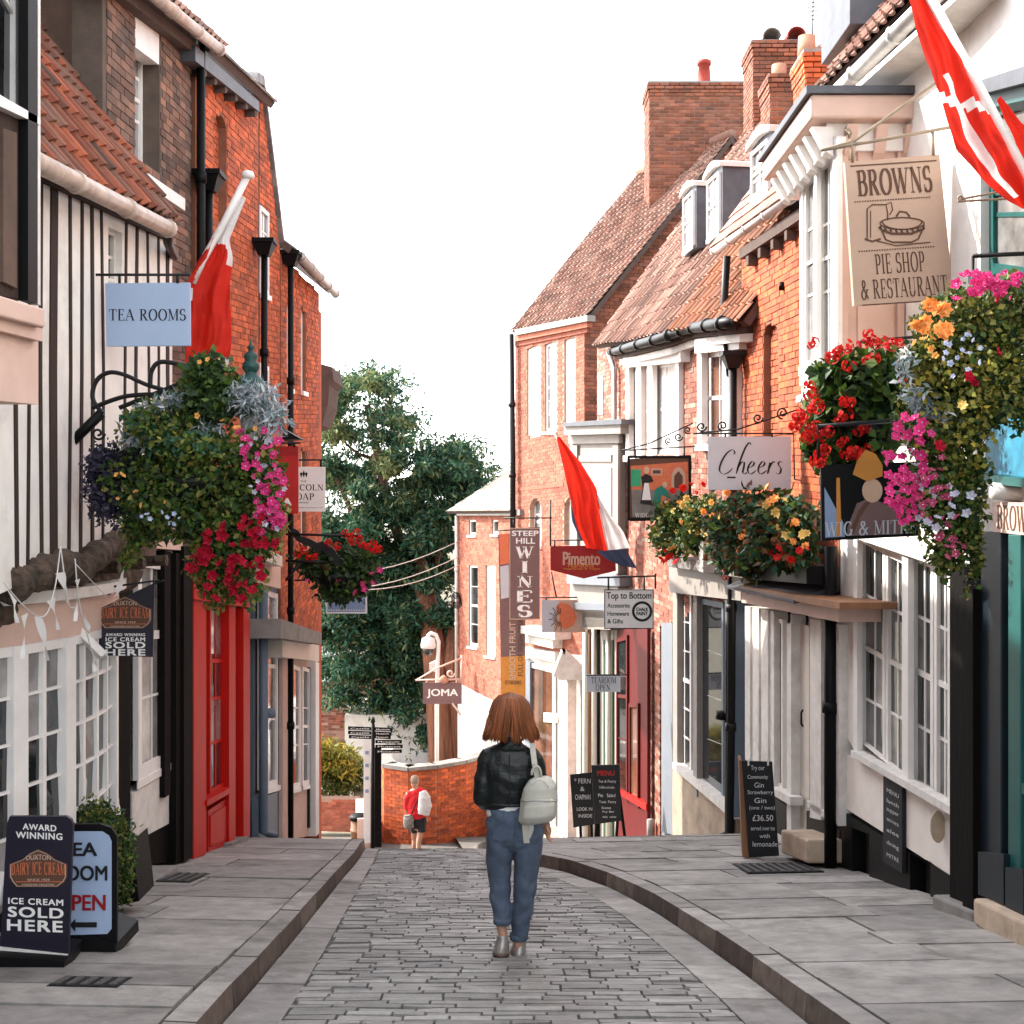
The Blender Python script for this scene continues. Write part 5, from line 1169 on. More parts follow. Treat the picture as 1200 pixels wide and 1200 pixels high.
# grey oriel between the two houses
WO = Wall(662, 24.2, 725, 21.9)
mb = MB(); c = [WO.uz(668, 505), WO.uz(724, 505), WO.uz(724, 735), WO.uz(668, 735)]; mb.box8([WO.w(a, b, 0) for a, b in c] + [WO.w(a, b, -1.1) for a, b in c]); org = mb.build('oriel', 'stone_paint', t)
def pO(nm, *a): return panelbox(WO, org, nm, *a)
pO('cornice', 661, 727, 500, 497, 510, 508, -1.0, .22, 'stone_paint'); pO('cornice_top', 659, 728, 495, 491, 500, 497, -1.0, .28, 'lead'); pO('frieze', 666, 725, 510, 508, 520, 519, 0, .08, 'stone_paint')
pO('blind_panel', 697, 716, 548, 548, 640, 640, .0, .02, 'plaster_pink'); pO('pilaster', 668, 676, 522, 522, 672, 672, 0, .05, 'stone_paint'); pO('pilaster', 718, 724, 522, 522, 672, 672, 0, .05, 'stone_paint')
pO('panel_rail', 678, 716, 534, 533, 541, 541, 0, .03, 'stone_paint'); pO('sill_moulding', 664, 726, 672, 675, 684, 687, -.6, .18, 'grey_paint'); pO('base', 668, 724, 684, 687, 716, 718, -.4, .06, 'stone_paint'); pO('base_moulding', 672, 722, 706, 708, 714, 716, -.4, .12, 'grey_paint'); pO('base_lower', 682, 715, 718, 720, 737, 738, -.3, .0, 'stone_paint')
B = Board(23.3); B.slab(circ(704.5, 551, 7), .04).build('round_plaque', 'wood_brown', org)
# ground floor of the tall house
panelbox(W4, t, 'shopfront_wall', 606, 684, 762, 768, 988, 988, 0, .03, 'cream_paint')
panelbox(W4, t, 'cornice', 609, 650, 733, 738, 742, 750, 0, .42, 'white_worn', bevel=.01); panelbox(W4, t, 'cornice_lower', 612, 648, 742, 750, 752, 760, 0, .25, 'white_worn'); panelbox(W4, t, 'fascia', 613, 650, 758, 764, 768, 776, 0, .14, 'white_worn')
q = W4.quad(622, 654, 776, 784, 965, 968); f = window(W4, t, q, 1, 1, -.10, fr=.10, gm='glass_warm', sash=False); panelbox(W4, t, 'notice', 637, 653, 835, 836, 846, 847, .10, .11, 'print_white')
panelbox(W4, t, 'pilaster', 615, 621, 772, 776, 984, 984, 0, .14, 'grey_paint'); panelbox(W4, t, 'pilaster', 655, 660, 780, 782, 984, 984, 0, .14, 'white_worn'); panelbox(W4, t, 'stall_riser', 621, 655, 968, 970, 986, 986, 0, .10, 'stone_buff')
panelbox(W4, t, 'door', 664, 674, 792, 792, 984, 984, .03, .06, 'grey_paint')
for x in (661, 676): 
    f = pbox(W4, x, x + 4, 796, 796, 985, 985, .03, .30).build('door_column', 'white_worn', t); panelbox(W4, f, 'capital', x - 1, x + 5, 790, 790, 797, 797, .03, .36, 'white_worn')
B = Board(25.6); mb = MB(); r0 = [(648, 793), (659, 763), (663, 763), (654, 793)]; B.slab(r0, .5, mb=mb); B.slab([(659, 763), (663, 763), (688, 786), (684, 792), (661, 768)], .5, mb=mb); B.slab([(654, 793), (661, 768), (684, 792), (684, 797), (654, 797)], .45, .0, mb=mb); mb.build('door_pediment', 'white_worn', t)
for x, r_, m_ in ((686, .06, 'cream_paint'), (691, .04, 'wood_brown'), (696, .07, 'cream_paint'), (702, .05, 'black_wood')): mb = MB(); mb.tube([P(x, 735, 24.2), P(x, 986, 24.2)], r_, 8); mb.build('column', m_, t)
mb = MB(); mb.box8([P(x, y, 25.9) for x, y in ((684, 700), (723, 700), (723, 989), (684, 989))] + [P(x, y, 26.6) for x, y in ((684, 700), (723, 700), (723, 989), (684, 989))]); mb.build('passage_wall', 'brick_red', t)

# ---- low brick house at the end with white ground floor
t = thing('brick_house', (-.5, 33, G(33)), 'low pale brick house with hipped stone roof and white painted ground floor', 'building')
W5 = Wall(536, 36, 607, 30.2)
q1 = W5.quad(549, 560, 662, 662, 757, 759); q2 = W5.quad(569, 580.5, 662, 662, 768, 770); q3 = W5.quad(549, 558, 609, 609, 627, 627); q4 = W5.quad(576, 584, 609, 608, 626, 626)
P_ = W5.poly([(537, 600), (607, 598), (607, 836), (537, 800)])
wall_mesh(W5, t, P_, [q1, q2, q3, q4], 'mortar_pale', .25); bricks(W5, t, P_, [q1, q2, q3, q4], 'brick_red', slant=.0, limit=60, z0=.03, minpx=10, L=.235, H=.082)
window(W5, t, q1, 1, 4, .05, fr=.08, gm='glass'); window(W5, t, q2, 1, 1, .05, fr=.05, gm='blind_white', sash=False)
for q in (q3, q4): window(W5, t, q, 1, 1, .05, fr=.06, gm='glass', sash=False)
wall_mesh(W5, t, W5.poly([(537, 800), (607, 836), (607, 1000), (537, 999)]), [], 'white_paint', .25, 'ground_floor_wall', .02)
for a, b in ((545, 551), (554, 560), (563, 569), (573, 580)): panelbox(W5, t, 'window', a, b, 826 + (a - 545) * .45, 829 + (a - 545) * .45, 865 + (a - 545) * .3, 868 + (a - 545) * .3, .02, .05, 'blind_white')
panelbox(W5, t, 'window_head', 542, 586, 812, 832, 818, 838, .02, .12, 'white_worn'); panelbox(W5, t, 'stall_riser', 542, 566, 872, 880, 990, 992, .02, .06, 'white_worn'); panelbox(W5, t, 'door', 570, 584, 868, 872, 995, 996, .02, .05, 'pink_paint')
panelbox(W5, t, 'eaves_board', 535, 609, 598, 597, 604, 604, 0, .18, 'stone_grey')
a, b = W5.w(*W5.uz(533, 599), .25), W5.w(*W5.uz(609, 598), .25); top0 = P(590, 556, 35); top1 = P(622, 532, 33.5)
roof(t, a, b, top1 + Vector((.6, .3, .2)), top0, 12, 16, 'stone_slate', limit=60, kind='flat', minpx=8)
roof(t, a + Vector((4, 3.5, 0)), a, top0, top1 + Vector((1.5, 2, 0)), 6, 6, 'stone_slate', limit=0, kind='flat')
mb = MB(); c = [W5.w(0, -.1, -.26), W5.w(W5.len, -.1, -.26)]; mb.prism([c[0] - Vector((0, 0, 10)), c[0], c[1], c[1] - Vector((0, 0, 10))], (4, 3.6, 0)); mb.build('back_wall', 'brick_red', t)
pipe(t, [W5.w(*W5.uz(538, 604), .08), W5.w(*W5.uz(538, 795), .08)], .05, 'white_worn')
mb = MB()
for i in range(5): mb.tube([W5.w(*W5.uz(540, 700), .15) + Vector((.13 * math.cos(a_ / 8 * 6.283) + .01 * i, -.02 * i, .16 * math.sin(a_ / 8 * 6.283) - .04 * i)) for a_ in range(9)], .015, 4)
mb.build('cable_coil', 'iron', t)
# ================================================================ END OF THE STREET
# curved garden wall in sunlit brick
t = thing('garden_wall', (-2, 30, G(30)), 'curved orange brick garden wall behind the man in red', 'wall')
pts = [(-3.9, 33.2), (-3.55, 31.4), (-3.25, 30.4), (-2.6, 30.0), (-1.9, 30.3), (-1.2, 30.9), (-.6, 31.8)]
cells = []; stc = []
for (a, b) in zip(pts, pts[1:]):
    W = Wall(a[0], a[1], b[0], b[1], plan=True); z1 = -6.50; zb = -8.9
    MB().box8([W.w(0, z1, -.01), W.w(W.len, z1, -.01), W.w(W.len, zb, -.01), W.w(0, zb, -.01), W.w(0, z1, -.3), W.w(W.len, z1, -.3), W.w(W.len, zb, -.3), W.w(0, zb, -.3)]).build('mortar', 'mortar_pale', t)
    r = 0; z = zb
    while z < z1 - .03:
        u = -.12 * (r % 2)
        while u < W.len:
            p0, p1 = max(0, u) + .006, min(W.len, u + .24) - .006
            if p1 - p0 > .03:
                q_ = [(p0, z + .078), (p1, z + .078), (p1, z + .006), (p0, z + .006)]; o = .008 + rng.uniform(-.004, .004); cells.append(([W.w(i, j, o) for i, j in q_] + [W.w(i, j, -.02) for i, j in q_], B5, 0))
            u += .24
        z += .084; r += 1
    u = 0
    while u < W.len:
        e = min(W.len, u + .5); q_ = [(u + .004, z1 + .09), (e - .004, z1 + .09), (e - .004, z1), (u + .004, z1)]; stc.append(([W.w(i, j, .05) for i, j in q_] + [W.w(i, j, -.34) for i, j in q_], B6, 0)); u = e
pieces('brick', t, cells, ['brick_orange'], 300, 8); pieces('coping_stone', t, stc, ['stone_grey'], 30)
mb = MB(); mb.prism([(x, y + .2, -8.0) for x, y in pts] + [(3, 38.0, -8.0), (-5.2, 38.0, -8.0), (-4.4, 33.6, -8.0)], (0, 0, -2.0)); mb.build('garden_bed', 'earth', kind='structure')
# low wall and hedge on the left
t = thing('low_wall', (-5.6, 33, G(33)), 'low reddish wall under the yellow shrub, left of the white noticeboard', 'wall')
WL = Wall(-8, 33.4, -4.3, 33.0, plan=True); a = WL.poly([(372, 936), (436, 936), (436, 972), (372, 972)]); MB().prism([WL.w(u, z) for u, z in WL.poly([(362, 936), (419, 936), (419, 974), (362, 974)])], WL.n3() * -.35).build('wall', 'mortar_pale', t)
bricks(WL, t, WL.poly([(362, 938), (419, 938), (419, 974), (362, 974)]), [], 'brick_red', limit=80, minpx=6)
WL2 = Wall(-4.32, 33.0, -3.7, 28.6, plan=True); MB().prism([WL2.w(0, -7.9), WL2.w(WL2.len, -7.35), WL2.w(WL2.len, -9), WL2.w(0, -9.2)], WL2.n3() * -.3).build('ramp_wall', 'plaster_pink', t)
t = thing('shrub', (-5.6, 34.3, -8), 'golden flowering shrub growing over the low wall at street end', 'shrub')
C = np.concatenate([blob((x, 34.3 + dy, z), (.62, .5, .55), 900, .2) for x, dy, z in ((-6.6, 0, -7.5), (-6.0, .1, -7.35), (-5.4, 0, -7.25), (-4.9, .1, -7.45), (-5.7, -.2, -7.0), (-5.1, -.1, -7.9), (-6.1, -.2, -7.95), (-4.55, .1, -7.6))])
leaves('leaves', t, C, .14, ['leaf', 'leaf_olive'], .35)
C = np.stack([nrng.uniform(-6.9, -4.4, 3000), nrng.uniform(33.5, 34.4, 3000), nrng.uniform(-7.55, -6.75, 3000)], 1); C[:, 2] += .28 * np.sin((C[:, 0] + 7) * 1.25) ; leaves('seed_heads', t, C, .20, ['grass_gold', 'grass_gold', 'leaf_olive'], .2)
mb = MB(); mb.tube([(-5.6, 34.3, -8.9), (-5.6, 34.3, -7.6)], .05, 6); mb.build('stem', 'bark', t)

# far brick house with white bay, white rendered wall
t = thing('brick_house', (-6, 46, G(46)), 'distant dark red brick house with white bay window under the tree', 'building')
WB = Wall(-14, 46, -3.2, 45, plan=True)
P_ = WB.poly([(350, 800), (470, 775), (470, 900), (350, 900)]); MB().prism([WB.w(u, z) for u, z in P_], (0, 4, 0)).build('wall', 'mortar_grey', t); bricks(WB, t, P_, [], 'brick_mixed', limit=0, L=.3, H=.1)
e0, e1 = WB.w(*WB.uz(340, 806), .3), WB.w(*WB.uz(480, 776), .3); roof(t, e0, e1, e1 + Vector((0, 3, 2)), e0 + Vector((0, 3, 2)), 10, 24, 'slate', limit=0, kind='flat')
Bq = Board(44.2); w_ = Bq.slab(rc(407, 460, 821, 855), .8).build('bay_window', 'white_paint', t)
for x0, x1 in ((411, 425), (429, 443), (447, 457)): Bq.slab(rc(x0, x1, 828, 852), .02, .02).build('pane', 'glass_pale', w_)
t = thing('rendered_wall', (-3, 37, G(37)), 'white rendered wall behind the tree trunk at the street end', 'wall')
W = Wall(-5.6, 38.5, -.8, 38.2, plan=True); MB().prism([W.w(u, z) for u, z in W.poly([(404, 838), (560, 838), (560, 960), (404, 960)])], (0, .3, 0)).build('wall', 'plaster_white', t)
W = Wall(-5.4, 36.4, -4.4, 36.2, plan=True); MB().prism([W.w(u, z) for u, z in W.poly([(441, 878), (460, 878), (460, 950), (441, 950)])], (0, .3, 0)).build('gate_pier', 'plaster_white', t)

# great yew tree
t = thing('yew_tree', (-2.2, 40, -6.6), 'large dark yew tree filling the gap at the end of the street', 'tree')
mb = MB()
def D(px, py, d=40): return P(px, py, d)
mb.tube([D(526, 975, 36.6), D(525, 930, 36.6), D(521, 880, 36.6), D(514, 800, 36.7), D(505, 730, 37.5), D(492, 660, 39)], [.7, .62, .5, .42, .36, .25], 12, smooth=False); mb.tube([D(540, 940, 36.5), D(536, 860, 36.5), D(528, 780, 36.8), D(535, 700, 38)], [.4, .3, .26, .15], 10, smooth=False)
mb.tube([D(502, 930, 39.6), D(508, 860, 39.6), D(500, 800, 39.6)], [.3, .26, .2], 8, smooth=False); mb.build('trunk', 'bark_red', t)
for pth, r_ in (([(500, 720), (470, 640), (448, 560), (436, 500), (430, 474)], .2), ([(436, 500), (452, 478), (462, 462)], .09), ([(500, 700), (520, 620), (530, 560)], .15), ([(470, 650), (420, 620), (395, 560)], .13), ([(445, 540), (420, 532), (405, 520)], .07), ([(505, 740), (450, 730), (400, 760)], .12)):
    mb = MB(); mb.tube([D(x, y, 39.5 if i else 40) for i, (x, y) in enumerate(pth)], [r_ * (1 - .6 * i / len(pth)) for i in range(len(pth))], 8, smooth=False); mb.build('limb', 'bark', t)
BL = [(395, 470, 26, 24), (412, 452, 24, 14), (432, 446, 20, 12), (452, 452, 16, 9), (398, 505, 28, 25), (455, 488, 20, 14), (474, 496, 16, 12), (462, 512, 18, 12), (415, 560, 34, 26), (448, 545, 28, 22), (385, 555, 22, 28), (505, 545, 30, 24), (530, 535, 26, 18), (548, 548, 20, 14), (490, 570, 30, 25), (535, 570, 32, 22), (470, 600, 40, 28),
      (515, 610, 34, 30), (420, 610, 40, 30), (385, 620, 24, 34), (450, 655, 48, 32), (510, 665, 34, 32), (400, 680, 34, 34), (470, 710, 44, 30), (420, 730, 44, 30), (515, 720, 24, 26), (395, 775, 28, 22), (430, 785, 30, 26), (468, 770, 30, 26), (486, 800, 24, 28), (470, 830, 18, 24), (405, 815, 22, 14), (380, 720, 16, 34), (500, 760, 26, 24), (496, 858, 9, 18), (552, 590, 18, 16), (556, 562, 14, 12), (500, 640, 40, 40), (440, 700, 60, 40), (460, 750, 40, 34), (400, 740, 30, 40), (425, 640, 40, 36), (545, 530, 14, 10), (445, 820, 16, 22)]
C = []; pale = []
for (x, y, rx, ry) in BL:
    for s in range(5):
        cx, cy = x + rng.uniform(-.5, .5) * rx, y + rng.uniform(-.5, .5) * ry; d_ = 40 + rng.uniform(-2.6, 2.2); c = D(cx, cy, d_); sc = d_ / F
        n_ = int(20 + rx * ry * (.62 if y < 540 else 1.0)); bb = blob((c.x, c.y, c.z), (rx * sc * .56, .8, ry * sc * .42), n_, .2); C.append(bb)
C = np.concatenate(C); lf = (nrng.random(len(C)) < .80); hi = C[:, 0] < -4.2
mi = np.zeros(len(C), int); mi[nrng.random(len(C)) < .45] = 1; up = (nrng.random(len(C)) < np.where((C[:, 0] < -3.0) & (C[:, 2] > 0), .5 + .4 * np.sin(C[:, 0] * 2.2 + C[:, 2] * 3), .10)); mi[up] = 2  # more pale leaves at upper left: sunlit patches put into the leaf colour
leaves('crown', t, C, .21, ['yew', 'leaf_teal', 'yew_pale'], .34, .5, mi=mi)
C2 = []                                           # hanging sprays at the crown's edge
for (x, y, rx, ry) in BL:
    for s in range(30):
        a_ = rng.uniform(0, 6.283); px, py = x + rx * math.cos(a_) * 1.0, y + ry * math.sin(a_) * 1.0; p_ = D(px, py, 40 + rng.uniform(-2.5, 1.5)); dr = Vector((math.cos(a_), rng.uniform(-.4, .4), -math.sin(a_) * .6 - .15))
        for k in range(16): C2.append(tuple(p_ + dr * (.05 * k) + Vector([rng.uniform(-.08, .08) for _ in range(3)])))
leaves('crown_sprays', t, np.array(C2), .19, ['yew', 'leaf_teal', 'yew_pale'], .3, .8, mi=nrng.choice([0, 0, 1, 1, 2], len(C2)))
# ================================================================ HANGING SIGNS
def sign(name, B, poly, th, mat, label, cat='sign', group=None):
    c = B.p(sum(p[0] for p in poly) / len(poly), sum(p[1] for p in poly) / len(poly)); t = thing(name, c, label, cat, group)
    B.slab(poly, th).build('board', mat, t); return t
def border(B, t, x0, x1, y0, y1, w, mat, off=.002, name='frame', proud=.006):
    mb = MB()
    for r in (rc(x0, x1, y0, y0 + w), rc(x0, x1, y1 - w, y1), rc(x0, x0 + w, y0 + w, y1 - w), rc(x1 - w, x1, y0 + w, y1 - w)): B.slab(r, proud, off + proud, mb=mb)
    return mb.build(name, mat, t)
def ironwork(t, B, paths, r=.012, mat='iron', name='bracket'):
    mb = MB()
    for p_ in paths: mb.tube([B.p(*q) if len(q) < 4 else q for q in p_] if not isinstance(p_[0], Vector) else p_, r, 6)
    return mb.build(name, mat, t)

# tea rooms
B = Board(8.35, 4, 170); t = sign('hanging_sign', B, [(123, 332), (222.5, 331), (223, 405), (125, 405.5)], .03, 'print_blue', 'pale blue TEA ROOMS sign hanging in front of the timber framed wall')
B.text(t, serif('TEA ROOMS'), 128, 218, 362, 376, 'print_black')
ironwork(t, B, [[(60, 322), (223, 322)], [(140, 322), (140, 332)], [(208, 322), (208, 332)]], .010)
# dairy ice cream pentagon and its twin emblem
def emblem(B, t, x0, x1, y0, y1, k):
    w = x1 - x0; h = y1 - y0; X = lambda a: x0 + a * w; Y = lambda a: y0 + a * h
    o = [(0, .38), (.22, .26), (.35, .10), (.5, 0), (.66, .10), (.80, .26), (1, .38), (1, .70), (.95, .84), (.84, .96), (.12, .96), (.05, .84), (0, .70)]
    B.slab([(X(a), Y(b)) for a, b in o], .004, .004).build('emblem', 'print_brown', t)
    mb = MB(); pr = [(X(a), Y(b)) for a, b in o]; n = len(pr)
    cx, cy = X(.5), Y(.52)
    for i in range(n):
        a, b = pr[i], pr[(i + 1) % n]; s = 1 - 2.2 / w * 1.2; s2 = s - .03
        mb.add([B.p(cx + (a[0] - cx) * s, cy + (a[1] - cy) * s, .006), B.p(cx + (b[0] - cx) * s, cy + (b[1] - cy) * s, .006), B.p(cx + (b[0] - cx) * s2, cy + (b[1] - cy) * s2, .006), B.p(cx + (a[0] - cx) * s2, cy + (a[1] - cy) * s2, .006)], [(0, 1, 2, 3)])
    mb.build('emblem_line', 'print_tan', t)
    B.text(t, serif('DAIRY ICE CREAM'), X(.04), X(.97), Y(.36), Y(.66), 'print_orange', .008, arch=h * .05)
    B.text(t, sans('DUXTON', .02), X(.30), X(.72), Y(.17), Y(.27), 'print_tan', .008, arch=h * .04)
    B.text(t, sans('SINCE 1929', .02), X(.32), X(.70), Y(.745), Y(.80), 'print_tan', .008); B.text(t, sans('YORKSHIRE INGLETON', .02), X(.22), X(.78), Y(.87), Y(.92), 'print_tan', .008)
    B.slab(rc(X(.12), X(.9), Y(.815), Y(.83)), .001, .007).build('emblem_rule', 'print_orange', t)
B = Board(8.7, 6, 147); t = sign('hanging_sign', B, [(113, 715), (181, 683), (179, 770), (114, 768)], .02, 'print_navy', 'dark pentagonal DAIRY ICE CREAM sign hanging beside the bow window')
emblem(B, t, 115, 178, 699, 738, 1)
for s, a, b, c, d_ in (('AWARD WINNING', 124, 170, 742, 745.5), ('ICE CREAM', 124, 170, 747, 751.5), ('SOLD', 124, 170, 752.5, 759.5), ('HERE', 124, 170, 761, 768)): B.text(t, sans(s, .025, 1.15), a, b, c, d_, 'print_white')
ironwork(t, B, [[(113, 716), (114, 690), (186, 680)], [(181, 684), (192, 680)]], .008)
# small reds and whites further down on the left
B = Board(15.2); t = sign('hanging_sign', B, rc(300, 349.5, 523, 602), .03, 'print_red', 'red hanging shop sign reading ISHKA below the white silvery leaves')
B.text(t, sans('ISHKA', .045), 305, 341, 584, 592, 'print_white'); B.text(t, sans('Jewels and Gifts', .01), 306, 339, 594, 598, 'print_white'); B.slab(rc(303, 349, 523.5, 534), .002, .003).build('band', 'print_darkred', t)
ironwork(t, B, [[(296, 519), (352, 519)], [(305, 519), (305, 524)], [(345, 519), (345, 524)]], .014)
mb = MB(); B.slab([(330, 516), (333, 503), (352, 514)], .3, mb=mb); mb.build('lamp_hood', 'black_paint', t)
B = Board(17.4); t = sign('hanging_sign', B, rc(333, 381, 547, 599.5), .03, 'print_white', 'white LINCOLN SOAP sign with small fleur emblem, left of the yew tree')
B.text(t, serif('LINCOLN'), 334, 379, 567.5, 575, 'print_black'); B.text(t, serif('SOAP'), 341, 368, 578, 586, 'print_black'); B.text(t, sans('COMPANY', 0), 345, 362, 588, 590, 'print_black'); B.text(t, sans('www.thelincolnsoap.co.uk', 0), 340, 378, 594, 596, 'print_black'); B.text(t, sans('THE', 0), 352, 359, 563, 565, 'print_black')
mb = MB()
for dx in (-3, 0, 3): mb.add([B.p(356 + dx + a, y, .003) for a, y in ((0, 551 + abs(dx) * .7), (1.6, 555), (0, 560), (-1.6, 555))], [(0, 1, 2, 3)])
mb.build('emblem', 'print_black', t); ironwork(t, B, [[(330, 539), (382, 539)], [(338, 539), (338, 547)], [(376, 539), (376, 547)]], .014)
B = Board(18.0); t = sign('hanging_sign', B, rc(382, 430, 688, 719), .04, 'print_bluegrey', 'blue sign with white perforated stamp border under the far flower basket')
border(B, t, 382, 430, 688, 719, 1.8, 'print_white'); mb = MB()
for i in range(15): 
    for y in (692, 715): B.slab(circ(385.5 + i * 2.95, y, .85, n=6), .002, .004, mb=mb)
mb.build('stamp_border', 'print_white', t); B.text(t, sans('Pots', .03), 393, 420, 691, 700, 'print_white')
ironwork(t, B, [[(384, 680), (384, 688)], [(428, 680), (428, 688)], [(345, 680), (432, 680)]], .014)
# Browns
B = Board(8.75, 7, 1050); t = sign('hanging_sign', B, [(990, 190), (1101, 181), (1118, 350), (1001, 358)], .035, 'print_tan', 'big tan BROWNS PIE SHOP sign with pie drawing, right of the oriel')
def shq(geo, x0, x1, y0, y1, mat='print_brown', **k):        # the board leans: shear the lettering with it
    V, Fs = geo; xs = [v[0] for v in V]; a, b = min(xs), max(xs); ys = [v[1] for v in V]; c, e = min(ys), max(ys); out = []
    for x, y in V:
        u = (x - a) / (b - a); py = y1 + (y0 - y1) * (y - c) / (e - c); px = x0 + (x1 - x0) * u; out.append(B.p(px + (py - 270) * .085, py - (px - 1050) * .065, .003))
    MB().add(out, Fs, 0, .5).build('lettering', mat, t)
shq(serif('BROWNS', bold=1.35), 1009, 1097, 196, 229); shq(serif('PIE SHOP'), 1022, 1080, 296, 320); shq(serif('& RESTAURANT'), 1003, 1104, 325, 349)
for y in (191, 233, 291, 354): 
    mb = MB(); 
    for i in range(30 if y in (233, 291) else 1):
        a, b = (1004 + i * 3, 1005.8 + i * 3) if y in (233, 291) else (1003, 1104)
        f = [B.p(x + (yy - 270) * .085, yy - (x - 1050) * .065, .003) for x, yy in ((a, y), (b, y), (b, y + 1.6), (a, y + 1.6))]; mb.add(f, [(0, 1, 2, 3)])
    mb.build('printed_rule', 'print_brown', t)
mb = MB()
def ink(pts, w=.8):
    V, Fs = [], []; stroke(pts, w, V, Fs); mb.add([B.p(x, y, .004) for x, y in V], Fs)
ink(circ(1057, 262, 26, 7) + [(1083, 262)]); ink([(1031, 265), (1038, 281), (1046, 284), (1068, 284), (1076, 280), (1083, 264)], 1); ink(arc(1057, 260, 23, -9, 180, 360)[::1], .8)
ink([(1034, 270), (1045, 274), (1068, 274), (1080, 269)], 1.5); ink([(1016, 280), (1016, 245), (1022, 240), (1038, 240), (1040, 250), (1040, 258)], .8); ink([(1020, 279), (1020, 247)], .6); ink([(1038, 240), (1044, 237), (1046, 246), (1042, 252)], .7); ink([(1013, 280), (1022, 283), (1032, 280)], 1.1); ink([(1050, 254), (1054, 248), (1062, 249), (1066, 254)], 1.1); ink([(1026, 282), (1050, 288), (1090, 284)], .7)
for i in range(9): ink([(1030 + i * 6.4, 266 + 4 * math.sin(i * .39)), (1032 + i * 6.4, 269 + 4 * math.sin(i * .39))], 1.2)
mb.build('pie_drawing', 'print_brown', t)
ironwork(t, B, [[(962, 176), (1055, 160), (1125, 147)], [(962, 176), (1000, 166), (1050, 130), (1100, 95)], [(998, 164), (999, 190)], [(1093, 154), (1094, 182)], [B.p(993, 158) , B.p(990, 152), B.p(995, 151), B.p(997, 157), B.p(994, 161)]], .013, 'iron_tan')
# Wig & Mitre
B = Board(8.05, -3, 1010); t = sign('hanging_sign', B, [(962, 545), (1078, 541), (1078, 628), (963, 634)], .04, 'black_paint', 'black painted WIG & MITRE pub sign with mitred figure under the red geraniums')
B.slab([(966, 571), (988, 612), (990, 629), (967, 630)], .002, .003).build('painted_column', 'print_bluegrey', t); B.slab([(980, 560), (984, 560), (986, 628), (980, 629)], .002, .004).build('painted_staff', 'print_amber', t)
B.slab([(993, 618), (1004, 590), (1020, 583), (1040, 592), (1052, 600), (1056, 626), (993, 628)], .002, .004).build('painted_robe', 'print_mauve', t); B.slab([(996, 622), (1006, 598), (1014, 588), (1020, 588), (1008, 606), (1000, 626)], .002, .006).build('painted_stole', 'print_brown', t)
B.slab(circ(1022, 575, 12, 14, 18), .002, .006).build('painted_face', 'print_skin', t); B.slab([(999, 556), (1004, 540), (1014, 527), (1026, 532), (1034, 545), (1034, 558), (1016, 564)], .002, .008).build('painted_mitre', 'print_amber', t)
B.text(t, serif('WIG & MITRE'), 966, 1073, 610, 627, 'print_lightgrey', .009, skew=(-2, 0))
ironwork(t, B, [[(960, 545), (958, 500), (1080, 490)], [(1078, 545), (1078, 490)], [(1078, 490), (1120, 486)]], .016, 'iron')
# Cheers
B = Board(12.7); t = sign('hanging_sign', B, rc(830, 927, 511.5, 574), .03, 'print_lightgrey', 'white Cheers sign in black script above the yellow window box')
B.text(t, script_cheers(), 842, 917, 518, 556, 'print_black'); B.slab(rc(852, 862, 558.5, 560.5), .002, .003).build('printed_mark', 'print_black', t)
ironwork(t, B, [[(812, 508), (930, 508), (931, 562), (960, 565)], [(850, 508), (850, 512)], [(905, 508), (905, 512)], [(812, 508), (865, 503), (935, 480), (948, 478)]] + [[p_ for p_ in scroll(B, *a)] for a in ((822, 500, 6, 1.4, 0), (847, 499, 6, 1.4, 90), (888, 490, 6, 1.4, 0), (917, 484, 7, 1.5, 90))], .010)
# Widow
B = Board(17.0); t = sign('hanging_sign', B, [(735, 538), (809, 533), (811, 609), (738, 611)], .04, 'print_brown', 'dark framed painted WIDOW sign showing a woman in a white apron')
B.slab([(739, 546), (806, 541), (807, 574), (740, 574)], .002, .003).build('painted_wall', 'print_orange', t); B.slab([(740, 574), (807, 574), (807, 605), (741, 606)], .002, .003).build('painted_yard', 'stone_grey', t)
B.slab(rc(739.5, 751, 550, 570), .002, .006).build('painted_door', 'print_green', t); B.slab(rc(763, 776, 549, 557), .002, .006).build('painted_window', 'print_tan', t); B.slab(rc(765, 774, 551, 555), .002, .008).build('painted_pane', 'print_brown', t)
B.slab([(787, 572), (787, 556), (790, 550), (795, 547), (800, 550), (803, 556), (803, 572)], .002, .006).build('painted_arch', 'print_tan', t); B.slab([(790, 572), (790, 558), (795, 552), (800, 558), (800, 572)], .002, .008).build('painted_arch_shade', 'print_brown', t)
B.slab([(752, 563), (751, 559), (757, 555), (763, 558), (766, 564), (760, 566), (763, 582), (764, 592), (750, 590), (753, 574)], .002, .009).build('painted_dress', 'print_black', t); B.slab([(755, 566), (760, 566), (763, 586), (752, 586)], .002, .012).build('painted_apron', 'print_white', t); B.slab(circ(757.5, 551, 3.4, 4.5, 12), .002, .012).build('painted_head', 'print_skin', t)
B.slab([(765, 588), (768, 573), (777, 568), (783, 578), (788, 588), (782, 597), (770, 596)], .002, .009).build('painted_figure', 'print_teal', t); B.slab([(775, 580), (786, 585), (784, 598), (774, 596)], .002, .012).build('painted_skirt', 'print_orange', t); B.slab(circ(779, 568, 3, 3.6, 10), .002, .012).build('painted_head', 'print_skin', t)
B.text(t, serif('WIDOW CULLENS'), 744, 796, 601, 606.5, 'print_white', .012)
border(B, t, 735, 810, 534, 610, 3, 'black_paint', .006); ironwork(t, B, [[(728, 528), (815, 523)], [(745, 528), (745, 538)], [(802, 524), (802, 535)], [(728, 528), (760, 520), (812, 496)]] + [scroll(B, *a) for a in ((795, 512, 5, 1.4, 0), (783, 517, 4, 1.4, 90), (806, 504, 4.5, 1.4, 45))], .011)
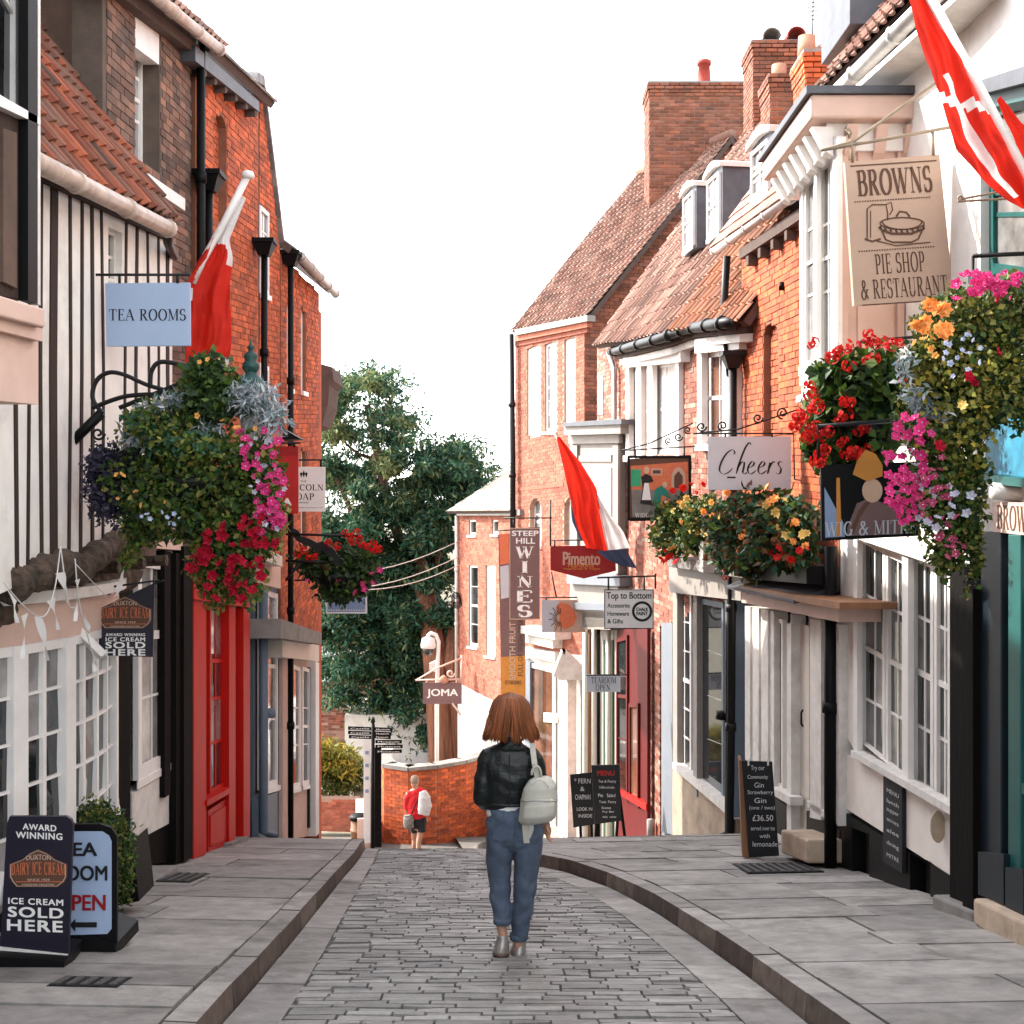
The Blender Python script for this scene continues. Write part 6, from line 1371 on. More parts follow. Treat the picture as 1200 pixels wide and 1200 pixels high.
# Top to Bottom
B = Board(18.3); t = sign('hanging_sign', B, rc(708, 766, 690.5, 737), .03, 'print_white', 'white Top to Bottom shop sign with round black seal, below the flag')
B.text(t, sans('Top to Bottom', .02), 711, 763, 694, 704, 'print_black')
for s, y, x1 in (('Accessories', 707, 738), ('Homeware', 716.5, 737), ('& Gifts', 725.5, 730)): B.text(t, sans(s, .02), 712, x1, y, y + 5, 'print_black')
mb = MB(); c0, c1 = circ(752.5, 716.5, 12, 12, 28), circ(752.5, 716.5, 9, 9, 28); mb.add([B.p(x, y, .003) for x, y in c0 + c1], [(i, (i + 1) % 28, 28 + (i + 1) % 28, 28 + i) for i in range(28)]); mb.build('seal', 'print_black', t)
B.text(t, sans('CHALK', .04), 745.5, 759.5, 712, 716, 'print_black'); B.text(t, sans('PAINT', .04), 746, 759, 717, 721, 'print_black'); border(B, t, 708, 766, 690.5, 737, 1, 'black_paint')
ironwork(t, B, [[(700, 677), (768, 675)], [(713, 676), (713, 691)], [(755, 675), (755, 691)], [(768, 672), (768, 690)]], .014)
# Pimento
B = Board(21.7); t = sign('hanging_sign', B, [(645, 640), (720, 639), (722, 669), (684, 678), (645, 668)], .03, 'print_darkred', 'deep red Pimento Tearooms sign partly behind the striped flag')
B.text(t, sans('Pimento', .035), 660, 703, 647, 662, 'print_tan'); B.text(t, sans('Tearooms', .01), 664, 696, 659.5, 665, 'print_amber'); B.text(t, sans('Vegetarian & Vegan', .01), 660, 703, 665.5, 668, 'print_amber')
ironwork(t, B, [[(646, 633), (728, 633)], [(650, 633), (650, 641)], [(688, 633), (688, 640)], [(646, 670), (652, 700)]], .014)
# tree picture sign
B = Board(23.5); t = sign('hanging_sign', B, rc(635, 686, 703, 741), .03, 'print_tan', 'pinkish picture sign with a round leafy tree emblem left of the grey oriel')
B.slab([(635, 703), (655, 703), (648, 741), (635, 741)], .002, .002).build('pale_field', 'print_lightgrey', t); B.slab([(651, 712), (657, 706), (666, 708), (672, 714), (676, 724), (672, 733), (662, 738), (654, 732), (656, 722)], .002, .004).build('printed_crown', 'print_orange', t)
mb = MB()
for i in range(14):
    a_ = R(90 + i * 14); V, Fs = [], []; x, y = 657 + 5 * math.cos(a_), 724 - 5 * math.sin(a_); stroke([(x, y), (657 + 14 * math.cos(a_) * (.7 + .3 * (i % 2)), 724 - 16 * math.sin(a_) * (.7 + .3 * (i % 2)))], .5, V, Fs); mb.add([B.p(*v, .006) for v in V], Fs)
mb.build('printed_branch', 'print_brown', t); ironwork(t, B, [[(632, 700), (690, 700)], [(640, 700), (640, 703)], [(680, 700), (680, 703)]], .014)
# tearoom open
B = Board(19.2); t = sign('hanging_sign', B, rc(687.5, 727, 791.5, 811), .03, 'print_lightgrey', 'small grey TEAROOM OPEN sign beside the red shopfront')
B.text(t, serif('TEAROOM'), 693, 722, 793.5, 801, 'print_black'); B.text(t, serif('OPEN'), 698, 715, 802, 809.5, 'print_black'); ironwork(t, B, [[(728, 791), (687, 791)], [(727, 791), (735, 791)]], .012)
# wines
B = Board(26.8); t = sign('hanging_sign', B, [(597, 619), (633, 617.5), (633, 726), (596, 727)], .04, 'print_mauve', 'tall mauve vertical STEEP HILL WINES sign on the tall red brick house')
border(B, t, 597, 633, 618.5, 726, 1, 'print_tan'); B.text(t, sans('STEEP', .02), 600, 631, 622, 628, 'print_white'); B.text(t, sans('HILL', .02), 605, 627, 630.5, 637, 'print_white')
for i, ch in enumerate('WINES'): w = 3.5 if ch == 'I' else 9; B.text(t, serif(ch, bold=1.45), 615 - w - (2 if ch == 'W' else 0), 615 + w + (2 if ch == 'W' else 0), 640 + i * 17.2, 654.5 + i * 17.2, 'print_white')
ironwork(t, B, [[(590, 607), (647, 607)], [(602, 607), (602, 619)], [(628, 607), (628, 618)], [(645, 586), (645, 640)]], .018)
B = Board(28.6); t = sign('banner', B, [(584, 627), (615, 624), (616, 842), (588, 846)], .03, 'print_mauve', 'long brown and amber vertical SMOOTH FRUIT banner behind the wines sign')
B.slab([(587, 770), (615.5, 768), (616, 842), (588.5, 846)], .002, .003).build('amber_field', 'print_amber', t); B.slab([(585, 626), (596, 625), (597, 660), (586, 662)], .002, .003).build('printed_house', 'print_orange', t); B.slab([(586, 664), (596, 662), (597, 700), (587, 702)], .002, .003).build('printed_sky', 'print_lightgrey', t)
B.text(t, sans('SMOOTH FRUIT', .02), 597, 604, 729, 797, 'print_tan', .006, rot=90); B.text(t, sans('FULL OF FRESH TREATS', .01), 607, 612.5, 718, 792, 'print_brown', .006, rot=90); B.text(t, sans('ESTABLISHED', .02), 592, 611, 797.5, 802, 'print_brown', .006)
ironwork(t, B, [[(582, 622), (620, 620)], [(584, 846), (618, 843)]], .02)
# joma
B = Board(33.5); t = sign('hanging_sign', B, rc(495.5, 541, 800, 825), .05, 'print_mauve', 'mauve JOMA sign hanging at the white house below the camera dome')
B.text(t, sans('JOMA', .02), 500.5, 536.5, 807.5, 818, 'print_white')
ironwork(t, B, [[(487, 797), (540, 796)], [(488, 797), (512, 783), (541, 771)], [(541, 768), (541, 800)], [(500, 797), (500, 800)], [(535, 797), (535, 800)], [(530, 824), (540, 838)]] + [scroll(B, 528, 789, 5, 1.2, 0)], .028, 'pink_paint')
mb = MB(); mb.lathe(B.p(520, 797), [(.02, -.1), (.12, -.06), (.14, .02), (.08, .10), (.02, .14)], 12); mb.build('lamp', 'clay_buff', t)
# CCTV camera on its own pole
t = thing('security_camera', P(512, 800, 34.6), 'white dome security camera on a curved pole before the yew tree', 'camera'); B = Board(34.6)
mb = MB(); mb.tube([B.p(512, 995), B.p(512, 830), B.p(513, 775), B.p(514, 752), B.p(511, 744), B.p(505, 742), B.p(501, 746)], .06, 10); mb.build('pole', 'white_paint', t)
mb = MB(); mb.lathe(B.p(502, 760), [(.04, .36), (.18, .30), (.22, .12), (.22, .02), (.16, 0)], 16); mb.build('housing', 'white_paint', t); mb = MB(); mb.lathe(B.p(502, 760), [(.02, -.20), (.12, -.16), (.17, -.04), (.16, 0)], 14); mb.build('dome', 'glass', t)
mb = MB(); mb.box8([B.p(*q) for q in ((503, 778), (512, 774), (512, 788), (503, 786))] + [B.p(*q) + Vector((0, .3, 0)) for q in ((503, 778), (512, 774), (512, 788), (503, 786))]); mb.build('junction_box', 'white_worn', t)

# ================================================================ FLAGS
def cloth(t, B, left, right, fold=.04, n=26, m=16, mats=('cloth_red',), pick=None, name='cloth', phase=0, waves=2.5):
    def at(c, s):
        L = [0]
        for a, b in zip(c, c[1:]): L.append(L[-1] + math.dist(a, b))
        s *= L[-1]
        for i in range(len(c) - 1):
            if s <= L[i + 1] + 1e-9: k = (s - L[i]) / max(1e-9, L[i + 1] - L[i]); return (c[i][0] + (c[i + 1][0] - c[i][0]) * k, c[i][1] + (c[i + 1][1] - c[i][1]) * k)
        return c[-1]
    V = []
    for j in range(n + 1):
        a, b = at(left, j / n), at(right, j / n)
        for i in range(m + 1):
            s = i / m; amp = fold * min(1, .2 + j / n * 1.2); o = amp * math.sin(s * 6.283 * waves + phase + 1.6 * j / n) + amp * .5 * math.sin(s * 17 + j * .35) + amp * .22 * math.sin(s * 41 + j * .6 + 3 * math.sin(j * .3)) + amp * .15 * math.sin(j * 1.1 + s * 9)
            V.append(B.p(a[0] + (b[0] - a[0]) * s, a[1] + (b[1] - a[1]) * s, o))
    mb = MB()
    mb.v = [tuple(v) for v in V]
    for j in range(n):
        for i in range(m):
            mb.f.append((j * (m + 1) + i, j * (m + 1) + i + 1, (j + 1) * (m + 1) + i + 1, (j + 1) * (m + 1) + i)); mb.m.append(pick(i / m, j / n) if pick else 0); mb.r.append(.5); mb.sm.append(True)
    return mb.build(name, list(mats), t)
# red and white flag on the left
B = Board(11.6); t = thing('flag', P(270, 300, 11.6), 'red flag with white upper corner hanging from a white pole on the orange brick house', 'flag')
mb = MB(); mb.tube([B.p(289, 208), B.p(262, 262), B.p(238, 305), B.p(226, 332)], .035, 10); mb.lathe(B.p(290.5, 205.5) , [(.01, -.04), (.055, -.03), (.065, 0), (.05, .035), (.01, .05)], 14); mb.build('pole', 'white_paint', t)
cloth(t, B, [(280, 228), (262, 258), (248, 277), (240, 293), (229, 315), (219, 338), (220, 380), (220, 432)], [(288, 232), (274, 266), (268, 282), (272, 300), (268, 330), (270, 375), (269, 405), (266, 432)], .05, 44, 22, ('cloth_red', 'cloth_white'),
      pick=lambda s, r: 1 if (r < .255 + .05 * s or (s > .82 and r < .40) or (s < .10 and .55 < r < .62) or (s > .75 and r > .93)) else 0, waves=1.6)
# big flag on the right
B = Board(6.6); t = thing('flag', P(1130, 100, 6.6), 'large red flag with white cross on a thick white pole, upper right corner', 'flag')
mb = MB(); mb.tube([B.p(1070, -35, .02), B.p(1205, 205, -.02), B.p(1235, 262, -.1)], .028, 12); mb.build('pole', 'white_paint', t)
cloth(t, B, [(1058, -30), (1072, 30), (1090, 85), (1104, 130), (1118, 172), (1146, 212), (1160, 226), (1196, 246)], [(1075, -30), (1104, 22), (1130, 70), (1152, 110), (1174, 150), (1194, 184), (1210, 212), (1222, 238)], .035, 48, 26, ('cloth_red', 'cloth_white'),
      pick=lambda s, r: 1 if (abs(s - .40) < .075 and r > .38 and r < .93 or abs(r - .52 - .12 * (s - .5)) < .02) else 0, waves=1.5)
cloth(t, Board(6.8), [(1168, 118), (1180, 150), (1200, 200)], [(1172, 112), (1200, 146), (1260, 180)], .03, 14, 8, ('cloth_red',))
t0 = t; B = Board(6.95); ironwork(t0, B, [[(1122, 236), (1128, 233), (1165, 226), (1215, 212)], [(1122, 236), (1200, 232)], scroll(B, 1126, 232, 5, 1.0, 0)], .007, 'iron_tan')
# tricolour in the middle
B = Board(21.3); t = thing('flag', P(690, 590, 21.3), 'red white and blue tricolour flag drooping beside the grey oriel', 'flag')
mb = MB(); mb.tube([B.p(648, 505, -.06), B.p(690, 572, -.06), B.p(722, 625, -.06)], .016, 8); mb.build('pole', 'white_paint', t)
cloth(t, B, [(652, 512), (659, 542), (667, 580), (675, 615), (687, 642)], [(656, 512), (681, 543), (699, 572), (706, 610), (714, 646)], .05, 26, 16, ('cloth_red',), waves=1.4)
cloth(t, B, [(696, 574), (702, 600), (707, 625), (712, 645)], [(697, 574), (715, 603), (730, 622), (739, 642)], .05, 16, 10, ('cloth_white',), 'x' and None, 'cloth', 1)
cloth(t, Board(21.4), [(667, 555), (668, 580), (670, 610), (680, 632)], [(673, 580), (678, 600), (683, 622), (692, 640)], .03, 14, 6, ('cloth_blue',), None, 'cloth', 1)
cloth(t, Board(21.2), [(699, 646), (712, 656), (728, 663)], [(733, 643), (737, 650), (746, 666)], .04, 10, 10, ('cloth_blue',), None, 'cloth', 2)

# ================================================================ BUNTING
class BX:
    def p(s, x, y, o=0): q = P(x, y, 2.62 * F / (600 - x)); q.x += o; return q
B = BX(); t = thing('bunting', P(60, 690, 7), 'white pennant bunting strung along the jetty beam over the bow window', 'bunting')
strings = [[(4, 682), (30, 712), (52, 722), (64, 690), (71, 640)], [(71, 640), (80, 705), (88, 712)], [(88, 660), (116, 690), (126, 700)], [(88, 655), (92, 700), (100, 735), (112, 778)], [(145, 668), (140, 690), (134, 700)]]
mb = MB()
for s in strings: mb.tube([B.p(*p_) for p_ in smooth(s)], .004, 4)
mb.build('string', 'cloth_white', t)
for (a, b, c) in (((6, 686), (19, 704), (20, 730)), ((25, 722), (33, 718), (26, 772)), ((41, 722), (49, 724), (56, 774)), ((56, 705), (64, 700), (68, 738)), ((67, 672), (74, 670), (79, 708)), ((88, 680), (94, 678), (88, 728)), ((96, 716), (102, 724), (104, 742)), ((108, 765), (112, 776), (110, 788)), ((140, 672), (147, 668), (136, 700))):
    mb = MB(); n = 6; V = []
    for k in range(n + 1):
        s = k / n; o = .012 * math.sin(s * 5 + a[0]); V += [B.p(a[0] + (c[0] - a[0]) * s + .9 * math.sin(s * 3), a[1] + (c[1] - a[1]) * s, o), B.p(b[0] + (c[0] - b[0]) * s + .9 * math.sin(s * 3), b[1] + (c[1] - b[1]) * s, -o)]
    mb.add(V, [(2 * k, 2 * k + 1, 2 * k + 3, 2 * k + 2) for k in range(n)], smooth=True); mb.build('pennant', 'cloth_white', t)
# white streamer across the dairy sign side and overhead wires
t = thing('overhead_cable', P(490, 650, 33), 'thin pale cables crossing from the low brick house towards the yew tree', 'cable')
for i, (a, b) in enumerate((((445, 655), (538, 634)), ((450, 672), (538, 652)), ((470, 670), (538, 662)))):
    mb = MB(); p0, p1 = P(a[0] - 90, a[1] + 22, 26), P(*b, 35.5); mb.tube([p0.lerp(p1, k / 8) - Vector((0, 0, .25 * math.sin(math.pi * k / 8))) for k in range(9)], .012, 5); mb.build('cable', 'white_worn', t)
# ================================================================ FLOWER BASKETS
FM = {}
for k, kind, mat, size, m2 in (('ger_red', 'cluster', 'petal_red', .075, None), ('pet_crim', 'petunia', 'petal_crimson', .075, 'petal_crimson'), ('pet_pink', 'petunia', 'petal_pink', .06, 'petal_white'), ('pet_white', 'petunia', 'petal_white', .05, 'petal_yellow'), ('pet_rose', 'petunia', 'petal_rose', .045, 'petal_white'),
                               ('beg_or', 'begonia', 'petal_orange', .085, None), ('beg_ye', 'begonia', 'petal_yellow', .085, None), ('sm_or', 'petunia', 'petal_orange', .045, 'print_brown'), ('blue', 'petunia', 'petal_blue', .035, None), ('beg_red', 'begonia', 'petal_red', .08, None), ('pur', 'petunia', 'petal_pink', .04, None)): FM[k] = flower_mesh(kind, mat, size, m2)
def scat(d, blobs, n, sh=.3, dd=.35, fr=0):
    """blobs in photo pixels (x, y, rx, ry) -> leaf points round depth d"""
    A = sum(b[2] * b[3] for b in blobs); out = []
    for (x, y, rx, ry) in blobs:
        dd_ = d(x) if callable(d) else d; c = P(x, y, dd_ - fr); k = dd_ / F; out.append(blob((c.x, c.y, c.z), (rx * k, min(dd, rx * k * 1.0), ry * k), max(6, int(n * rx * ry / A)), sh))
    return np.concatenate(out)
def front(d, spots, dd=.2, jit=0):
    return [P(x + rng.uniform(-jit, jit), y + rng.uniform(-jit, jit), (d(x) if callable(d) else d) - dd + rng.uniform(-.06, .08)) for x, y in spots]
def rnd_spots(poly, n):
    xs = [p[0] for p in poly]; ys = [p[1] for p in poly]; o = []
    while len(o) < n:
        x, y = rng.uniform(min(xs), max(xs)), rng.uniform(min(ys), max(ys))
        if inpoly(x, y, poly): o.append((x, y))
    return o
def bowl(t, x, y, d, r, mat='iron'):
    mb = MB(); mb.lathe(P(x, y, d), [(r * .2, -r * .85), (r * .7, -r * .6), (r, -.05), (r * 1.04, 0), (r * .9, 0)], 16); mb.build('basket', mat, t)

# big mixed basket on the left
d = 7.8; t = thing('hanging_basket', P(230, 560, d), 'huge mixed hanging basket of green, silver, pink and crimson trailing flowers, left side', 'flower basket', 'hanging flower baskets')
bowl(t, 235, 560, d, .26); bowl(t, 165, 540, d + .1, .2)
leaves('leaves', t, scat(d, [(205, 500, 62, 38), (240, 560, 78, 55), (270, 600, 55, 55), (170, 560, 48, 48), (245, 460, 38, 34), (300, 560, 30, 50), (215, 600, 55, 40), (280, 640, 40, 40), (170, 610, 28, 30)], 17000, .35), .045, ['leaf', 'leaf_olive', 'leaf_dark', 'leaf'], .65, .3)
leaves('trailing_leaves', t, scat(d, [(250, 660, 30, 42), (255, 690, 22, 26), (290, 690, 22, 20), (160, 630, 12, 24), (150, 650, 9, 16), (320, 610, 16, 40)], 2600, .1), .04, ['leaf_olive', 'leaf'], .6, .6)
leaves('upright_leaves', t, scat(d, [(244, 445, 30, 30), (238, 432, 18, 14), (250, 475, 40, 20)], 2200, .2, fr=.1), .05, ['leaf', 'leaf_dark'], .6)
leaves('silver_leaves', t, scat(d + .1, [(300, 470, 30, 24), (285, 465, 22, 15), (318, 490, 20, 22), (190, 480, 22, 12), (160, 510, 20, 15), (243, 503, 18, 8), (200, 470, 18, 8)], 1700, .1, fr=.25), .06, ['leaf_silver', 'leaf_silver', 'leaf_blue'], .25, .2)
leaves('purple_leaves', t, scat(d, [(120, 560, 22, 42), (128, 590, 20, 26), (140, 540, 18, 24)], 2400, .2, fr=.05), .035, ['leaf_purple'], .7)
leaves('teal_leaves', t, scat(d, [(175, 495, 32, 18), (215, 515, 45, 12), (230, 530, 50, 10)], 1500, .3, fr=.2), .045, ['leaf_teal', 'leaf', 'leaf_olive'], .6)
flowers(t, front(d, rnd_spots([(222, 640), (262, 610), (300, 600), (312, 640), (308, 680), (285, 702), (232, 700), (222, 670)], 62), .36), [FM['pet_crim']])
flowers(t, front(d, rnd_spots([(280, 500), (325, 500), (335, 560), (332, 620), (300, 625), (292, 570), (282, 530)], 80), .34), [FM['pet_pink']] * 7 + [FM['pet_white']])
flowers(t, front(d, rnd_spots([(300, 575), (328, 560), (322, 650), (296, 640)], 22), .34), [FM['pet_crim'], FM['pet_pink']])
flowers(t, front(d, [(136, 556), (144, 556), (138, 584), (165, 592), (193, 588), (159, 576), (231, 487), (243, 421), (234, 424), (299, 502), (278, 500), (260, 492)], .42), [FM['sm_or']])
flowers(t, front(d, [(196, 606), (204, 602), (198, 613), (210, 607), (166, 605), (172, 602), (190, 600), (204, 614), (176, 608)], .40), [FM['blue']])
B = Board(7.95); ironwork(t, B, [smooth(q) for q in ([(121, 485), (109, 468), (112, 448), (126, 437), (145, 439), (175, 452), (215, 462)], [(108, 478), (150, 464), (205, 462)], [(140, 478), (190, 458), (210, 450)], [(176, 452), (178, 434), (190, 424), (225, 430)])], .016, 'iron')
mb = MB(); mb.tube([B.p(72, 530), B.p(119, 484)], .035, 8); mb.build('bracket_arm', 'black_paint', t)
ironwork(t, B, [[(20, 499), (80, 500)]] + [scroll(B, 62, 490, 7, 1.3, 0), scroll(B, 115, 508, 8, 1.3, 0)], .008)
# lantern
d = 10.2; B = Board(d); t = thing('street_lantern', P(294, 520, d), 'dark green street lantern top rising behind the big flower basket', 'lamp')
mb = MB(); mb.lathe(B.p(294, 452), [(.16, -.06), (.15, -.02), (.10, .06), (.05, .10), (.055, .12), (.075, .15), (.07, .19), (.045, .21), (.06, .24), (.055, .27), (.025, .285), (.022, .31), (.035, .325), (.012, .35), (.004, .40)], 16); mb.build('lantern_top', 'iron_green', t)
mb = MB(); mb.lathe(B.p(294, 455), [(.06, -.48), (.13, -.10), (.17, -.04)], 6, smooth=False); mb.build('glass', 'glass_pale', t)
mb = MB(); mb.lathe(B.p(294, 520), [(.02, -.06), (.08, 0), (.06, .03)], 12); mb.tube([B.p(294, 525), B.p(250, 530), Vector((-3.35, d, B.p(0, 545).z))], .02, 8); mb.build('bracket', 'iron_green', t)
# far left basket
d = 15.6; t = thing('hanging_basket', P(390, 670, d), 'dark leaved basket with red geraniums on a cat-shaped bracket before the yew tree', 'flower basket', 'hanging flower baskets')
bowl(t, 395, 672, d, .30); leaves('leaves', t, scat(d, [(395, 665, 45, 24), (370, 660, 25, 18), (425, 665, 22, 20), (400, 690, 32, 18)], 4200, .3), .075, ['leaf_dark', 'leaf', 'leaf_dark'], .7, .2)
flowers(t, front(d, [(357, 632), (349, 650), (363, 654), (370, 652), (357, 645), (404, 625), (410, 628), (418, 622), (421, 630), (413, 634), (424, 638), (430, 640), (437, 645), (443, 643), (438, 636), (395, 640), (382, 664), (385, 636), (352, 640)], .3), [FM['ger_red']], smin=1.3, smax=1.9)
flowers(t, front(d, [(436, 672), (437, 683), (425, 684), (427, 690), (416, 694), (396, 679), (445, 668), (360, 680)], .35), [FM['pet_pink']], smin=1.3, smax=1.7)
B = Board(d - .3); ironwork(t, B, [[(335, 626), (420, 628)], [(335, 657), (385, 659)], [(335, 680), (352, 660)]], .018); B.slab([(340, 625), (344, 619), (350, 622), (352, 628), (362, 631), (372, 636), (378, 634), (390, 642), (397, 652), (400, 662), (394, 664), (385, 652), (378, 645), (372, 648), (366, 642), (356, 638), (348, 634)], .03, 0).build('bracket_cutout', 'iron', t)
# red geranium basket on the right
d = 8.4; t = thing('hanging_basket', P(1005, 480, d), 'round basket of scarlet geraniums above the black mitre sign', 'flower basket', 'hanging flower baskets')
bowl(t, 1008, 500, d, .22); leaves('leaves', t, scat(d, [(1010, 450, 50, 42), (985, 480, 42, 40), (1035, 460, 38, 45), (1010, 510, 42, 38), (960, 520, 22, 30), (975, 440, 25, 22), (1000, 545, 28, 18)], 3600, .35), .075, ['leaf_dark', 'leaf', 'leaf'], .95, .1)
flowers(t, front(d, [(954, 402), (982, 412), (990, 405), (975, 418), (1018, 391), (1012, 402), (1026, 402), (1034, 400), (1045, 403), (1052, 402), (996, 428), (1018, 422), (1024, 420), (1060, 442), (948, 452), (950, 462), (990, 470), (996, 472), (984, 492), (992, 486), (952, 478), (956, 476), (937, 492), (941, 498), (936, 488), (930, 500), (954, 505), (962, 510), (970, 505), (947, 512), (957, 500), (1006, 504), (1014, 500), (968, 526), (963, 532), (960, 540), (1000, 530), (1008, 534), (1014, 528), (992, 532), (957, 541), (1022, 398), (942, 486)], .3, 1), [FM['ger_red']], smin=1.1, smax=1.6)
flowers(t, front(d, [(985, 520), (990, 515), (1014, 546), (950, 405)], .3), [FM['ger_red']], smin=.7, smax=.9)
B = Board(8.4); ironwork(t, B, [[(1008, 400), (1008, 470)], [(1008, 400), (1110, 392)]], .012)
# great multicoloured basket at the right edge
d = 6.9; t = thing('hanging_basket', P(1130, 480, d), 'largest basket at the right edge, trailing orange, pink, white and purple flowers', 'flower basket', 'hanging flower baskets')
bowl(t, 1140, 465, d + .15, .18); leaves('leaves', t, scat(d, [(1130, 380, 55, 45), (1110, 430, 55, 50), (1160, 400, 40, 50), (1100, 500, 45, 55), (1140, 470, 50, 45), (1185, 360, 30, 40), (1190, 420, 14, 60)], 13500, .3), .038, ['leaf', 'leaf_olive', 'leaf_olive', 'leaf_dark'], .75, .2)
leaves('trailing_leaves', t, scat(d, [(1100, 570, 38, 50), (1125, 610, 26, 45), (1080, 590, 26, 40), (1135, 560, 22, 50), (1110, 650, 22, 30), (1143, 640, 8, 45), (1170, 460, 22, 18), (1195, 480, 10, 28)], 5600, .15), .036, ['leaf_olive', 'leaf', 'leaf_dark', 'leaf'], .75, .5)
leaves('yellow_leaves', t, scat(d, [(1110, 470, 50, 55), (1150, 440, 45, 55), (1130, 520, 30, 40), (1090, 420, 25, 30)], 1700, .6, fr=.1), .034, ['leaf_olive', 'grass_gold'], .8)
leaves('silver_leaves', t, scat(d, [(1062, 430, 12, 24), (1075, 470, 18, 20), (1095, 485, 14, 12)], 240, .2, fr=.2), .05, ['leaf_silver', 'leaf_blue'], .4)
for kk, poly, n in (('pet_pink', [(1040, 520), (1060, 480), (1095, 500), (1090, 560), (1060, 600), (1035, 590)], 58), ('pur', [(1050, 590), (1075, 560), (1075, 610), (1055, 615)], 24), ('pet_rose', [(1065, 520), (1110, 530), (1130, 640), (1110, 660), (1075, 600)], 46), ('pet_white', [(1050, 520), (1120, 540), (1150, 600), (1080, 625)], 18),
                    ('beg_or', [(1068, 360), (1090, 340), (1120, 365), (1105, 395), (1075, 385)], 13), ('pet_pink', [(1115, 320), (1195, 318), (1195, 345), (1120, 350)], 26), ('pur', [(1130, 315), (1195, 325), (1190, 350), (1140, 345)], 20), ('blue', [(1105, 380), (1150, 390), (1150, 440), (1100, 450)], 18), ('sm_or', [(1060, 400), (1100, 380), (1100, 420)], 8)):
    flowers(t, front(d, rnd_spots(poly, n), .36), [FM[kk]], smin=.8, smax=1.3)
flowers(t, front(d, [(1136, 441), (1142, 448), (1170, 350), (1172, 412), (1102, 522), (1083, 542), (1128, 475)], .42), [FM['pet_crim'], FM['beg_ye']])
for i in range(5):                                   # hanging strings of leaves
    x = 1085 + i * 15 + rng.uniform(-4, 4); y0, y1 = 600, rng.uniform(655, 705); C = np.array([tuple(P(x + 2.5 * math.sin(y * .11 + i), y, d - .12)) for y in np.arange(y0, y1, 4.2)]); leaves('leaf_string', t, np.repeat(C, 3, 0) + nrng.normal(size=(len(C) * 3, 3)) * .008, .028, ['leaf_olive', 'leaf'], .9, .8)
mb = MB(); B = Board(7.0); mb.tube([B.p(1140, 300), B.p(1140, 470)], .01, 6); mb.tube([B.p(1140, 300), B.p(1230, 296)], .014, 6); mb.build('bracket', 'iron', t)
# window boxes over the shops
mb = None; dR = lambda x: W2.hit(min(x, 960), .42)[1]; d = 13.9
t = thing('window_box', P(880, 650, d), 'long planter of yellow and orange begonias on the pale shopfront ledge', 'planter', 'planters on the shopfront ledges')
pbox(W2, 872, 945, 660, 664, 678, 684, .1, .34).build('box', 'black_paint', t); d = dR
leaves('leaves', t, scat(d, [(870, 620, 45, 38), (915, 625, 42, 38), (895, 600, 40, 28), (940, 610, 22, 25), (855, 640, 30, 28), (880, 655, 30, 20), (915, 652, 30, 16), (940, 645, 18, 20)], 8200, .3), .085, ['leaf_dark', 'leaf', 'leaf_dark', 'leaf_teal', 'leaf_brown'], .55, .2)
flowers(t, front(d, [(853, 578), (863, 593), (868, 608), (862, 612), (855, 655), (903, 588), (908, 586), (917, 588), (900, 593), (878, 602), (895, 570), (848, 600), (930, 612), (850, 640), (857, 652), (868, 630)], .62, 2), [FM['beg_ye'], FM['beg_or']], smin=1.1, smax=1.6)
flowers(t, front(d, [(905, 650), (912, 655), (920, 648), (928, 655), (936, 646), (915, 640), (850, 668), (852, 678), (866, 655), (944, 640)], .6, 2), [FM['beg_red'], FM['ger_red']], smin=1., smax=1.5)
d = 15.4; t = thing('window_box', P(800, 640, d), 'smaller planter of orange begonias and red geraniums on the blue-grey shop cornice', 'planter', 'planters on the shopfront ledges'); B = Board(d)
d = lambda x: W3.hit(x, .40)[1]; mb = MB(); f = lambda x0, x1, y0, y1: [B.p(x0, y0), B.p(x1, y0), B.p(x1, y1), B.p(x0, y1)]
mb.box8([v_ for v_ in f(824, 851, 635, 671)] + [v_ + Vector((0, .35, 0)) for v_ in f(824, 851, 635, 671)])
for y in (641, 664): mb.box8(f(823, 852, y, y + 2)[:] + [v_ + Vector((0, .36, 0)) for v_ in f(823, 852, y, y + 2)])
mb.v = [(v[0], v[1] - (.004 if i >= 8 else 0), v[2]) for i, v in enumerate(mb.v)]; mb.build('trough', 'galvanised', t)
leaves('leaves', t, scat(d, [(800, 610, 36, 30), (830, 605, 30, 26), (785, 630, 22, 24), (820, 630, 30, 18)], 4200, .3), .09, ['leaf', 'leaf_olive', 'leaf_dark'], .6, .2)
flowers(t, front(d, [(790, 600), (800, 612), (812, 598), (822, 600), (836, 610), (845, 620), (828, 622), (785, 615), (798, 590), (808, 622), (834, 590), (815, 610), (840, 632), (833, 640), (795, 625), (788, 640)], .66, 2), [FM['beg_or'], FM['beg_ye']], smin=1.2, smax=1.8)
flowers(t, front(d, [(799, 573), (808, 570), (818, 575), (822, 568), (770, 590), (768, 618), (772, 640), (780, 648), (774, 655), (786, 650), (792, 660), (778, 660), (768, 605), (790, 575), (784, 655)], .66, 2), [FM['ger_red'], FM['beg_red']], smin=1.2, smax=1.8)
flowers(t, front(d, rnd_spots([(768, 585), (850, 580), (852, 650), (775, 650)], 26), .62), [FM['beg_or'], FM['beg_ye']], smin=.9, smax=1.6)
bx = [o for o in bpy.data.objects if o.get('label', '').startswith('long planter')][0]; flowers(bx, front(dR, rnd_spots([(855, 590), (945, 590), (948, 640), (860, 650)], 22), .55), [FM['beg_or'], FM['beg_ye'], FM['beg_ye']], smin=.9, smax=1.5)
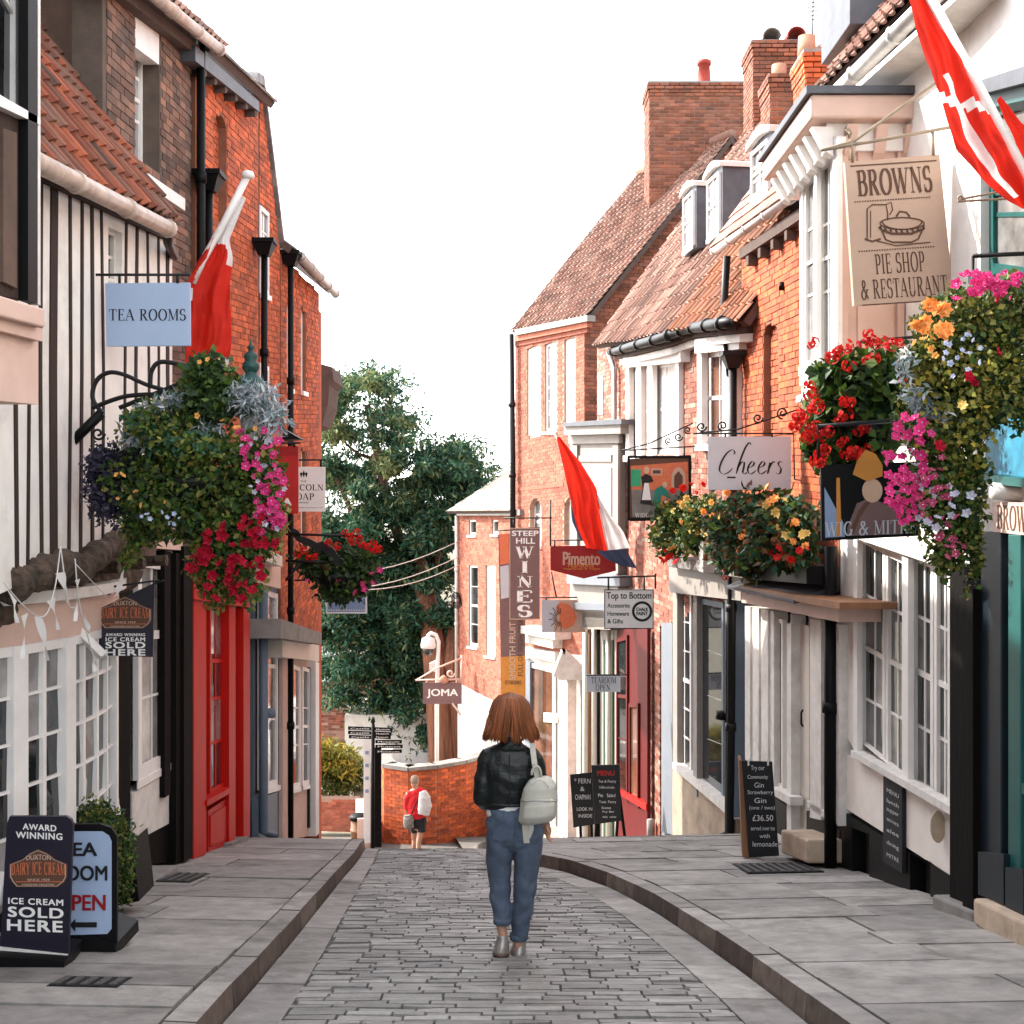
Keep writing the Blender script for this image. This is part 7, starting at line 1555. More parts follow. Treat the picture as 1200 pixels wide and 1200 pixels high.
# grass tuft on the lead flashing
t = thing('weed_tuft', P(905, 688, 13.6), 'dry grass tuft growing on the lead flashing over the shopfront', 'plant'); C = np.array([tuple(P(rng.uniform(885, 930), rng.uniform(678, 692), 13.6)) for _ in range(260)]); leaves('grass', t, C, .16, ['leaf_olive', 'grass_gold'], .10)
# potted shrub behind the boards
t = thing('potted_shrub', P(125, 1060, 8.3), 'yellowish conifer shrub in a black tapered pot behind the boards', 'plant', None); d = 8.3
leaves('leaves', t, scat(d, [(112, 960, 26, 24), (128, 985, 28, 34), (140, 1000, 18, 40), (142, 1035, 14, 28), (120, 1030, 22, 28), (104, 975, 20, 22)], 6500, .3, .2), .035, ['leaf_olive', 'leaf', 'leaf_dark'], .5)
B = Board(8.35); MB().prism([B.p(*q) for q in ((155, 985), (163, 1056), (100, 1069), (104, 1040))], (0, .35, 0)).build('pot', 'black_paint', t)

# ================================================================ PAVEMENT BOARDS
B = Board(6.45, 5, 40); z0 = 1135; t = thing('pavement_sign', B.p(42, 1133), 'tall dark AWARD WINNING ice cream board with rounded top at lower left', 'pavement sign')
B.slab([(11, 957), (78, 957), (83, 960), (85.5, 966), (80, 1122), (0, 1112), (8, 966)], .03).build('board', 'print_navy', t)
B.slab([(-10, 1108), (80, 1118), (80, 1121), (-10, 1113)], .02, .01).build('edge_trim', 'white_worn', t)
mb = MB(); B.slab([(-14, 1112), (82, 1119), (80, 1135), (-14, 1134)], .34, .10, mb=mb); mb.build('base', 'black_paint', t)
for s, a, b, c, e_ in (('AWARD', 27, 66, 966, 973), ('WINNING', 19, 73, 975.5, 983), ('ICE CREAM', 10, 74, 1053, 1060), ('SOLD', 10, 74, 1063.5, 1075), ('HERE', 9, 73, 1078.5, 1091)): B.text(t, sans(s, .025, 1.12), a, b, c, e_, 'print_white', skew=(1.2, 0))
emblem(B, t, 11, 79, 995, 1041, 1)
B = Board(6.85, 5, 105); t = thing('pavement_sign', B.p(105, 1120), 'white TEA ROOM OPEN board in a black frame, behind the dark board', 'pavement sign')
mb = MB(); o = [(64, 966), (118, 966), (130, 970), (137, 980), (137, 1112), (64, 1112)]; B.slab(o, .03, mb=mb); mb.build('frame', 'black_paint', t)
B.slab([(66, 974), (120, 974), (128, 979), (131, 986), (131, 1088), (126, 1094), (66, 1096)], .004, .006).build('panel', 'print_blue', t)
B.text(t, sans('TEA', .025), 70, 114, 987, 1002, 'print_black', .012); B.text(t, sans('ROOM', .025), 66, 126, 1014, 1031, 'print_black', .012); B.text(t, sans('OPEN', .025), 66, 124, 1048, 1066, 'print_darkred', .012)
B.slab([(82, 1083), (89, 1076), (89, 1080), (114, 1080), (114, 1086), (89, 1086), (89, 1091)], .002, .012).build('arrow', 'print_black', t)
mb = MB(); mb.prism([B.p(*q, .02) for q in ((64, 1098), (112, 1096), (136, 1106), (137, 1119), (64, 1122))], (0, .42, .0)); mb.build('base', 'black_paint', t)
# chalkboards
def chalk(t, B, lines, name='chalk_writing'):
    mb = MB()
    for (s, a, b, c, d_) in lines: B.text(t, sans(s, .0), a, b, c, d_, 'chalk', .003, mb=mb)
    mb.build(name, 'chalk', t)
B = Board(12.2, -8, 890); t = thing('chalkboard', B.p(890, 1004), 'tall leaning chalkboard with cocktail prices beside the pale shop doorway', 'chalkboard', None)
mb = MB(); B.slab([(868, 892), (905, 893), (913, 1003), (877, 1005)], .03, mb=mb); mb.build('board', 'slateboard', t)
mb = MB(); B.slab([(866, 891), (869, 891), (878, 1006), (870, 1004)], .25, .0, mb=mb); mb.build('wooden_side', 'wood_brown', t)
mb = MB(); 
for x in (876, 899): B.slab(rc(x, x + 2, 889, 897), .01, .012, mb=mb)
mb.build('clip', 'white_worn', t)
chalk(t, B, [('Try our', 880, 896, 897, 904), ('Community', 876, 900, 908, 914), ('Gin', 884, 895, 917, 923), ('Strawberry', 876, 906, 926, 932), ('Gin', 884, 898, 935, 941), ('(one / two)', 878, 908, 944, 950), ('£36.50', 882, 906, 955, 962), ('served over ice', 880, 908, 968, 973), ('with', 890, 902, 977, 982), ('lemonade', 882, 911, 986, 992)])
B = Board(20.2); t = thing('chalkboard', B.p(683, 988), 'left and smaller of the two cafe chalkboards on easels', 'chalkboard', None); B.slab([(668, 908), (694, 905), (697, 966), (672, 970)], .03).build('board', 'slateboard', t); chalk(t, B, [('* FERN', 673, 692, 912, 918), ('&', 680, 685, 922, 927), ('CHAPMAN', 674, 692, 931, 937), ('LOOK IN', 676, 694, 946, 950), ('INSIDE', 678, 694, 954, 958)])
mb = MB(); 
for a, b in (((680, 966), (681, 989)), ((693, 964), (694, 987))): mb.tube([B.p(*a, -.03), B.p(*b, -.03)], .025, 6)
mb.build('leg', 'black_wood', t)
B = Board(19.6); t = thing('chalkboard', B.p(712, 988), 'larger cafe menu chalkboard with red heading by the red shopfront', 'chalkboard', None); B.slab([(693, 897), (726, 896), (728, 962), (697, 966)], .03).build('board', 'slateboard', t); chalk(t, B, [('Tea & Pastry', 701, 722, 914, 918), ('Coffee and cake', 702, 720, 921, 924), ('Pie   Salad', 701, 721, 930, 934), ('Toast  Pantry', 702, 722, 938, 942), ('Scones', 705, 716, 945, 948), ('Pay Bar', 706, 720, 950, 953), ('daily  cakes', 706, 722, 956, 959)]); B.text(t, sans('MENU', .02), 700, 720, 903, 909, 'print_red')
for i, (a, b) in enumerate((((699, 962), (698, 988)), ((724, 960), (722, 988)), ((722, 900), (734, 987)))): mb = MB(); mb.tube([B.p(*a, -.03), B.p(*b, -.03 - .2 * (i == 2))], .025, 6); mb.build('leg', 'black_wood', t)
W1_ = W1
t = thing('menu_board', W1.w(*W1.uz(1046, 1020), .03), 'narrow slate menu board fixed below the white sash windows', 'menu board')
f = panelbox(W1, t, 'board', 1035, 1057, 909, 923, 1010, 1024, .012, .045, 'slateboard')
mq = W1.quad(1037, 1055, 912, 922, 1010, 1020, .047); mb = MB()
for r_, s in ((.08, 'MENU'), (.2, 'lunch'), (.3, 'supper'), (.42, 'wines'), (.55, 'ales'), (.7, 'dining'), (.85, 'MITRE')):
    V, Fs = sans(s, .0)[:2]; mx = max(v[0] for v in V); mb.add([W1.w(*bl(mq, .1 + .8 * x / mx, r_ + .07 - .07 * y), .047) for x, y in V], Fs)
mb.build('chalk_writing', 'chalk', t)
t = thing('letter_box', W1.w(*W1.uz(1140, 880), .2), 'grey metal letter box fixed to the black door post', 'letter box'); B = Board(8.35); mb = MB(); B.slab(rc(1133, 1148, 826, 884), .12, mb=mb); mb.build('box', 'galvanised', t, bevel=.006); B.slab(rc(1136, 1144, 842, 862), .004, .005).build('plate', 'white_paint', t)

# ================================================================ END OF STREET FURNITURE
d = 27.5; B = Board(d); t = thing('fingerpost', P(437, 996, d), 'black fingerpost with stacked pointing boards left of the man in red', 'signpost')
mb = MB(); mb.tube([B.p(437, 1000), B.p(437, 848)], .045, 8); mb.lathe(B.p(437, 846), [(.02, -.04), (.06, 0), (.01, .12)], 8); mb.build('post', 'black_paint', t)
for x0, x1, y, dy in ((408, 436, 852, 1), (408, 436, 857, 1), (409, 436, 862, 1), (438, 460, 853, 1), (438, 459, 858, 1), (440, 471, 867, 0), (440, 472, 872.5, 0), (440, 471, 878, -1), (438, 458, 862, 1)):
    B.slab([(x0, y - dy), (x1, y), (x1, y + 4), (x0, y + 4 - dy)], .03, .03).build('finger_board', 'black_paint', t)
    mb = MB(); B.text(t, sans('Castle' if x0 < 430 else 'Museum', .0), x0 + 3, x1 - 3, y + 1 - dy * .5, y + 3 - dy * .5, 'print_white', .033, mb=mb); mb.build('lettering', 'print_white', t)
B = Board(28.2); t = thing('noticeboard', P(432, 996, 28.2), 'tall white noticeboard panel on a post by the ramp', 'sign'); B.slab(rc(426, 434, 866, 988), .06).build('panel', 'white_paint', t); B.slab(rc(435.5, 447, 876, 992), .06, .05).build('dark_panel', 'black_wood', t)
for y in (880, 895, 910, 925): B.slab(rc(428, 432, y, y + 4), .004, .006).build('printed_mark', 'print_bluegrey', t)
B = Board(29); t = thing('litter_bin', P(421, 996, 29), 'brown banded litter bin at the foot of the low wall', 'bin')
mb = MB(); mb.lathe(B.p(421, 996), [(.18, 0), (.20, .05), (.205, .45), (.22, .46), (.22, .50), (.205, .51), (.205, .74), (.19, .76)], 14); mb.build('body', 'wood_brown', t); mb = MB(); mb.lathe(B.p(421, 996), [(.24, .74), (.24, .82), (.20, .86), (.05, .87)], 14); mb.build('lid', 'black_paint', t)
# ================================================================ PEOPLE
def loft(mb, rings, n=14, mi=0):
    """rings: (center, rx, ry, axis_dir or None, twist) elliptical sections, joined into a closed skin"""
    V = []; L = len(rings)
    for i, rg in enumerate(rings):
        c = Vector(rg[0]); rx, ry = rg[1], rg[2]
        a = Vector(rings[min(i + 1, L - 1)][0]) - Vector(rings[max(i - 1, 0)][0]); a = a.normalized() if a.length > 1e-6 else Vector((0, 0, 1))
        if len(rg) > 3 and rg[3] is not None: a = Vector(rg[3]).normalized()
        x = Vector((1, 0, 0)) - a * a.x
        if x.length < .3: x = Vector((0, 1, 0)) - a * a.y
        x.normalize(); y = a.cross(x)
        for k in range(n):
            t = 2 * math.pi * k / n; V.append(c + x * (rx * math.cos(t)) + y * (ry * math.sin(t)))
    fs = [(i * n + k, i * n + (k + 1) % n, (i + 1) * n + (k + 1) % n, (i + 1) * n + k) for i in range(L - 1) for k in range(n)] + [tuple(range(n))[::-1], tuple((L - 1) * n + k for k in range(n))]
    return mb.add(V, fs, mi, .5, True)
def fuse(mb, name, mat, parent, vox=.008, sm=4, disp=0, label=None, seed=0):
    """overlapping closed lofts -> one continuous skin"""
    me = bpy.data.meshes.new(name); me.from_pydata(mb.v, [], mb.f); fixn(me)
    o = bpy.data.objects.new(name, me); COL.objects.link(o)
    r = o.modifiers.new('r', 'REMESH'); r.mode = 'VOXEL'; r.voxel_size = vox; s = o.modifiers.new('s', 'SMOOTH'); s.factor = .5; s.iterations = sm
    bpy.context.view_layer.update(); me2 = bpy.data.meshes.new_from_object(o.evaluated_get(bpy.context.evaluated_depsgraph_get())); bpy.data.objects.remove(o); bpy.data.meshes.remove(me)
    me2.name = name; off = wloc(parent); n = len(me2.vertices); co = np.empty(n * 3); me2.vertices.foreach_get('co', co); co = co.reshape(-1, 3)
    if disp:
        nr = np.empty(n * 3); me2.vertices.foreach_get('normal', nr); nr = nr.reshape(-1, 3); q = co * 1.0 + seed
        h = np.sin(q[:, 2] * 42 + 3.5 * np.sin(q[:, 0] * 13 + 1) + 2 * np.sin(q[:, 2] * 11)) * .6 + np.sin(q[:, 0] * 31 + q[:, 2] * 24 + 2.5 * np.sin(q[:, 2] * 15)) * .5 + np.abs(np.sin(q[:, 0] * 22 - q[:, 2] * 38)) * .35
        co = co + nr * (h * disp)[:, None]
    co -= np.array(off); me2.vertices.foreach_set('co', co.ravel()); me2.update()
    me2.materials.clear(); me2.materials.append(MATS[mat]); me2.polygons.foreach_set('use_smooth', [True] * len(me2.polygons)); me2.polygons.foreach_set('material_index', [0] * len(me2.polygons))
    a = me2.attributes.new('rnd', 'FLOAT', 'FACE'); a.data.foreach_set('value', [.5] * len(me2.polygons))
    o = bpy.data.objects.new(name, me2); COL.objects.link(o); o.parent = parent
    if label: o['label'] = label
    return o
# ---- woman walking away (depth 7.6, 184 px per metre)
dW = 7.6
def wp(px, py, dy=0.): p = P(px, py, dW); return Vector((p.x, dW + dy, p.z))
t = thing('person', wp(600, 1122), 'woman with auburn bob, black leather jacket and blue jeans walking downhill', 'person')
k = dW / F
def R_(px, py, rx, ry, dy=0., ax=None): return (wp(px, py, dy), rx * k, ry * k, ax)
sk = MB()
loft(sk, [R_(599, 815, 5, 5, .01), R_(599, 819, 12, 14, .01), R_(599, 826, 15, 18, .015), R_(599, 838, 15.5, 18, .02), R_(599, 850, 13, 15, .03), R_(599, 858, 8, 9, .035)])           # head
loft(sk, [R_(599, 848, 9, 9, .0), R_(599, 868, 9.5, 10, -.01), R_(599, 880, 16, 11, -.01)])                                                                                       # neck
loft(sk, [R_(599, 874, 18, 9, 0), R_(598, 884, 33, 14, 0), R_(597, 900, 34, 18, 0), R_(596, 925, 29, 17, 0), R_(598, 945, 28, 16, 0), R_(600, 965, 31, 18, 0), R_(603, 976, 28, 16, 0)])  # torso
for pts in (([(587, 985, 14, 16, 0), (586, 1010, 11.5, 13, .02), (585, 1040, 9, 10, .02), (586, 1070, 7.5, 8, .0), (589, 1092, 5.5, 6.5, -.04), (590, 1102, 5.5, 7, -.06)]), ([(618, 985, 14, 16, 0), (616, 1010, 12, 14, -.02), (614, 1045, 9, 10, -.02), (611, 1072, 7.5, 8, 0.), (608, 1098, 5.5, 6.5, .02), (607, 1110, 5.5, 7, .02)])):
    loft(sk, [R_(*p) for p in pts])
# arms: left bent forward, right hanging
loft(sk, [R_(575, 888, 7, 8, 0), R_(570, 900, 7.5, 8, -.01), R_(565.5, 925, 7, 7.5, -.02), (wp(565.5, 936, -.01), 6.5 * k, 7 * k), (wp(568.5, 944, .09), 5.5 * k, 6 * k), (wp(572, 942, .22), 4.6 * k, 4.6 * k)])
loft(sk, [R_(622, 888, 7.5, 8, 0), R_(628.5, 905, 7.5, 8, 0), R_(634, 930, 7, 8, .0), R_(640, 950, 6.5, 7, .03), R_(640, 966, 5, 5.5, .06)])
def hand(mb, wrist, d_, side, s=1.0):
    """palm, four separate curled fingers of unequal length and a thumb from the palm's side"""
    d_ = Vector(d_).normalized(); side = (Vector(side) - d_ * Vector(side).dot(d_)).normalized(); nrm = d_.cross(side); w = Vector(wrist)
    loft(mb, [(w, .024 * s, .017 * s, d_), (w + d_ * .03 * s, .033 * s, .016 * s, d_), (w + d_ * .075 * s, .040 * s, .014 * s, d_), (w + d_ * .092 * s, .036 * s, .011 * s, d_)], 12)
    for i, (o, L) in enumerate(((-.030, .068), (-.010, .078), (.010, .072), (.029, .056))):
        b = w + d_ * .085 * s + side * o * s; c = [b]; dd = d_.copy()
        for j in range(3): dd = (dd + nrm * .38).normalized(); c.append(c[-1] + dd * L * s / 3)
        mb.tube(c, [.0095 * s, .009 * s, .008 * s, .0065 * s], 8)
    b = w + d_ * .03 * s - side * .03 * s; mb.tube([b, b + (d_ * .5 - side * .7 + nrm * .3).normalized() * .035 * s, b + (d_ * .8 - side * .5 + nrm * .5).normalized() * .062 * s], [.012 * s, .0105 * s, .008 * s], 8)
hand(sk, wp(572, 941, .22), (.25, 1, .25), (0, .2, 1), .95); hand(sk, wp(640, 965, .06), (.02, .15, -1), (0, 1, .1), .95)
for (x, y, dy) in ((590, 1104, -.05), (607, 1112, .02)):
    loft(sk, [(wp(x, y, dy), 5.5 * k, 7 * k, (0, 0, 1)), (wp(x, y + 8, dy), 6 * k, 9 * k, (0, 0, 1)), (wp(x, y + 12, dy + .03), 6.5 * k, 14 * k, (0, 0, 1))])
# face (turned away from the camera): nose, ears, brow, lips
loft(sk, [(wp(599, 838, .13), 2 * k, 2 * k), (wp(599, 843, .155), 3 * k, 3 * k), (wp(599, 846, .13), 2.5 * k, 2 * k)])
for s_ in (-1, 1): loft(sk, [(wp(599 + s_ * 15, 834, .02), 1.5 * k, 3 * k), (wp(599 + s_ * 16.5, 839, .02), 2 * k, 3.5 * k), (wp(599 + s_ * 15, 846, .02), 1.2 * k, 2 * k)])
body = fuse(sk, 'body', 'skin', t, .006, 3)
for s_ in (-1, 1): mb = MB(); mb.lathe(wp(599 + s_ * 6, 836, .122), [(.001, -.008), (.010, -.004), (.011, 0), (.008, .006), (.001, .009)], 8); mb.build('eye', 'print_white', t)
mb = MB(); mb.tube([wp(594, 852, .118), wp(599, 851, .128), wp(604, 852, .118)], .004, 6); mb.build('mouth', 'petal_rose', t)
# jacket
jk = MB()
loft(jk, [R_(599, 871, 15, 9, -.01), R_(599, 876, 24, 11, -.01), R_(598, 882, 34, 14.5, 0), R_(597, 892, 37.5, 18, 0), R_(597, 908, 35.5, 20.5, 0), R_(596, 925, 32.5, 20, 0), R_(597, 937, 31.5, 19, 0), R_(598, 941, 31, 18.5, 0)], 20)
loft(jk, [R_(578, 882, 9, 11, 0), R_(572, 890, 11, 12, 0), R_(567, 908, 10.5, 12, -.01), R_(564.5, 925, 10, 11, -.025), (wp(564.5, 936, -.02), 9.8 * k, 10 * k), (wp(568, 944, .06), 8.5 * k, 8.5 * k), (wp(571, 943, .17), 7 * k, 7 * k)], 16)
loft(jk, [R_(620, 882, 9, 11, 0), R_(626, 890, 11, 12, 0), R_(630.5, 908, 10.5, 12, 0), R_(635, 930, 10, 11, .0), R_(640, 948, 9, 9.5, .03), R_(640, 958, 8.5, 8.5, .05)], 16)
loft(jk, [R_(599, 864, 12, 12, 0), R_(599, 872, 14, 13, -.01), R_(599, 878, 20, 12, -.015)], 16)
jacket = fuse(jk, 'jacket', 'jacket_black', t, .007, 2, .0032)
for pa in ([(597, 880), (597.5, 905), (597, 938)], [(574, 892), (578, 915), (577, 938)], [(620, 892), (617, 915), (618, 938)], [(572, 897), (597, 900), (623, 897)]):
    mb = MB(); mb.tube([wp(x, y, -((18.8 + (y > 900) * 1.2) * k * math.sqrt(max(.05, 1 - ((x - 597) / 37.) ** 2)) + .002)) for x, y in smooth(pa)], .003, 5); mb.build('seam', 'jacket_black', t)
mb = MB(); rg = [(597 + 31.5 * math.cos(a_), 940 + 2.0 * math.sin(a_), -18.6 * k * math.sin(a_) * -1) for a_ in np.linspace(0, 6.283, 25)]
mb.tube([wp(x, 939.5, dy) for x, y, dy in rg], .011, 6); mb.build('jacket_hem', 'jacket_black', t)
sh = MB(); loft(sh, [R_(598, 940, 29, 17, 0), R_(599, 946, 30.5, 18, 0), R_(600, 948, 30.5, 18, 0)], 18); fuse(sh, 'shirt', 'shirt_white', t, .007, 1)
# jeans: one skin, cropped and turned up
jn = MB()
loft(jn, [R_(600, 943, 29, 17, 0), R_(601, 955, 31, 20, -.005), R_(603, 970, 33.5, 23, -.02), R_(604, 980, 33.5, 22, -.015), R_(604, 987, 27, 17, 0)], 20)
loft(jn, [R_(587, 972, 17, 21, -.01), R_(586.5, 990, 16.5, 20, 0), R_(585, 1010, 15, 17.5, .02), R_(585.5, 1035, 12.8, 14, .025), R_(586.5, 1055, 12, 13, .005), R_(588, 1070, 10.5, 12, -.02), R_(589, 1079, 9.5, 11, -.035)], 16)
loft(jn, [R_(619.5, 972, 17, 21, -.01), R_(619, 990, 16.8, 20, -.01), R_(617.5, 1012, 15.3, 17.5, -.02), R_(615, 1040, 13, 14.5, -.02), R_(612.5, 1065, 12.2, 13.2, .0), R_(610, 1085, 10.5, 12, .01), R_(608, 1101, 9.5, 11, .02)], 16)
jeans = fuse(jn, 'jeans', 'denim', t, .007, 2, .0045, seed=2)
for (x, y, dy, rx) in ((589, 1078, -.035, 10.8), (608, 1100, .02, 10.8)):
    mb = MB(); loft(mb, [R_(x, y - 5, rx, rx + 1, dy), R_(x, y + 1.5, rx, rx + 1, dy), R_(x, y + 2, rx - 1.5, rx - .5, dy)], 16); mb.build('turn_up', 'denim', jeans)
for pa in ([(572, 956), (603, 962), (635, 956)], [(603, 950), (603.5, 968), (603, 986)]):
    mb = MB(); mb.tube([wp(x, y, -.02 - 23.4 * k * math.sqrt(max(.02, 1 - ((x - 603) / 36.5) ** 2))) for x, y in smooth(pa)], .0025, 5); mb.build('seam', 'denim', jeans)
for x in (587, 617):                                  # back pockets
    mb = MB(); V = []
    for j in range(5):
        for i in range(5):
            px, py = x - 9 + 4.5 * i, 960 + 4.5 * j + (2 if j == 4 and i == 2 else 0); nx = (px - 603) / 36.5; V.append(wp(px, py, -.02 - 23.6 * k * math.sqrt(max(0, 1 - nx * nx)) + .002))
    mb.add(V, [(j * 5 + i, j * 5 + i + 1, (j + 1) * 5 + i + 1, (j + 1) * 5 + i) for j in range(4) for i in range(4)], smooth=True); mb.build('back_pocket', 'denim', jeans)
# shoes
for (x, y, dy, lift) in ((588, 1106, -.06, 1), (608, 1114, .03, 0)):
    s = MB(); up = (0, .25, 1) if lift else (0, 0, 1)
    loft(s, [(wp(x + 1, y - 13, dy + .015), 6.5 * k, 8.5 * k, up), (wp(x + 1, y - 6, dy + .02), 7.5 * k, 11 * k, up), (wp(x, y + 2, dy + .04), 9 * k, 19 * k, up), (wp(x - 1, y + 8, dy + .06), 9.5 * k, 24 * k, up), (wp(x - 1, y + 10, dy + .06), 9.5 * k, 24 * k, up)], 16)
    sh_ = fuse(s, 'shoe', 'shoe_silver', t, .006, 2); mb = MB(); loft(mb, [(wp(x - 1, y + 9, dy + .06), 10 * k, 25 * k, up), (wp(x - 1, y + 13, dy + .06), 10 * k, 24.5 * k, up)], 16); mb.build('sole', 'sole', sh_)
# hair: cap plus many loose wavy locks to the shoulder
hr = MB()
loft(hr, [R_(598, 814, 5, 6, -.005), R_(598, 817, 13, 14.5, -.005), R_(598, 824, 18.5, 19.5, -.005), R_(598, 834, 21.5, 21, -.01), R_(598, 845, 23, 19, -.02), R_(598, 852, 21, 15, -.02)], 20)
hair = fuse(hr, 'hair', 'hair_auburn', t, .007, 2, .002); mb = MB()
for i in range(1150):
    a_ = rng.uniform(-.45, math.pi + .45); ca, sa = math.cos(a_), math.sin(a_); e = rng.uniform(.93, 1.05); ff = rng.uniform(0, 1) ** 1.3; lk = math.sin(a_ * 9 + 1) * .5 + math.sin(a_ * 23) * .3; pts = []
    fx = (1.5 + 3.5 * rng.random() + lk) * (1 if ca > 0 else -1); ph = a_ * 6 + rng.uniform(-.5, .5); am = rng.uniform(.4, 1.5)
    for s, (yy, rx, ry, dyy) in enumerate(((811.5, 1.0, 1.5, -.005), (816, 14, 15, -.005), (823, 19.5, 20.5, -.005), (832, 22, 21.5, -.010), (841, 23.5, 21.5, -.014), (849, 25, 20.5, -.022), (856 + lk, 26.5, 19.5, -.028), (862 + 5 * ff + lk * 2.5, 27.5, 18, -.03))):
        wv = am * math.sin(ph + s * 1.25) * (s / 7.) ; g = (s / 7.) ** 2
        pts.append(wp(598 + (rx + lk * .8) * e * ca + fx * g + wv, yy + .4 * wv, dyy - (ry + lk) * k * e * sa + wv * .002))
    w_ = rng.uniform(.7, 1.25); mb.tube(pts, [.0022 * w_, .0032 * w_, .0036 * w_, .0036 * w_, .0036 * w_, .0032 * w_, .0026 * w_, .0007], 3, r=rng.random(), cap=False)
mb.build('hair_strands', 'hair_auburn', hair)
# ---- backpack on her right shoulder
t = thing('backpack', wp(632, 935, -.2), 'small pale grey leather backpack hanging from the woman\'s right shoulder', 'backpack')
def bp(px, py, dy): return wp(px, py, dy)
bk = MB(); ax = (.10, 0, -1)
loft(bk, [(bp(634, 904, -.15), 8 * k, 6 * k, ax), (bp(633, 907, -.155), 14 * k, 10 * k, ax), (bp(632, 915, -.165), 19 * k, 14 * k, ax), (bp(631, 928, -.17), 21 * k, 15 * k, ax), (bp(630, 942, -.17), 22 * k, 15.5 * k, ax), (bp(628.5, 952, -.165), 21.5 * k, 14.5 * k, ax), (bp(628, 956, -.16), 18 * k, 11 * k, ax)], 20)
bd_ = fuse(bk, 'bag', 'bag_leather', t, .007, 3, .0015)
pk = MB(); loft(pk, [(bp(632, 926, -.255), 15 * k, 6 * k, ax), (bp(631, 932, -.262), 18 * k, 8 * k, ax), (bp(630, 944, -.262), 18.5 * k, 8.5 * k, ax), (bp(629, 951, -.25), 16 * k, 6 * k, ax)], 18); pkt = fuse(pk, 'pocket', 'bag_leather', t, .006, 2)
mb = MB(); mb.tube([bp(610 + 41 * s, 928 - 3.5 * math.sin(s * 3.14), -.225 - .085 * math.sin(s * 3.14) ** .6) for s in np.linspace(0, 1, 13)], .006, 6); mb.build('zip', 'galvanised', bd_)
mb = MB(); mb.tube([bp(613 + 36 * s, 912 - 9 * math.sin(s * 3.14) + 14 * (1 - math.sin(s * 3.14)), -.20 - .05 * math.sin(s * 3.14)) for s in np.linspace(0, 1, 13)], .005, 6); mb.build('zip', 'white_worn', bd_)
def strap(pts, w=3.2, nm='strap'):
    mb = MB(); V = []
    for p_ in pts: V += [bp(p_[0] - w, p_[1], p_[2]), bp(p_[0] + w, p_[1], p_[2]), bp(p_[0] + w, p_[1], p_[2] + .008), bp(p_[0] - w, p_[1], p_[2] + .008)]
    fs = []
    for i in range(len(pts) - 1):
        for q in range(4): fs.append((4 * i + q, 4 * i + (q + 1) % 4, 4 * i + 4 + (q + 1) % 4, 4 * i + 4 + q))
    mb.add(V, fs + [(0, 1, 2, 3), tuple(4 * (len(pts) - 1) + q for q in (3, 2, 1, 0))], smooth=False); return mb.build(nm, 'bag_leather', t)
strap([(625, 874, .05), (624, 871, -.01), (624, 874, -.085), (626, 890, -.125), (629, 905, -.13)]); strap([(617, 950, -.14), (615, 960, -.15), (616, 972, -.15), (617, 981, -.14)], 3.5); strap([(622, 952, -.15), (622, 965, -.155), (618, 975, -.15)], 3)
mb = MB(); mb.tube([bp(628 + 5.5 * math.cos(a_), 902 - 10 * math.sin(a_) if math.sin(a_) > 0 else 904, -.15) for a_ in np.linspace(0, 3.14, 10)], .008, 8); mb.build('handle', 'bag_leather', t)

# ---- man in red, far down the street
dM = 27.0; km = dM / F
def mp(px, py, dy=0.): p = P(px, py, dM); return Vector((p.x, dM + dy, p.z))
def RM(px, py, rx, ry, dy=0., ax=None): return (mp(px, py, dy), rx * km, ry * km, ax)
t = thing('person', mp(488, 1000), 'man in red top and black shorts walking away by the curved brick wall', 'person')
sk = MB(); loft(sk, [RM(486, 909, 2, 2), RM(486, 911, 4, 4.5), RM(486, 915, 4.6, 5), RM(486, 920, 4.2, 4.5), RM(486, 923, 2.5, 3)]); loft(sk, [RM(487, 919, 2.6, 3), RM(488, 926, 3, 3)])
loft(sk, [RM(489, 924, 6, 3), RM(489, 928, 10.5, 5), RM(488, 940, 9.5, 5.5), RM(489, 955, 8.5, 5), RM(490, 966, 9, 5.5), RM(490, 972, 8, 5)])
for s_, x, x2, dy in ((-1, 485, 485, .12), (1, 493, 491, -.12)): loft(sk, [RM(x, 964, 5, 5), RM(x, 975, 4, 4.5, dy * .5), RM(x2, 986, 2.9, 3, dy), RM(x2, 991, 3, 3.2, dy), RM(x2 + s_, 1000, 1.8, 2, dy * 1.3), RM(x2 + s_, 1003, 2, 4, dy * 1.3)])
loft(sk, [RM(479, 929, 3.2, 3.5), RM(476, 940, 2.8, 3), RM(476, 950, 2.2, 2.4, .04), RM(478, 957, 1.8, 2, .1)]); loft(sk, [RM(498, 929, 3.2, 3.5), RM(501, 940, 2.8, 3), RM(501, 950, 2.2, 2.4, .04), RM(499, 957, 1.8, 2, .1)])
hand(sk, mp(478, 957, .1), (.05, .3, -1), (0, 1, .2), 1.); hand(sk, mp(499, 957, .1), (-.05, .3, -1), (0, 1, .2), 1.)
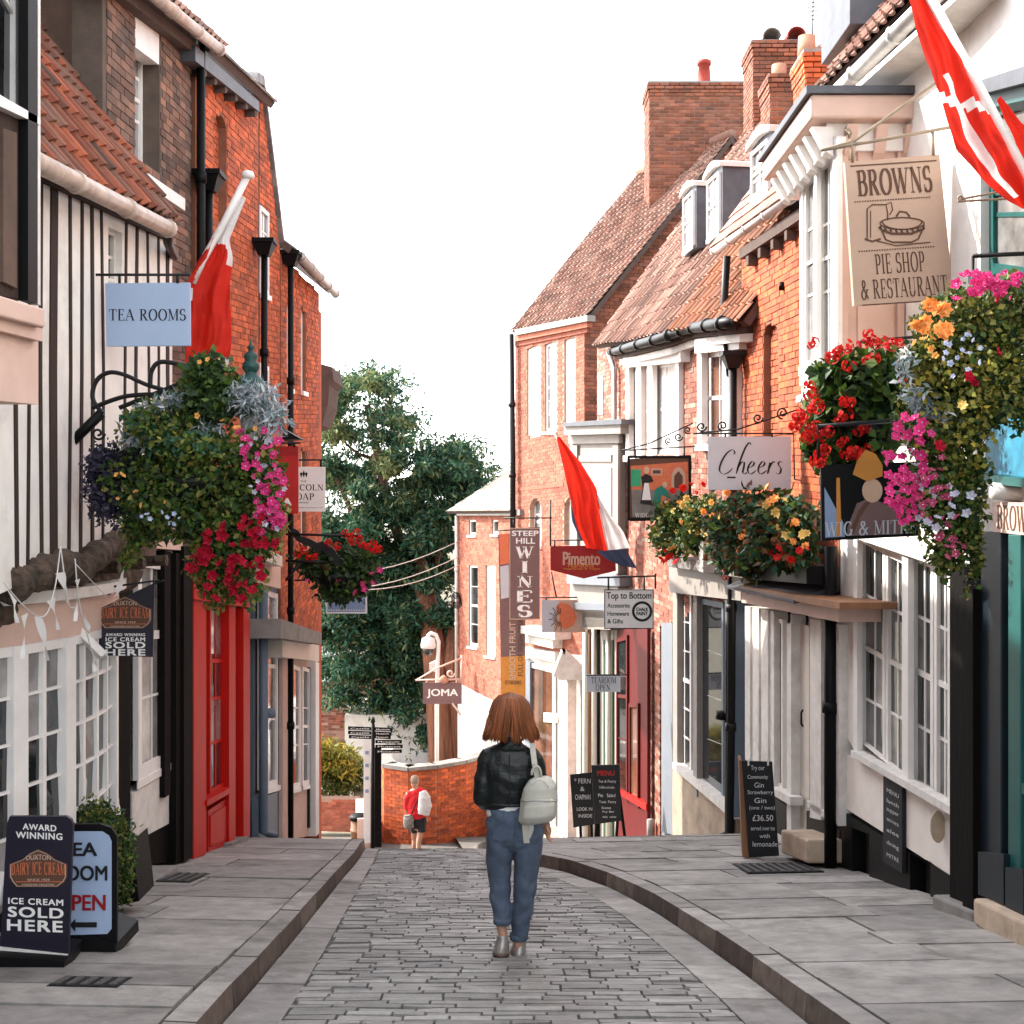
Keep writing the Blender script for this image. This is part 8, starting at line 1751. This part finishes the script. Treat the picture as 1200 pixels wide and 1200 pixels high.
fuse(sk, 'body', 'skin', t, .012, 2)
jp = MB(); loft(jp, [RM(488, 924, 5, 4), RM(489, 927, 11.5, 5.5), RM(488, 938, 11, 6.5), RM(488, 950, 10.2, 6.5), RM(489, 959, 10.2, 6.5)]); loft(jp, [RM(481, 928, 4, 4.5), RM(477, 936, 4, 4.2), RM(476, 949, 3.3, 3.4, .04)]); loft(jp, [RM(496, 928, 4, 4.5), RM(501, 936, 4, 4.2), RM(501, 948, 3.3, 3.4, .04)]); fuse(jp, 'jumper', 'jumper_red', t, .014, 1, .006)
sp = MB(); loft(sp, [RM(490, 957, 9.5, 6), RM(490, 966, 10, 6.5), RM(490, 970, 9, 6)]); loft(sp, [RM(485.5, 964, 5.5, 6), RM(485.5, 975, 5.2, 5.5, .05)]); loft(sp, [RM(494, 964, 5.5, 6), RM(494, 975, 5.2, 5.5, -.05)]); fuse(sp, 'shorts', 'shorts_black', t, .014, 1)
hh = MB(); loft(hh, [RM(486, 908.5, 2.5, 3), RM(486, 911, 4.8, 5.2, -.005), RM(486, 915, 5, 5.3, -.02), RM(486, 918, 4, 3.5, -.03)]); fuse(hh, 'hair', 'hair_grey', t, .012, 1)
t2 = thing('rucksack', mp(499, 945, -.15), 'white and cream rucksack on the back of the man in red', 'backpack'); b2 = MB(); loft(b2, [RM(496, 925, 4, 3, -.16), RM(498, 932, 7, 5, -.18), RM(498.5, 942, 8, 5.5, -.18), RM(497, 952, 7, 4.5, -.17)]); fuse(b2, 'bag', 'cloth_white', t2, .014, 2, .006)
t3 = thing('shoulder_bag', mp(479, 958, -.15), 'small grey shoulder bag at the hip of the man in red', 'bag'); b3 = MB(); loft(b3, [RM(479, 953, 5, 3, -.16), RM(479.5, 960, 6.5, 4, -.17), RM(480, 968, 5.5, 3.5, -.16)]); fuse(b3, 'bag', 'stone_grey', t3, .014, 2, .008)
mb = MB(); mb.tube([mp(496, 926, -.13), mp(488, 940, -.17), mp(482, 954, -.2)], .012, 6); mb.build('strap', 'black_paint', t3)
